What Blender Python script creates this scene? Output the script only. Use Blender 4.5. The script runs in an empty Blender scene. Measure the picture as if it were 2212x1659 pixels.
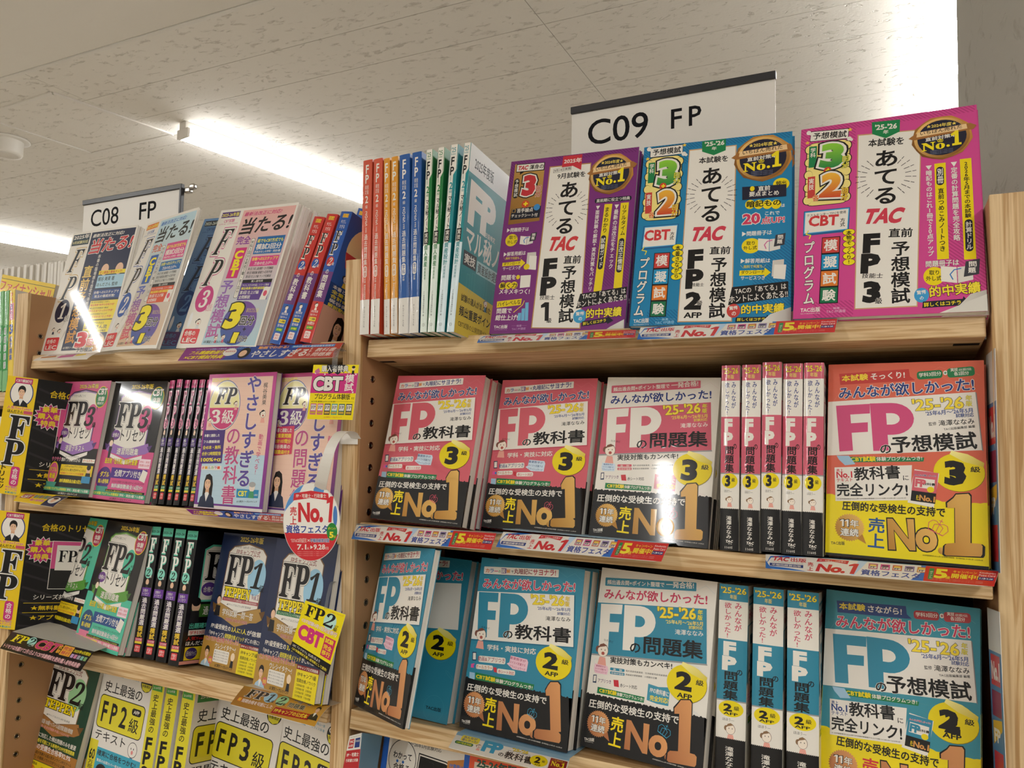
import bpy, bmesh, math, random, json
import numpy as np
from mathutils import Matrix, Vector
from mathutils.geometry import tessellate_polygon
random.seed(7)
S = bpy.context.scene
C = S.collection
MM = 0.001
EYE = 1.45                      # camera height above the floor, metres
# ---------------------------------------------------------------- camera
cd = bpy.data.cameras.new('camera'); cam = bpy.data.objects.new('camera', cd); C.objects.link(cam)
CAMR = [[0.9013369, -0.012649, -0.4329338], [0.4327413, 0.0680113, 0.8989491], [0.0180736, -0.9976044, 0.0667748]]
cam.matrix_world = Matrix([[CAMR[0][0], -CAMR[0][1], -CAMR[0][2], 0], [CAMR[1][0], -CAMR[1][1], -CAMR[1][2], 0], [CAMR[2][0], -CAMR[2][1], -CAMR[2][2], EYE], [0, 0, 0, 1]])
cd.sensor_width = 36; cd.lens = 1660 / 2212 * 36; cd.clip_start = 0.01; cd.clip_end = 60
S.camera = cam
# ---------------------------------------------------------------- world and exposure
w = bpy.data.worlds.new('room_air'); S.world = w; w.use_nodes = True
w.node_tree.nodes['Background'].inputs[0].default_value = (1, .96, .9, 1); w.node_tree.nodes['Background'].inputs[1].default_value = 0.12
S.view_settings.view_transform = 'Standard'; S.view_settings.look = 'None'; S.view_settings.gamma = 1; S.view_settings.use_curve_mapping = False
S.view_settings.exposure = 1.72
LAMP = 22                      # emission strength of the fluorescent diffusers
# lamps: (start x, start y, end x, end y) in mm on the ceiling
TUBES = [
    (200, 1500, 200, 4600, 'long white fluorescent batten beside the round column'),
    (-2550, 2160, -2330, 3500, 'white fluorescent batten above the farther bay with its end showing'),
    (-5150, 2700, -4750, 4300, 'white fluorescent batten low behind the C08 sign'),
    (-6700, 3300, -6400, 5200, 'white fluorescent batten farthest away above the pale paperbacks'),
    (-1080, -1500, -1640, -3700, 'fluorescent batten over the aisle, middle row behind the viewer'),
    (-1700, -3950, -2200, -6000, 'fluorescent batten over the aisle, far end behind the viewer'),
    (900, -2600, 1200, -200, 'fluorescent batten over the aisle on the column side'),
    (-3900, -2600, -3400, -200, 'fluorescent batten over the aisle on the far side'),
    (-6200, -3000, -5700, -600, 'fluorescent batten over the aisle, farthest row')]
# ---------------------------------------------------------------- helpers
def lin(h):
    h = h.lstrip('#'); h = h if len(h) == 6 else ''.join(c + c for c in h); v = [int(h[i:i+2], 16) / 255 for i in (0, 2, 4)]
    return [c / 12.92 if c <= .04045 else ((c + .055) / 1.055) ** 2.4 for c in v]
def tag(o, label=None, cat=None, group=None, kind=None):
    if label: o['label'] = label
    if cat: o['category'] = cat
    if group: o['group'] = group
    if kind: o['kind'] = kind
    return o
def link(name, me, mat=None, parent=None):
    o = bpy.data.objects.new(name, me); C.objects.link(o)
    if mat is not None and me is not None and len(me.materials) == 0: me.materials.append(mat)
    if parent is not None: o.parent = parent
    return o
def empty(name, M=None):
    o = bpy.data.objects.new(name, None); C.objects.link(o); o.empty_display_size = .02
    if M is not None: o.matrix_world = M
    return o
def mesh(name, V, Fs, smooth=False):
    me = bpy.data.meshes.new(name); me.from_pydata([tuple(v) for v in V], [], [tuple(f) for f in Fs]); me.update()
    if smooth: me.shade_smooth()
    return me
def W3(x, y, z): return Vector((x * MM, y * MM, z * MM + EYE))    # mm from the camera -> world
def box(name, lo, hi, mat, parent=None, bev=0, seg=2, M=None):
    bm = bmesh.new(); bmesh.ops.create_cube(bm, size=1)
    lo = Vector(lo); hi = Vector(hi)
    for v in bm.verts: v.co = Vector([lo[i] + (v.co[i] + .5) * (hi[i] - lo[i]) for i in range(3)])
    if bev: bmesh.ops.bevel(bm, geom=bm.edges[:], offset=bev, segments=seg, affect='EDGES', profile=.5)
    if M is not None: bmesh.ops.transform(bm, matrix=M, verts=bm.verts)
    me = bpy.data.meshes.new(name); bm.to_mesh(me); bm.free()
    return link(name, me, mat, parent)
def frame(o, u, d, v):      # matrix from origin (world m) and three unit axes
    return Matrix([[u[0], d[0], v[0], o[0]], [u[1], d[1], v[1], o[1]], [u[2], d[2], v[2], o[2]], [0, 0, 0, 1]])
# ---------------------------------------------------------------- materials
def mat(name, col, rough=.5, spec=.5, metal=0, coat=0):
    m = bpy.data.materials.new(name); m.use_nodes = True; b = m.node_tree.nodes['Principled BSDF']
    b.inputs['Base Color'].default_value = (*(lin(col) if isinstance(col, str) else col), 1)
    b.inputs['Roughness'].default_value = rough; b.inputs['Metallic'].default_value = metal; b.inputs['Specular IOR Level'].default_value = spec
    b.inputs['Coat Weight'].default_value = coat; b.inputs['Coat Roughness'].default_value = .06
    return m
def N(m, t, **k):
    n = m.node_tree.nodes.new(t)
    for a, b in k.items(): setattr(n, a, b)
    return n
def printed(name, rough, coat, bump=.0):
    m = mat(name, '#ffffff', rough, .25, 0, coat); nt = m.node_tree; b = nt.nodes['Principled BSDF']
    a = N(m, 'ShaderNodeAttribute', attribute_name='Col'); nt.links.new(a.outputs['Color'], b.inputs['Base Color'])
    if bump:
        t = N(m, 'ShaderNodeTexNoise'); t.inputs['Scale'].default_value = 55; t.inputs['Detail'].default_value = 2
        g = N(m, 'ShaderNodeNewGeometry'); nt.links.new(g.outputs['Position'], t.inputs['Vector'])
        u = N(m, 'ShaderNodeBump'); u.inputs['Strength'].default_value = bump; u.inputs['Distance'].default_value = .001
        nt.links.new(t.outputs['Fac'], u.inputs['Height']); nt.links.new(u.outputs['Normal'], b.inputs['Normal'])
    return m
PRINT = printed('laminated_cover_print', .42, .5, .1)
CARD = printed('printed_card', .42, .15, .05); MATTE = printed('matte_sign_ink', .8, 0)
def wood(name, axis):
    m = mat(name, '#ffffff', .48, .35); nt = m.node_tree; b = nt.nodes['Principled BSDF']; L = nt.links
    g = N(m, 'ShaderNodeNewGeometry'); mp = N(m, 'ShaderNodeMapping'); L.new(g.outputs['Position'], mp.inputs['Vector'])
    sc = [150, 150, 150]; sc[axis] = 5.0; mp.inputs['Scale'].default_value = sc
    n1 = N(m, 'ShaderNodeTexNoise'); n1.inputs['Scale'].default_value = 1.0; n1.inputs['Detail'].default_value = 3; n1.inputs['Distortion'].default_value = 1.6; L.new(mp.outputs[0], n1.inputs['Vector'])
    mp2 = N(m, 'ShaderNodeMapping'); L.new(g.outputs['Position'], mp2.inputs['Vector']); s2 = [260, 260, 260]; s2[axis] = 3; mp2.inputs['Scale'].default_value = s2
    n2 = N(m, 'ShaderNodeTexNoise'); n2.inputs['Scale'].default_value = 2.0; n2.inputs['Detail'].default_value = 4; L.new(mp2.outputs[0], n2.inputs['Vector'])
    r = N(m, 'ShaderNodeValToRGB'); L.new(n1.outputs['Fac'], r.inputs['Fac'])
    r.color_ramp.elements[0].position = .40; r.color_ramp.elements[0].color = (*lin('#bf9866'), 1); r.color_ramp.elements[1].position = .55; r.color_ramp.elements[1].color = (*lin('#dfc295'), 1)
    mx = N(m, 'ShaderNodeMix', data_type='RGBA', blend_type='MULTIPLY'); mx.inputs['Factor'].default_value = .45
    r2 = N(m, 'ShaderNodeValToRGB'); L.new(n2.outputs['Fac'], r2.inputs['Fac']); r2.color_ramp.elements[0].position = .35; r2.color_ramp.elements[0].color = (.76, .68, .6, 1); r2.color_ramp.elements[1].position = .6; r2.color_ramp.elements[1].color = (1, 1, 1, 1)
    L.new(r.outputs[0], mx.inputs['A']); L.new(r2.outputs[0], mx.inputs['B']); L.new(mx.outputs['Result'], b.inputs['Base Color'])
    u = N(m, 'ShaderNodeBump'); u.inputs['Strength'].default_value = .15; u.inputs['Distance'].default_value = .0006; L.new(n2.outputs['Fac'], u.inputs['Height']); L.new(u.outputs['Normal'], b.inputs['Normal'])
    return m
WOODX = wood('ash_wood_along_shelf', 0); WOODZ = wood('ash_wood_upright', 2)
def pagemat():
    m = mat('page_edges', '#cfc8b8', .8, .2); nt = m.node_tree; b = nt.nodes['Principled BSDF']; L = nt.links
    tc = N(m, 'ShaderNodeTexCoord'); mp = N(m, 'ShaderNodeMapping'); L.new(tc.outputs['Object'], mp.inputs['Vector']); mp.inputs['Scale'].default_value = (2, 1800, 2)
    n = N(m, 'ShaderNodeTexNoise'); n.inputs['Scale'].default_value = 1; n.inputs['Detail'].default_value = 3; L.new(mp.outputs[0], n.inputs['Vector'])
    r = N(m, 'ShaderNodeValToRGB'); L.new(n.outputs['Fac'], r.inputs['Fac']); r.color_ramp.elements[0].position = .3; r.color_ramp.elements[0].color = (*lin('#c0b8aa'), 1); r.color_ramp.elements[1].position = .62; r.color_ramp.elements[1].color = (*lin('#f0ece4'), 1)
    L.new(r.outputs[0], b.inputs['Base Color'])
    return m
PAGES = pagemat()
BLACK = mat('black_plastic', '#26262a', .35); WHITEP = mat('white_plastic', '#e4e0d8', .4); STEEL = mat('steel', '#b9b6b0', .28, .5, 1); BRASS = mat('dark_brass_socket', '#a08c74', .22, .5, 1); HOLE = mat('socket_hole', '#120e0b', .6)
DARK = mat('dark_back_panel', '#2a201a', .7, .2); CLEARM = mat('clear_plastic', '#e9ecee', .08, .5); CLEARM.node_tree.nodes['Principled BSDF'].inputs['Transmission Weight'].default_value = .92; CLEARM.node_tree.nodes['Principled BSDF'].inputs['IOR'].default_value = 1.3
CREAM = mat('side_panel_laminate', '#b88d64', .5, .35)
def ceilmat(name, pits, base='#e9e5dd'):
    m = mat(name, base, .9, .1); nt = m.node_tree; b = nt.nodes['Principled BSDF']; L = nt.links
    g = N(m, 'ShaderNodeNewGeometry'); mp = N(m, 'ShaderNodeMapping'); L.new(g.outputs['Position'], mp.inputs['Vector']); mp.inputs['Scale'].default_value = (22, 46, 22); mp.inputs['Rotation'].default_value = (0, 0, .25)
    n = N(m, 'ShaderNodeTexNoise'); n.inputs['Scale'].default_value = 1; n.inputs['Detail'].default_value = 3.5; n.inputs['Roughness'].default_value = .62; n.inputs['Distortion'].default_value = .5; L.new(mp.outputs[0], n.inputs['Vector'])
    r = N(m, 'ShaderNodeValToRGB'); L.new(n.outputs['Fac'], r.inputs['Fac']); r.color_ramp.elements[0].position = .30; r.color_ramp.elements[0].color = (0, 0, 0, 1); r.color_ramp.elements[1].position = .42; r.color_ramp.elements[1].color = (1, 1, 1, 1)
    u = N(m, 'ShaderNodeBump'); u.inputs['Strength'].default_value = pits; u.inputs['Distance'].default_value = .004; L.new(r.outputs[0], u.inputs['Height'])
    n3 = N(m, 'ShaderNodeTexNoise'); n3.inputs['Scale'].default_value = 90; n3.inputs['Detail'].default_value = 2; L.new(g.outputs['Position'], n3.inputs['Vector'])
    u2 = N(m, 'ShaderNodeBump'); u2.inputs['Strength'].default_value = pits * .5; u2.inputs['Distance'].default_value = .002; L.new(n3.outputs['Fac'], u2.inputs['Height']); L.new(u.outputs['Normal'], u2.inputs['Normal']); L.new(u2.outputs['Normal'], b.inputs['Normal'])
    mx = N(m, 'ShaderNodeMix', data_type='RGBA'); L.new(r.outputs[0], mx.inputs['Factor']); c = lin(base); mx.inputs['A'].default_value = (c[0] * (1 - .28 * pits), c[1] * (1 - .3 * pits), c[2] * (1 - .33 * pits), 1); mx.inputs['B'].default_value = (*c, 1); L.new(mx.outputs['Result'], b.inputs['Base Color'])
    return m
CEIL = ceilmat('pitted_ceiling_board', .75); CEILS = ceilmat('smooth_painted_ceiling', .04); COLM = ceilmat('rough_column_paper', .5, '#aca89e'); WALLM = mat('painted_wall', '#dcd7cd', .9, .1); FLOORM = mat('vinyl_floor', '#b9b1a4', .5, .3)
GLOW = bpy.data.materials.new('glowing_diffuser'); GLOW.use_nodes = True; _b = GLOW.node_tree.nodes['Principled BSDF']; _b.inputs['Base Color'].default_value = (.9, .9, .9, 1); _b.inputs['Emission Color'].default_value = (1, .995, .98, 1); _b.inputs['Emission Strength'].default_value = LAMP
GLOWS = GLOW.copy(); GLOWS.name = 'glowing_diffuser_side'; GLOWS.node_tree.nodes['Principled BSDF'].inputs['Emission Strength'].default_value = LAMP * .12
# ---------------------------------------------------------------- lettering
_fc = bpy.data.curves.new('type', 'FONT'); _fc.size = 1; _fo = bpy.data.objects.new('type', _fc); C.objects.link(_fo)
_cache = {}
def glyphs(s, res=2):
    k = (s, res)
    if k in _cache: return _cache[k]
    _fc.body = s; _fc.resolution_u = res; bpy.context.view_layer.update()
    me = _fo.evaluated_get(bpy.context.evaluated_depsgraph_get()).to_mesh()
    nv = len(me.vertices); V = np.empty(nv * 3, np.float32); me.vertices.foreach_get('co', V); V = V.reshape(-1, 3)[:, :2].astype(float)
    me.calc_loop_triangles(); T = np.empty(len(me.loop_triangles) * 3, np.int32); me.loop_triangles.foreach_get('vertices', T); T = T.reshape(-1, 3)
    _fo.evaluated_get(bpy.context.evaluated_depsgraph_get()).to_mesh_clear()
    if nv:
        a, b, c = V[T[:, 0]], V[T[:, 1]], V[T[:, 2]]; ar = (b[:, 0]-a[:, 0])*(c[:, 1]-a[:, 1])-(b[:, 1]-a[:, 1])*(c[:, 0]-a[:, 0])
        T[ar < 0] = T[ar < 0][:, ::-1]; T = T[np.abs(ar) > 1e-9]
    # open edges and how far each of their points moves outwards for a bolder stroke
    E = np.concatenate([T[:, [0, 1]], T[:, [1, 2]], T[:, [2, 0]]]) if nv else np.zeros((0, 2), int)
    st = set(map(tuple, E.tolist())); B = np.array([e for e in st if (e[1], e[0]) not in st], int).reshape(-1, 2)
    n = np.zeros((nv, 2)); cnt = np.zeros(nv)
    if len(B):
        d = V[B[:, 1]] - V[B[:, 0]]; L = np.linalg.norm(d, axis=1) + 1e-12; o = np.stack([d[:, 1], -d[:, 0]], 1) / L[:, None]
        np.add.at(n, B[:, 0], o); np.add.at(n, B[:, 1], o); np.add.at(cnt, B.ravel(), 1)
        ln = np.linalg.norm(n, axis=1); u = n / np.maximum(ln, 1e-6)[:, None]
        k2 = np.where(ln > 1e-6, np.minimum(2 / np.maximum(ln, 1e-6), 1.5), 0); n = u * k2[:, None]
    _cache[k] = (V, T, B, n); return _cache[k]
def fat(g, r):
    """x, y and a third column: 0 for the letter itself, -1 for the bolder rim (set a hair lower)"""
    V, T, B, n = g; z = np.zeros((len(V), 1))
    if r <= 0 or not len(B): return np.concatenate([V, z], 1), T
    q = (np.arange(len(V)) * .618 % 1)[:, None]      # uneven, so that rims which meet never lie in one plane
    V2 = np.concatenate([np.concatenate([V, z - .6 - .4 * q], 1), np.concatenate([V + n * r, z - 1.1 - .7 * q], 1), np.concatenate([V, z], 1)]); o = len(V); T = T + 2 * o
    q1 = np.stack([B[:, 0], B[:, 0] + o, B[:, 1] + o], 1); q2 = np.stack([B[:, 0], B[:, 1] + o, B[:, 1]], 1)
    return V2, np.concatenate([T, q1, q2])
ROT = 'ー〜～「」『』（）()─-'
def textmesh(s, vert, r, res):
    if not vert: return fat(glyphs(s, res), r)
    Vs = []; Ts = []; y = 0; n = 0
    for ch in s:
        if ch == ' ': y -= .5; continue
        V, T = fat(glyphs(ch, res), r)
        if not len(V): y -= .6; continue
        V = V.copy(); wide = ord(ch) > 0x2000 and not 0x1D400 <= ord(ch) <= 0x1D7FF
        if ch in ROT:
            c = (V.min(0) + V.max(0)) / 2; V = np.stack([V[:, 1] - c[1] + .5, -(V[:, 0] - c[0]) + y - .5, V[:, 2]], 1); y -= 1
        elif wide: V[:, 1] += y - .88; y -= 1
        else: V[:, 0] += .5 - (V[:, 0].min() + V[:, 0].max()) / 2; V[:, 1] += y - V[:, 1].max() - .05; y -= .82
        Vs.append(V); Ts.append(T + n); n += len(V)
    return np.concatenate(Vs), np.concatenate(Ts)
def earclip(p):
    p = np.asarray(p, float)
    t = tessellate_polygon([[Vector((a[0], a[1], 0)) for a in p]])
    T = np.array([x for x in t], int).reshape(-1, 3)
    if len(T):
        a, b, c = p[T[:, 0]], p[T[:, 1]], p[T[:, 2]]; ar = (b[:, 0]-a[:, 0])*(c[:, 1]-a[:, 1])-(b[:, 1]-a[:, 1])*(c[:, 0]-a[:, 0]); T[ar < 0] = T[ar < 0][:, ::-1]
    return p, T
NAMED = {'k': '#17151a'}
class Sheet:
    """flat print: ops in mm -> coloured triangles in layers"""
    def __init__(s): s.P = []; s.bb = []; s.lv = []
    def add(s, V, T, col, pad=0):
        if len(T) == 0: return
        V = np.asarray(V, float)
        if V.shape[1] == 2: V = np.concatenate([V, np.zeros((len(V), 1))], 1)
        lo, hi = V.min(0), V.max(0); lv = 0
        if s.bb:
            b = np.array(s.bb); m = (b[:, 0] < hi[0]) & (b[:, 2] > lo[0]) & (b[:, 1] < hi[1]) & (b[:, 3] > lo[1])
            if m.any(): lv = int(np.array(s.lv)[m].max()) + 1
        s.bb.append((lo[0], lo[1], hi[0], hi[1])); s.lv.append(lv)
        col = NAMED.get(col, col); sp = col.split('|')
        if len(sp) > 1:
            a = math.radians(float(sp[2])); k = V[:, :2] @ np.array([math.cos(a), math.sin(a)]); k = (k - k.min()) / max(k.max() - k.min(), 1e-6)
            c0, c1 = np.array(lin(sp[0])), np.array(lin(sp[1])); cc = c1[None] * (1 - k[:, None]) + c0[None] * k[:, None]
        else: cc = np.tile(np.array(lin(sp[0])), (len(V), 1))
        s.P.append((V, T, cc, lv))
    def run(s, ops):
        for o in ops:
            k = o[0]
            if k == 'B':
                a = np.array(o[1:3], float); u = np.array(o[3:5], float); v = np.array(o[5:7], float); r = o[8]
                if r <= 0: s.add([a, a + u, a + u + v, a + v], np.array([[0, 1, 2], [0, 2, 3]]), o[7])
                else:
                    lu, lv = np.linalg.norm(u), np.linalg.norm(v); r = min(r, lu / 2.01, lv / 2.01); pu, pv = u / lu * r, v / lv * r; pts = []
                    for (c, s0) in ((a + u - pu + pv, -90), (a + u + v - pu - pv, 0), (a + v + pu - pv, 90), (a + pu + pv, 180)):
                        for i in range(5): t = math.radians(s0 + i * 22.5); pts.append(c + pu * math.cos(t) + pv * math.sin(t))
                    V = np.array([(a + u * .5 + v * .5)] + pts); n = len(pts); s.add(V, np.array([[0, 1 + i, 1 + (i + 1) % n] for i in range(n)]), o[7])
            elif k == 'E':
                n = o[6] or (32 if o[3] > 8 else 20 if o[3] > 2.5 else 10); t = np.arange(n) * 2 * math.pi / n
                V = np.concatenate([[[o[1], o[2]]], np.stack([o[1] + o[3] * np.cos(t), o[2] + o[4] * np.sin(t)], 1)]); s.add(V, np.array([[0, 1 + i, 1 + (i + 1) % n] for i in range(n)]), o[5])
            elif k == 'P':
                V, T = earclip(np.array(o[1], float).reshape(-1, 2)); s.add(V, T, o[2])
            elif k == 'L':
                p = np.array(o[1], float).reshape(-1, 2); V = []; T = []; h = o[2] / 2
                for a, b in zip(p[:-1], p[1:]):
                    d = b - a; L = np.linalg.norm(d) + 1e-9; d /= L; n = np.array([-d[1], d[0]]) * h; e = d * h * .6; i = len(V)
                    V += [a - n - e, b - n + e, b + n + e, a + n - e]; T += [[i, i + 1, i + 2], [i, i + 2, i + 3]]
                V = np.array(V); V = np.concatenate([V, -(np.arange(len(V)) // 4 % 2)[:, None] * .5], 1); s.add(V, np.array(T), o[3])
            elif k == 'Y':      # burst of short rays round a point
                V = []; T = []; x, y, r0, r1 = o[1:5]
                for i in range(24):
                    a = math.radians(i * 15 + 7.5); c, sn = math.cos(a), math.sin(a)
                    if abs(sn) > .87: continue
                    for p, q in ((r0, r0 + (r1 - r0) * .55), (r0 + (r1 - r0) * .65, r1)):
                        j = len(V); V += [(x + c * p - sn * .34, y + sn * p + c * .34), (x + c * p + sn * .34, y + sn * p - c * .34), (x + c * q + sn * .34, y + sn * q - c * .34), (x + c * q - sn * .34, y + sn * q + c * .34)]; T += [[j, j + 1, j + 2], [j, j + 2, j + 3]]
                s.add(np.array(V), np.array(T), '#17151a')
            elif k == 'Z':
                x0, y0, x1, y1, col, st = o[1:]; V = []; T = []; c = x0 + y0
                while c < x1 + y1:
                    q = [];
                    for e in (c, min(c + st * .45, x1 + y1)):
                        a = min(e - y0, x1); b = max(x0, e - y1); q.append(((a, e - a), (b, e - b)))
                    i = len(V); V += [q[0][0], q[1][0], q[1][1], q[0][1]]; T += [[i, i + 1, i + 2], [i, i + 2, i + 3]]; c += st
                s.add(np.array(V), np.array(T), col)
            else:
                t = o[1]; a = np.array(o[2:4], float); u = np.array(o[4:6], float); v = np.array(o[6:8], float); col = o[8]; cj = any(0x2E80 < ord(ch) < 0x1D000 for ch in t); b = min(o[9] * .42, .023) if cj else o[9] * .62; ex = list(o[10:])
                for q in range(1, len(ex), 2): ex[q] *= .7 if cj else .8
                big = min(np.linalg.norm(u), np.linalg.norm(v)); vert = k == 'V'
                res = 1 if big < 4 else 2 if big < 20 else 4
                V0, T0 = textmesh(t, vert, 0, res)
                if not len(V0): continue
                lo, hi = V0.min(0), V0.max(0); lo = lo - b; hi = hi + b
                f = lambda V: np.concatenate([a + ((V[:, :1] - lo[0]) / max(hi[0] - lo[0], 1e-6)) * u + ((V[:, 1:2] - lo[1]) / max(hi[1] - lo[1], 1e-6)) * v, V[:, 2:]], 1)
                if len(ex) == 4: V, T = textmesh(t, vert, b + ex[1] + ex[3], res); s.add(f(V), T, ex[2])
                if len(ex) >= 2: V, T = textmesh(t, vert, b + ex[1], res); s.add(f(V), T, ex[0])
                V, T = textmesh(t, vert, b, res); s.add(f(V), T, col)
    def build(s, name, surf, size=None, cuts=None, base=.06, gap=.04, material=None):
        """surf(xy Nx2, h Nx1) -> local metres"""
        Vs = []; Ts = []; Cs = []; n = 0
        for V, T, cc, lv in s.P:
            if size is not None:      # keep print on its sheet
                V = V.copy(); V[:, 0] = np.clip(V[:, 0], 0, size[0]); V[:, 1] = np.clip(V[:, 1], 0, size[1])
            if cuts: V, T, cc = slice_(V, T, cc, cuts)
            Vs.append(surf(V, base + gap * lv + V[:, 2] * .016)); Ts.append(T + n); Cs.append(cc); n += len(V)
        V = np.concatenate(Vs) * MM; T = np.concatenate(Ts); Cc = np.concatenate(Cs)
        me = bpy.data.meshes.new(name); me.vertices.add(len(V)); me.vertices.foreach_set('co', V.astype(np.float32).ravel())
        me.loops.add(len(T) * 3); me.loops.foreach_set('vertex_index', T.astype(np.int32).ravel()); me.polygons.add(len(T)); me.polygons.foreach_set('loop_start', np.arange(0, len(T) * 3, 3, dtype=np.int32))
        me.update(calc_edges=True); a = me.color_attributes.new('Col', 'FLOAT_COLOR', 'POINT'); a.data.foreach_set('color', np.concatenate([Cc, np.ones((len(Cc), 1))], 1).astype(np.float32).ravel())
        me.materials.append(material or PRINT); return me
def slice_(V, T, cc, cuts):
    if isinstance(cuts, tuple):
        V, T, cc = slice_(V, T, cc, cuts[0]); V, T, cc = slice_x(V[:, [1, 0, 2]], T[:, ::-1], cc, cuts[1]); return V[:, [1, 0, 2]], T[:, ::-1], cc
    return slice_x(V, T, cc, cuts)
def slice_x(V, T, cc, cuts):
    """split triangles at x = cuts so that they can follow a bent sheet"""
    for c in cuts:
        x = V[T][:, :, 0]; m = (x.min(1) < c - .5) & (x.max(1) > c + .5)
        if not m.any(): continue
        keep = T[~m]; V = list(V); cc = list(cc); new = []
        for t in T[m]:
            pos = []; neg = []
            for i in range(3):
                a, b = t[i], t[(i + 1) % 3]; xa, xb = V[a][0] - c, V[b][0] - c
                if xa >= 0: pos.append(a)
                if xa <= 0: neg.append(a)
                if xa * xb < 0:
                    k = xa / (xa - xb); V.append(V[a] * (1 - k) + V[b] * k); cc.append(cc[a] * (1 - k) + cc[b] * k); pos.append(len(V) - 1); neg.append(len(V) - 1)
            for q in (pos, neg):
                for j in range(1, len(q) - 1): new.append([q[0], q[j], q[j + 1]])
        V = np.array(V); cc = np.array(cc); T = np.concatenate([keep, np.array(new, int).reshape(-1, 3)])
    return V, T, cc
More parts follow.
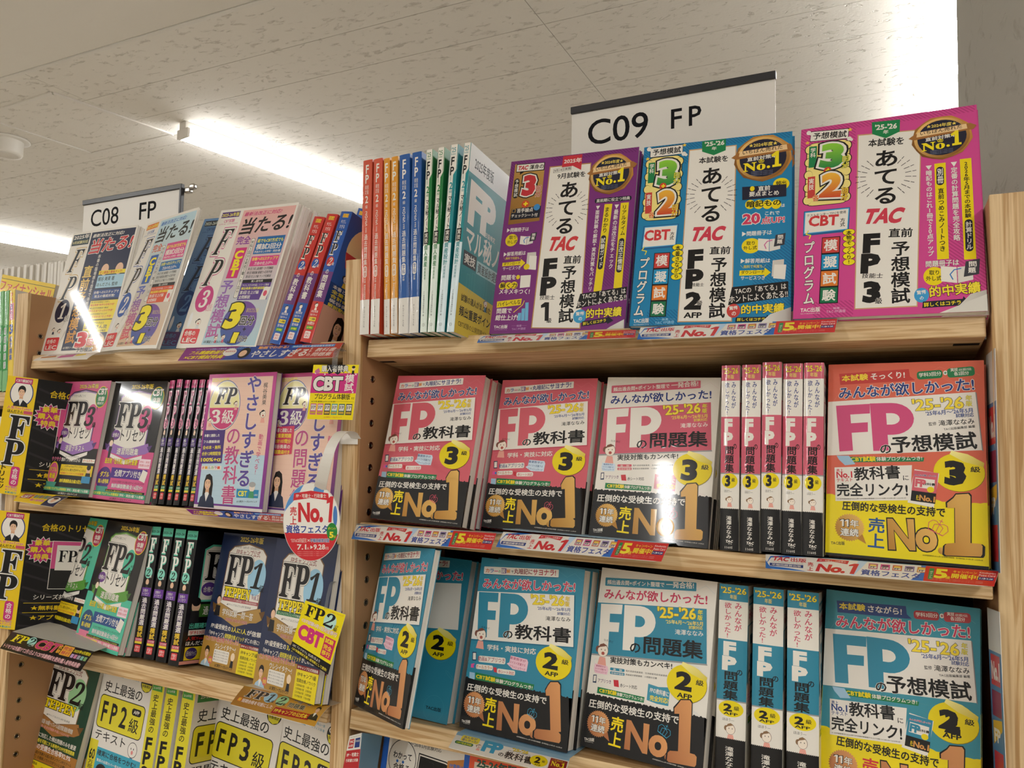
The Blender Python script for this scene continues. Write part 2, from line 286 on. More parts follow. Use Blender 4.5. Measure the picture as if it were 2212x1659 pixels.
# ---------------------------------------------------------------- printed designs, mm from the lower left corner
DES = json.loads(r'''{
"kyo3":[["B",0,0,148,0,0,210,"#d35f6c",0],["L",[23.7,199.8,18.1,201.3,13.3,200.3,11,197.4,12.2,193.5,16.4,190.2,21.9,188.7,26.7,189.7,29,192.7,27.7,196.6,23.5,199.9],0.25,"#dc7a84"],["L",[129.8,182.6,123.8,186.3,116.4,191.5,110.3,196.1,108,198.3,110.3,197.4,116.3,193.6,123.7,188.4,129.7,183.9,132,181.7,129.7,182.7],0.25,"#dc7a84"],["L",[127,147.7,128.1,151.1,131.9,154.1,136.8,155.6,141.1,154.9,143,152.3,141.8,148.8,138,145.8,133.1,144.4,128.9,145.2,127,147.8],0.25,"#dc7a84"],["L",[18.8,95.6,20,92.2,18.2,89.9,14,89.5,9,91.3,5.2,94.4,4,97.8,5.9,100.1,10.1,100.5,15.1,98.7,18.8,95.5],0.25,"#dc7a84"],["L",[121.1,80.7,118.2,76.5,119,73.6,123.3,73.2,129.4,75.4,135,79.3,137.9,83.6,136.9,86.4,132.6,86.8,126.5,84.6,121,80.6],0.25,"#dc7a84"],["L",[53.3,10.5,55.9,7.6,60,4.8,64.1,3.2,66.7,3.5,66.6,5.5,64.1,8.5,59.9,11.3,55.8,12.8,53.3,12.5,53.4,10.4],0.25,"#dc7a84"],["L",[138.6,59,134.8,62,133,64.2,133.9,64.9,137.1,63.6,141.4,61,145.2,58,147,55.7,146.1,55.1,142.8,56.4,138.5,59],0.25,"#dc7a84"],["L",[100,200,110,206,125,198,135,204,146,196],0.25,"#dc7a84"],["L",[2,150,8,158,6,170,12,180],0.25,"#dc7a84"],["B",6.3,188.4,107,7.5,-0.7,10.3,"#a8425a",1],["B",6.1,189.4,107.5,7.3,-0.6,9.4,"#e9e4da",1],["T","カ",8.4,191.3,5.7,0.5,-0.4,5.1,"#d8622a",0.06],["T","ラ",15,191.8,5.7,0.5,-0.4,5.1,"#3c6fb4",0.06],["T","ー",21.2,194,5.7,0.5,-0.1,0.9,"#c8406a",0.06],["T","の",27.7,192.8,3.4,0.4,-0.4,3.6,"#2e8a4a",0.06],["B",31.7,192.8,7.4,0.5,-0.4,6.4,"#5a2d82",0],["T","図",32,193.2,5.6,0.5,-0.4,5.1,"#e9e4da",0.06],["T","解",39.4,193.7,5.6,0.5,-0.4,5.1,"#e08a1e",0.06],["T","で",46.3,194.2,3.4,0.4,-0.4,3.5,"#333",0.06],["T","丸暗記に",50.5,193.9,26.3,1.9,-0.5,7.1,"#24397e",0.05],["T","サヨナラ!",77.7,195.4,32,2.7,-0.6,7.4,"#24397e",0.09],["T","みんなが欲しかった!",7.5,170.9,130.6,10.2,-1,13.3,"#24397e",0.075,"#e9e4da",0.05],["P",[0.4,166.4,137.3,177.9,143,117.7,0.4,106.5],"#e9e4da"],["P",[137.3,177.9,138.7,176.1,144.1,116.3,143,117.7],"#c14f5e"],["P",[0.4,106.5,143,117.7,144.1,116.3,0.3,104.6],"#c14f5e"],["P",[2.8,165.8,31.9,168,32.6,156.3,18.1,155.2,19.2,144.7,31.4,145.7,32,134.1,20.5,133.1,22.8,111.6,8.9,110.4],"#d35f6c"],["P",[35,168.3,55.4,169.5,60.7,169.2,65.7,167.6,70.1,164.9,73.5,161.2,75.9,156.8,76.9,152.1,76.6,147.2,74.9,142.6,72,138.6,68.1,135.3,63.4,133.2,58.2,132.2,53.4,131.8,54.6,115.1,39.2,114],"#d35f6c"],["P",[51.4,157.2,55.5,157.5,58.5,157.1,61.1,155.8,62.9,153.8,63.7,151.2,63.3,148.6,61.8,146.3,59.4,144.7,56.5,144,52.5,143.7],"#e9e4da"],["T","'25-'26",79.4,159.5,46.3,3.9,-1.1,12.4,"#f2d93a",0.05,"#a5841c",0.03],["V","年版",126.1,163.4,6.2,0.1,-0.3,11.9,"#e8c93a",0.05,"#a5841c",0.03],["T","'25年6月～'26年5月",89.7,154.2,44.4,3.6,-0.4,4.4,"#2a4a8c",0.03],["T","試験対応",117.5,151.8,17.4,1.4,-0.3,3.6,"#2a4a8c",0.03],["T","滝澤ななみ",102.5,143,33.6,3,-0.5,5.4,"#0d0c0f",0.02],["T","の",46.6,113.5,13.5,1.8,-1.3,9.4,"#0d0c0f",0.08,"#e9e4da",0.04],["T","教科書",62.6,115.5,76.4,5.7,-1.3,18,"#0d0c0f",0.075,"#e9e4da",0.03],["T","なるほど",13.2,122,12.3,-0.5,0.1,2.4,"#0d0c0f",0.01],["E",7.7,114.5,3.1,3.8,"#7a4a3a",0],["E",14.4,113.6,7.2,7.6,"#6a4a40",0],["E",14.4,113.4,6.7,7.1,"#f3e6d6",0],["P",[7.7,115.4,9.9,120.3,14.4,122.1,19.4,119.9,15.3,118.5,10.4,117.2],"#7a4a3a"],["E",12.2,114.5,0.5,0.9,"#0d0c0f",0],["E",17.1,114.5,0.5,0.9,"#0d0c0f",0],["E",14.9,110.4,2.2,2,"#b2564a",0],["P",[9,96.5,20.7,96.5,18.5,105.9,10.8,105.9],"#e9a596"],["T","学科・実技に対応",25.5,96.3,69.1,4.9,-0.5,7.3,"#e9e4da",0.05],["B",15.1,80.4,38.8,3,-0.6,7.6,"#e9e4da",2],["T","動画&アプリつき",14,81.5,38.8,3,-0.4,5.8,"#24397e",0.02],["P",[4.5,91.1,10.4,91.7,11.8,81.4,5.9,80.7],"#2a3a5a"],["P",[5.7,89.8,9.8,90.4,10.9,82.6,6.7,82.1],"#e9e4da"],["P",[60.1,95.1,83.4,94,85.2,90.8,84.3,79.8,65.1,79.6,55.8,84.8,59.2,86.8],"#cfe0ee"],["T","重要数字が",59.4,91,22.4,-1.3,0.2,3.3,"#27508a",0.02],["T","スイスイ定着する",59.6,86.1,22.3,-1.3,0.2,3.2,"#27508a",0.02],["T","フラッシュカード",59.8,81.2,22.3,-1.3,0.2,3.2,"#27508a",0.02],["P",[4.9,76.2,9.7,77.9,9.8,72.4,5.1,71.8],"#e0569a"],["P",[8.6,75.7,11.6,76.2,11.8,73.4,9.3,72.7],"#3a7ac0"],["B",12.7,71.6,24.5,1.8,-0.4,5.8,"#e9e4da",2],["T","オールカラー",12.5,72.2,23.9,1.6,-0.3,4.4,"#c0722a",0.03],["B",43.5,71.2,25.6,1.3,-0.3,5.8,"#e9e4da",2],["P",[37.4,77.5,42.1,77.7,43.8,71.9,39.4,72.1],"#c92f3c"],["T","赤シート対応",45.1,72,22.7,0.8,-0.1,4,"#c92f3c",0.03],["E",119.7,95.1,23.9,19.3,"#8a7410",0],["E",119.3,95.6,23.9,19.3,"#ead400",0],["P",[110.9,113.5,112.6,117.2,127.6,113.9,142.7,105.6,142,101.4,124.1,106.2],"#fbf09a|#d9c43a|120"],["T","3",105.4,82.1,20.3,0,0,25.1,"#0d0c0f",0.09],["T","級",130,96,9.1,0,0,5.8,"#0d0c0f",0.04]],
"kyob3":[["B",0,0,148,0,0,69,"#d35f6c",0],["P",[0,0,0,59.3,2,60.9,4,59.2,6,59.8,8,59.7,10,60.8,12,59,14,60,16,59.9,18,60.6,20,58.8,22,60.3,24,60,26,60.4,28,58.8,30,60.6,32,60,34,60.1,36,59,38,60.9,40,59.8,42,59.9,44,59.3,46,61.1,48,59.5,50,59.9,52,59.6,54,61.1,56,59.2,58,60,60,59.9,62,60.9,64,59,66,60.3,68,60.1,70,60.7,72,59,74,60.6,76,60.2,78,60.4,80,59.1,82,60.9,84,60.1,86,60.2,88,59.3,90,61.2,92,59.8,94,60.1,96,59.6,98,61.3,100,59.6,102,60.1,104,59.9,106,61.2,108,59.3,110,60.3,112,60.2,114,61,116,59.2,118,60.6,120,60.3,122,60.7,124,59.1,126,60.9,128,60.3,130,60.4,132,59.3,134,61.2,136,60.1,138,60.3,140,59.6,142,61.4,144,59.9,146,60.2,148,59.9,148,60.3,148,0],"#0d0c0f"],["P",[13.2,67.4,97.1,67,96.4,60.3,14,58.7],"#1b7a48"],["P",[4.5,66.5,12.2,66.6,13.3,58.7,5.2,59.2],"#9fc4dc"],["T","CBT試験",14.7,60.6,28.2,-0.3,0.1,5.4,"#f2d800",0.06],["T","体験プログラムつき!",43.3,60.4,51.8,0.2,0,4.7,"#e9e4da",0.05],["T","圧倒的な受検生の支持で",3.9,44.3,111.9,2.8,-0.2,8.9,"#e9e4da",0.045,"#0d0c0f",0.03],["P",[17.2,45.2,16,43.6,14.5,45,13.6,43.1,11.9,44.2,11.3,42.3,9.4,43.1,9.2,41.1,7.2,41.5,7.3,39.5,5.2,39.6,5.7,37.6,3.7,37.4,4.5,35.5,2.5,34.9,3.6,33.2,1.8,32.2,3.2,30.8,1.6,29.5,3.2,28.3,1.8,26.8,3.6,25.9,2.5,24.2,4.5,23.6,3.7,21.7,5.7,21.4,5.2,19.5,7.3,19.6,7.2,17.5,9.2,18,9.4,16,11.3,16.7,11.9,14.8,13.6,15.9,14.5,14.1,16,15.5,17.2,13.9,18.5,15.5,20,14.1,20.9,15.9,22.6,14.8,23.2,16.7,25.1,16,25.3,18,27.3,17.5,27.2,19.6,29.2,19.5,28.8,21.4,30.8,21.7,30,23.6,32,24.2,30.9,25.9,32.7,26.8,31.3,28.3,32.9,29.5,31.3,30.8,32.7,32.2,30.9,33.2,32,34.9,30,35.5,30.8,37.4,28.8,37.6,29.2,39.6,27.2,39.5,27.3,41.5,25.3,41.1,25.1,43.1,23.2,42.3,22.6,44.2,20.9,43.1,20,45,18.5,43.6],"#e3b460|#b27c2c|30"],["P",[25.1,17.8,34.5,12.6,30.6,23.3],"#b27c2c"],["P",[6.7,36.7,6.7,37.6,10.2,38.8,12.1,38.8,12.1,29.7,10.2,29.7,10.2,37],"#0d0c0f"],["P",[7.5,35.9,7.5,36.8,9.4,38,11.3,38,11.3,30.5,9.4,30.5,9.4,36.2],"#e9e4da"],["P",[11.8,36.7,11.8,37.6,15.2,38.8,17.1,38.8,17.1,29.7,15.2,29.7,15.2,37],"#0d0c0f"],["P",[12.5,35.9,12.5,36.8,14.4,38,16.3,38,16.3,30.5,14.4,30.5,14.4,36.2],"#e9e4da"],["T","年",17.9,30.2,8.8,0,0,8.1,"#e9e4da",0.06,"#0d0c0f",0.05],["T","連続",7.8,19.8,18.8,0,0,8.6,"#e9e4da",0.06,"#0d0c0f",0.05],["V","売上",32.6,8.1,16.1,-0.1,0.1,33.9,"#f2d800",0.06],["T","No",52.5,6.5,53.3,2.6,-1.6,33.3,"#e3b460|#b27c2c|30",0.075],["E",102.6,10.7,4.1,3.5,"#e3b460|#b27c2c|30",0],["P",[117.9,74.6,114.9,70.4,111.8,63.9,113.2,57.9,118.6,58.7,125,19.8,104.7,17.8,101.9,15,102.2,8.1,105.2,6.4,139.4,7.7,141.2,10.3,140.5,17.5,136.9,19.8,140.2,20.8,132.2,73.4,128.5,76.2],"#0d0c0f"],["P",[118.3,73.3,115.6,69.2,112.9,63,114.2,57.2,119,58,124.7,20.4,106.6,18.4,104.1,15.7,104.3,9,107,7.5,137.5,8.6,139.2,11.2,138.5,18.2,135.3,20.4,138.3,21.3,131.1,72.2,127.8,74.9],"#e3b460|#b27c2c|30"],["L",[92.3,32.7,101.3,28.5],0.8,"#d0546a"],["L",[92.3,32.7,92.6,37.5,95.4,39.5,97.8,38.7,99.4,36.3,102.3,36.6,104.5,35.3,104.8,31.8,101.3,28.5],0.5,"#d0546a"],["L",[94.5,31.7,96.2,36.4,99.5,36.5,101.6,33.9,99.1,29.5],0.5,"#d0546a"],["L",[96.8,30.6,101.2,40.1],0.5,"#d0546a"],["L",[99.5,39.3,101.7,38.2],0.5,"#d0546a"],["T","TAC出版",2.6,6,12.4,0.9,-0.3,3.6,"#e9e4da",0.06],["T","TAC PUBLISHING Group",5.1,4.8,9.2,0.3,0,1.3,"#e9e4da",0],["T","※紀伊國屋書店PubLine調べ(FP試験対策書籍・各対象商品) 2014年1月～2025年3月",81.2,4.1,60.4,-0.8,0,1.6,"#e9e4da",0]],
"mon3":[["B",0,0,148,0,0,210,"#e9e4da",0],["L",[23.7,199.8,18.1,201.3,13.3,200.3,11,197.4,12.2,193.5,16.4,190.2,21.9,188.7,26.7,189.7,29,192.7,27.7,196.6,23.5,199.9],0.25,"#e4c9cc"],["L",[129.8,182.6,123.8,186.3,116.4,191.5,110.3,196.1,108,198.3,110.3,197.4,116.3,193.6,123.7,188.4,129.7,183.9,132,181.7,129.7,182.7],0.25,"#e4c9cc"],["L",[127,147.7,128.1,151.1,131.9,154.1,136.8,155.6,141.1,154.9,143,152.3,141.8,148.8,138,145.8,133.1,144.4,128.9,145.2,127,147.8],0.25,"#e4c9cc"],["L",[18.8,95.6,20,92.2,18.2,89.9,14,89.5,9,91.3,5.2,94.4,4,97.8,5.9,100.1,10.1,100.5,15.1,98.7,18.8,95.5],0.25,"#e4c9cc"],["L",[121.1,80.7,118.2,76.5,119,73.6,123.3,73.2,129.4,75.4,135,79.3,137.9,83.6,136.9,86.4,132.6,86.8,126.5,84.6,121,80.6],0.25,"#e4c9cc"],["L",[53.3,10.5,55.9,7.6,60,4.8,64.1,3.2,66.7,3.5,66.6,5.5,64.1,8.5,59.9,11.3,55.8,12.8,53.3,12.5,53.4,10.4],0.25,"#e4c9cc"],["L",[138.6,59,134.8,62,133,64.2,133.9,64.9,137.1,63.6,141.4,61,145.2,58,147,55.7,146.1,55.1,142.8,56.4,138.5,59],0.25,"#e4c9cc"],["L",[100,200,110,206,125,198,135,204,146,196],0.25,"#e4c9cc"],["L",[2,150,8,158,6,170,12,180],0.25,"#e4c9cc"],["B",7.1,188.1,116.7,8.1,-0.7,10.1,"#cf5e72",1],["T","頻出過去問+ポイント整理で",9.6,190,74.7,5.9,-0.5,5.9,"#e9e4da",0.05],["T","一発合格!",86.6,195.7,34.1,3,-0.7,7.6,"#e9e4da",0.08],["T","みんなが欲しかった!",7.8,172.2,130.6,10,-1,12.7,"#24397e",0.07],["P",[-0.7,166.7,137.9,178,143.4,117.8,-3.1,105.5],"#cf5e72"],["P",[-3.1,105.5,143.4,117.8,144.6,116.2,-2.9,103.6],"#9a9a9a"],["P",[4.7,165.7,33.5,168.3,33.6,157.1,18.2,155.6,18.9,145.5,32,146.8,32.2,135.7,19.7,134.4,21.1,113.8,8.6,112.5],"#e9e4da"],["P",[36,168.5,56.6,169.9,61.9,169.6,66.9,168.1,71.3,165.6,74.7,162.1,77,157.9,78,153.3,77.6,148.6,75.9,144.1,73,140.2,69,137,64.3,134.9,59.1,133.9,53.4,133.4,54.5,117.3,39.9,116.1],"#e9e4da"],["P",[51.7,157.9,56.6,158.3,59.6,158,62.2,156.7,64,154.7,64.7,152.3,64.3,149.8,62.8,147.6,60.4,146,57.5,145.3,52.6,144.9],"#cf5e72"],["T","'25-'26",79.4,159.4,47.2,4.7,-1.3,13.2,"#f2d93a",0.05,"#6a5a1c",0.03],["V","年版",128,164.1,6.2,0.2,-0.4,11.9,"#e8d93a",0.05,"#6a5a1c",0.03],["T","'25年6月～'26年5月",90.7,154.4,44.6,3.8,-0.4,5,"#f2dc5a",0.03],["T","試験対応",119,152.6,16.6,1.5,-0.4,3.9,"#f2dc5a",0.03],["T","滝澤ななみ",103,143.9,33.8,2.8,-0.5,6,"#e9e4da",0.02],["T","の",49.6,114.8,13.3,1.4,-1.2,11,"#0d0c0f",0.08],["T","問題集",66.5,116.3,72,5.4,-1.5,20.1,"#0d0c0f",0.075],["T","なるほど",14.2,122.5,12.8,-0.8,0.2,2.7,"#0d0c0f",0],["E",8,112.1,3.1,3.8,"#7a4a3a",0],["E",14.7,111.2,7.2,7.6,"#6a4a40",0],["E",14.7,111,6.7,7.1,"#f3e6d6",0],["P",[8,113,10.2,117.9,14.7,119.7,19.7,117.5,15.6,116.1,10.7,114.8],"#7a4a3a"],["E",12.5,112.1,0.5,0.9,"#0d0c0f",0],["E",17.4,112.1,0.5,0.9,"#0d0c0f",0],["E",15.2,108,2.2,2,"#b2564a",0],["P",[9.3,94.1,21,94.1,18.8,103.5,11.1,103.5],"#e9a596"],["T","実技対策もカンペキ!",25.9,98.5,77.8,6.2,-0.6,7.4,"#0d0c0f",0.05],["B",26.8,90.4,18.7,1.1,-0.2,3.2,"#d35f6c",1],["T","金　財",30.5,91,11.9,0.7,-0.1,2.3,"#e9e4da",0.02],["T","個人資産相談業務・生保顧客資産相談業務",46.9,92.3,51.6,3.4,-0.1,2.1,"#0d0c0f",0],["B",27.3,86.1,18.7,1.2,-0.2,3.2,"#d35f6c",1],["T","日本FP協会",29.1,86.6,15.9,1,-0.1,2.3,"#e9e4da",0.02],["T","資産設計提案業務　の問題を収載",47.3,88.1,39.3,2.8,-0.1,2.1,"#0d0c0f",0],["P",[6.1,94.6,23,94.2,24.6,90.3,23.4,84.5,7.9,83.9,5.5,88.2],"#cfe0ee"],["T","重要数字が",8,91.5,12.7,0,0,2.2,"#27508a",0.02],["T","スイスイ定着する",7.2,88.2,14.4,0.1,0,2.2,"#27508a",0.02],["T","フラッシュカード",6.5,84.9,16.1,0.3,0,2.2,"#27508a",0.02],["P",[5.7,81.5,10.2,82.2,10.9,72.8,6.1,72.5],"#2a3a5a"],["P",[6.6,80.5,9.6,81.1,9.9,74.6,6.8,74],"#e9e4da"],["T","アプリつき",12.8,74.2,17.2,1.1,-0.3,4.3,"#6a3a6a",0.03],["P",[32.6,80.4,38.9,81.1,40.7,73.4,34.3,73.3],"#c92f3c"],["T","赤シート対応",41.9,73.8,21.6,1.4,-0.3,4.2,"#0d0c0f",0.03],["P",[76.6,84.2,89.2,82.8,103.4,84.9,103.2,64.5,89.2,64.4,76.7,66.1],"#c86a74"],["T","FPの教科書に",79.3,75.1,23,-1.1,0.3,5.9,"#e9e4da",0.05],["T","完全対応!",80.2,66.4,22.5,0.4,-0.1,6.2,"#f2d800",0.06],["E",122.6,92.2,23.6,20.4,"#8a7410",0],["E",122.2,92.7,23.6,20.4,"#ead400",0],["P",[114,111.6,115.6,115.5,130.5,112,145.4,103.3,144.7,98.8,127,103.9],"#fbf09a|#d9c43a|120"],["T","3",108.5,78.4,20.1,0,0,26.5,"#0d0c0f",0.09],["T","級",132.9,93.1,9,0,0,6.1,"#0d0c0f",0.04],["P",[13.4,68.9,73.8,68.6,73.5,62.4,13.3,61.7],"#1b7a48"],["T","CBT試験",16,63.1,22.7,0.3,-0.1,5,"#f2d800",0.06],["T","体験プログラムつき!",39,63.5,33.5,0.1,0,4.2,"#e9e4da",0.05]],
"monb3":[["B",0,0,148,0,0,60.8,"#e9e4da",0],["P",[0,0,0,59.2,2,60.8,4,59.1,6,59.7,8,59.6,10,60.8,12,58.9,14,60,16,59.9,18,60.6,20,58.8,22,60.3,24,60,26,60.4,28,58.9,30,60.7,32,60,34,60.2,36,59.1,38,61,40,59.9,42,60.1,44,59.4,46,61.2,48,59.7,50,60.1,52,59.8,54,61.3,56,59.5,58,60.3,60,60.2,62,61.2,64,59.3,66,60.6,68,60.4,70,61,72,59.3,74,60.9,76,60.5,78,60.7,80,59.4,82,61.3,84,60.4,86,60.6,88,59.7,90,61.6,92,60.3,94,60.5,96,60.1,98,61.7,100,60,102,60.6,104,60.4,106,61.7,108,59.8,110,60.8,112,60.7,114,61.6,116,59.7,118,61.2,120,60.9,122,61.3,124,59.8,126,61.5,128,60.9,130,61.1,132,60,134,61.9,136,60.8,138,61,140,60.3,142,62.1,144,60.6,146,61,148,60.7,148,61.1,148,0],"#0d0c0f"],["T","圧倒的な受検生の支持で",5,44.4,112.3,3.1,-0.3,9.5,"#e9e4da",0.045,"#0d0c0f",0.03],["P",[20,43.3,18.8,41.8,17.4,43.1,16.5,41.4,14.8,42.4,14.2,40.6,12.4,41.3,12.2,39.4,10.3,39.8,10.4,37.9,8.4,38,8.9,36.1,6.9,35.8,7.7,34,5.8,33.4,6.9,31.8,5.2,30.9,6.5,29.5,4.9,28.3,6.5,27.1,5.2,25.7,6.9,24.8,5.8,23.2,7.7,22.6,6.9,20.8,8.9,20.5,8.4,18.6,10.4,18.7,10.3,16.8,12.2,17.2,12.4,15.3,14.2,16,14.8,14.2,16.5,15.2,17.4,13.5,18.8,14.8,20,13.3,21.1,14.8,22.6,13.5,23.5,15.2,25.1,14.2,25.7,16,27.5,15.3,27.7,17.2,29.6,16.8,29.5,18.7,31.5,18.6,31,20.5,33,20.8,32.2,22.6,34.1,23.2,33,24.8,34.8,25.7,33.4,27.1,35,28.3,33.4,29.5,34.8,30.9,33,31.8,34.1,33.4,32.2,34,33,35.8,31,36.1,31.5,38,29.5,37.9,29.6,39.8,27.7,39.4,27.5,41.3,25.7,40.6,25.1,42.4,23.5,41.4,22.6,43.1,21.1,41.8],"#e3b460|#b27c2c|30"],["P",[27.5,17,36.5,12.1,32.7,22.3],"#b27c2c"],["P",[9.9,35.1,9.9,36,13.2,37.2,15,37.2,15,28.4,13.2,28.4,13.2,35.4],"#0d0c0f"],["P",[10.6,34.4,10.6,35.3,12.4,36.4,14.2,36.4,14.2,29.2,12.4,29.2,12.4,34.7],"#e9e4da"],["P",[14.7,35.1,14.7,36,18,37.2,19.8,37.2,19.8,28.4,18,28.4,18,35.4],"#0d0c0f"],["P",[15.5,34.4,15.5,35.3,17.3,36.4,19.1,36.4,19.1,29.2,17.3,29.2,17.3,34.7],"#e9e4da"],["T","年",20.6,28.9,8.4,0,0,7.8,"#e9e4da",0.06,"#0d0c0f",0.05],["T","連続",10.9,19,18,0,0,8.3,"#e9e4da",0.06,"#0d0c0f",0.05],["V","売上",35.4,8.6,15.8,-0.5,1,32.5,"#f2d800",0.06],["T","No",55.6,8.1,51.6,1,-0.6,32.2,"#e3b460|#b27c2c|30",0.075],["E",108.4,11.3,3.8,3.7,"#e3b460|#b27c2c|30",0],["P",[117,75.3,114.2,71.2,109.4,64.8,110.2,59,116.5,60,119.3,19.7,108.6,18.1,106.1,15.5,105.9,7.4,108.4,5.8,141.8,7.7,143.5,10.3,143.3,18.6,140.6,20.8,134.4,21,131.2,74.4,128.4,77.1],"#0d0c0f"],["P",[117.6,74,115.1,70,110.8,63.9,111.5,58.2,117.1,59.2,119.6,20.3,110.1,18.8,107.9,16.2,107.7,8.4,109.9,6.9,139.7,8.7,141.2,11.2,141.1,19.2,138.6,21.3,133.1,21.5,130.3,73.2,127.7,75.8],"#e3b460|#b27c2c|30"],["L",[94,35.9,104.9,30.8],0.8,"#d0546a"],["L",[94,35.9,94.4,41.6,97.8,44,100.7,43,102.6,40.1,106.1,40.5,108.7,38.9,109.1,34.8,104.9,30.8],0.5,"#d0546a"],["L",[96.7,34.6,98.7,40.3,102.8,40.4,105.3,37.2,102.2,32.1],0.5,"#d0546a"],["L",[99.5,33.3,104.8,44.7],0.5,"#d0546a"],["L",[102.7,43.7,105.4,42.5],0.5,"#d0546a"],["T","TAC出版",4.5,6.6,12.9,1.2,-0.3,3.8,"#e9e4da",0.06],["T","TAC PUBLISHING Group",5.4,5.1,11.1,0.8,-0.1,1.2,"#e9e4da",0],["T","※紀伊國屋書店PubLine調べ(FP試験対策書籍・各対象商品) 2014年1月～2025年3月",90.8,5.1,52.5,-0.9,0,1.5,"#e9e4da",0]],
"yoso3":[["B",0,0,150,0,0,212,"#d9664e",0],["L",[23.7,199.8,18.1,201.3,13.3,200.3,11,197.4,12.2,193.5,16.4,190.2,21.9,188.7,26.7,189.7,29,192.7,27.7,196.6,23.5,199.9],0.25,"#e2806a"],["L",[129.8,182.6,123.8,186.3,116.4,191.5,110.3,196.1,108,198.3,110.3,197.4,116.3,193.6,123.7,188.4,129.7,183.9,132,181.7,129.7,182.7],0.25,"#e2806a"],["L",[127,147.7,128.1,151.1,131.9,154.1,136.8,155.6,141.1,154.9,143,152.3,141.8,148.8,138,145.8,133.1,144.4,128.9,145.2,127,147.8],0.25,"#e2806a"],["L",[18.8,95.6,20,92.2,18.2,89.9,14,89.5,9,91.3,5.2,94.4,4,97.8,5.9,100.1,10.1,100.5,15.1,98.7,18.8,95.5],0.25,"#e2806a"],["L",[121.1,80.7,118.2,76.5,119,73.6,123.3,73.2,129.4,75.4,135,79.3,137.9,83.6,136.9,86.4,132.6,86.8,126.5,84.6,121,80.6],0.25,"#e2806a"],["L",[53.3,10.5,55.9,7.6,60,4.8,64.1,3.2,66.7,3.5,66.6,5.5,64.1,8.5,59.9,11.3,55.8,12.8,53.3,12.5,53.4,10.4],0.25,"#e2806a"],["L",[138.6,59,134.8,62,133,64.2,133.9,64.9,137.1,63.6,141.4,61,145.2,58,147,55.7,146.1,55.1,142.8,56.4,138.5,59],0.25,"#e2806a"],["L",[100,200,110,206,125,198,135,204,146,196],0.25,"#e2806a"],["L",[2,150,8,158,6,170,12,180],0.25,"#e2806a"],["P",[11,200.9,80.8,204.6,81.9,196.2,86.7,192.1,80.4,191.5,12.4,188.2],"#c23a34"],["T","本試験",14,191.7,26.9,1.5,-0.4,7.6,"#f2d93a",0.08],["T","そっくり!",43.4,193.1,33.7,1.5,-0.3,7.5,"#e9e4da",0.08],["B",88.7,192.5,24,1.5,-0.5,8.9,"#1b7a48",3],["T","学科3回分",90.5,195.2,20.9,1.5,-0.3,4.6,"#e9e4da",0.04],["E",115.1,199.4,2.1,2.5,"#e9e4da",0],["T","+",113.9,197.9,2.5,0.1,-0.1,2.8,"#1b7a48",0.06],["B",117.2,193.8,24.8,2,-0.8,10.1,"#1b7a48",3],["T","実技",120,200.3,6.7,0.4,-0.2,3.9,"#e9e4da",0.04],["T","(金財2種類,FP協会)",127.3,200.3,11.5,0.8,-0.2,3.3,"#e9e4da",0],["T","各2回分",123.1,195.9,13.5,0.9,-0.3,4.2,"#e9e4da",0.04],["T","みんなが欲しかった!",11.4,171.5,129.9,8.2,-0.9,14.2,"#24397e",0.075,"#e9e4da",0.05],["P",[-0.4,168.8,141.8,178.4,146.5,117.9,-0.3,108.2],"#e9e4da"],["P",[141.8,178.4,142.9,177.3,147.5,116.6,146.5,117.9],"#888"],["P",[8.3,164.3,42.7,166.4,42.8,155.7,23.1,154.4,23.9,144.6,40.8,145.9,41,135.3,24.7,134,26.3,114.3,12.6,113],"#cf4a7c"],["P",[42.7,166.8,63.8,167.2,69.2,166.7,74.3,165.1,78.7,162.5,82.2,159,84.5,154.9,85.5,150.5,85,146,83.3,141.8,80.3,138.2,76.2,135.3,71.4,133.3,66.1,132.5,60.3,132.3,61.5,115.3,46.5,114.5],"#cf4a7c"],["P",[58.7,155.9,63.7,156,66.8,155.6,69.4,154.4,71.2,152.4,72,150,71.6,147.6,70,145.6,67.5,144.1,64.6,143.5,59.6,143.4],"#e9e4da"],["T","'25-'26",84.1,158.1,47.5,2.9,-0.8,13,"#f2d93a",0.05,"#2a3a6a",0.03],["V","年版",133.1,163.4,5.7,0.1,-0.2,11.6,"#e8d93a",0.05,"#2a3a6a",0.03],["T","'25年6月～'26年5月",96.7,153,42.6,3.6,-0.4,5.2,"#2a4a8c",0.04],["T","試験対応",124.1,151.4,16,0.8,-0.2,4.2,"#2a4a8c",0.03],["T","監修",99.3,142.3,7.3,0.8,-0.4,3.9,"#0d0c0f",0.02],["T","滝澤ななみ",108.6,142.3,32,2.6,-0.5,6.1,"#0d0c0f",0.03],["T","TAC出版編集部 編著",113.1,137.5,28,3.6,-0.4,2.8,"#0d0c0f",0.03],["T","の",53.4,111.6,10.7,0.8,-0.7,9.5,"#0d0c0f",0.09,"#e9e4da",0.04],["T","予想模試",64.5,112.1,78.4,6.9,-1.6,18.4,"#0d0c0f",0.08,"#e9e4da",0.03],["E",126.3,94.2,22.7,19.6,"#8a7410",0],["E",125.9,94.7,22.7,19.6,"#ead400",0],["P",[117.9,113,119.5,116.7,133.9,113.4,148.2,104.9,147.5,100.6,130.5,105.5],"#fbf09a|#d9c43a|120"],["T","3",112.7,81,19.3,0,0,25.5,"#0d0c0f",0.09],["T","級",136.1,95.1,8.6,0,0,5.9,"#0d0c0f",0.04]],
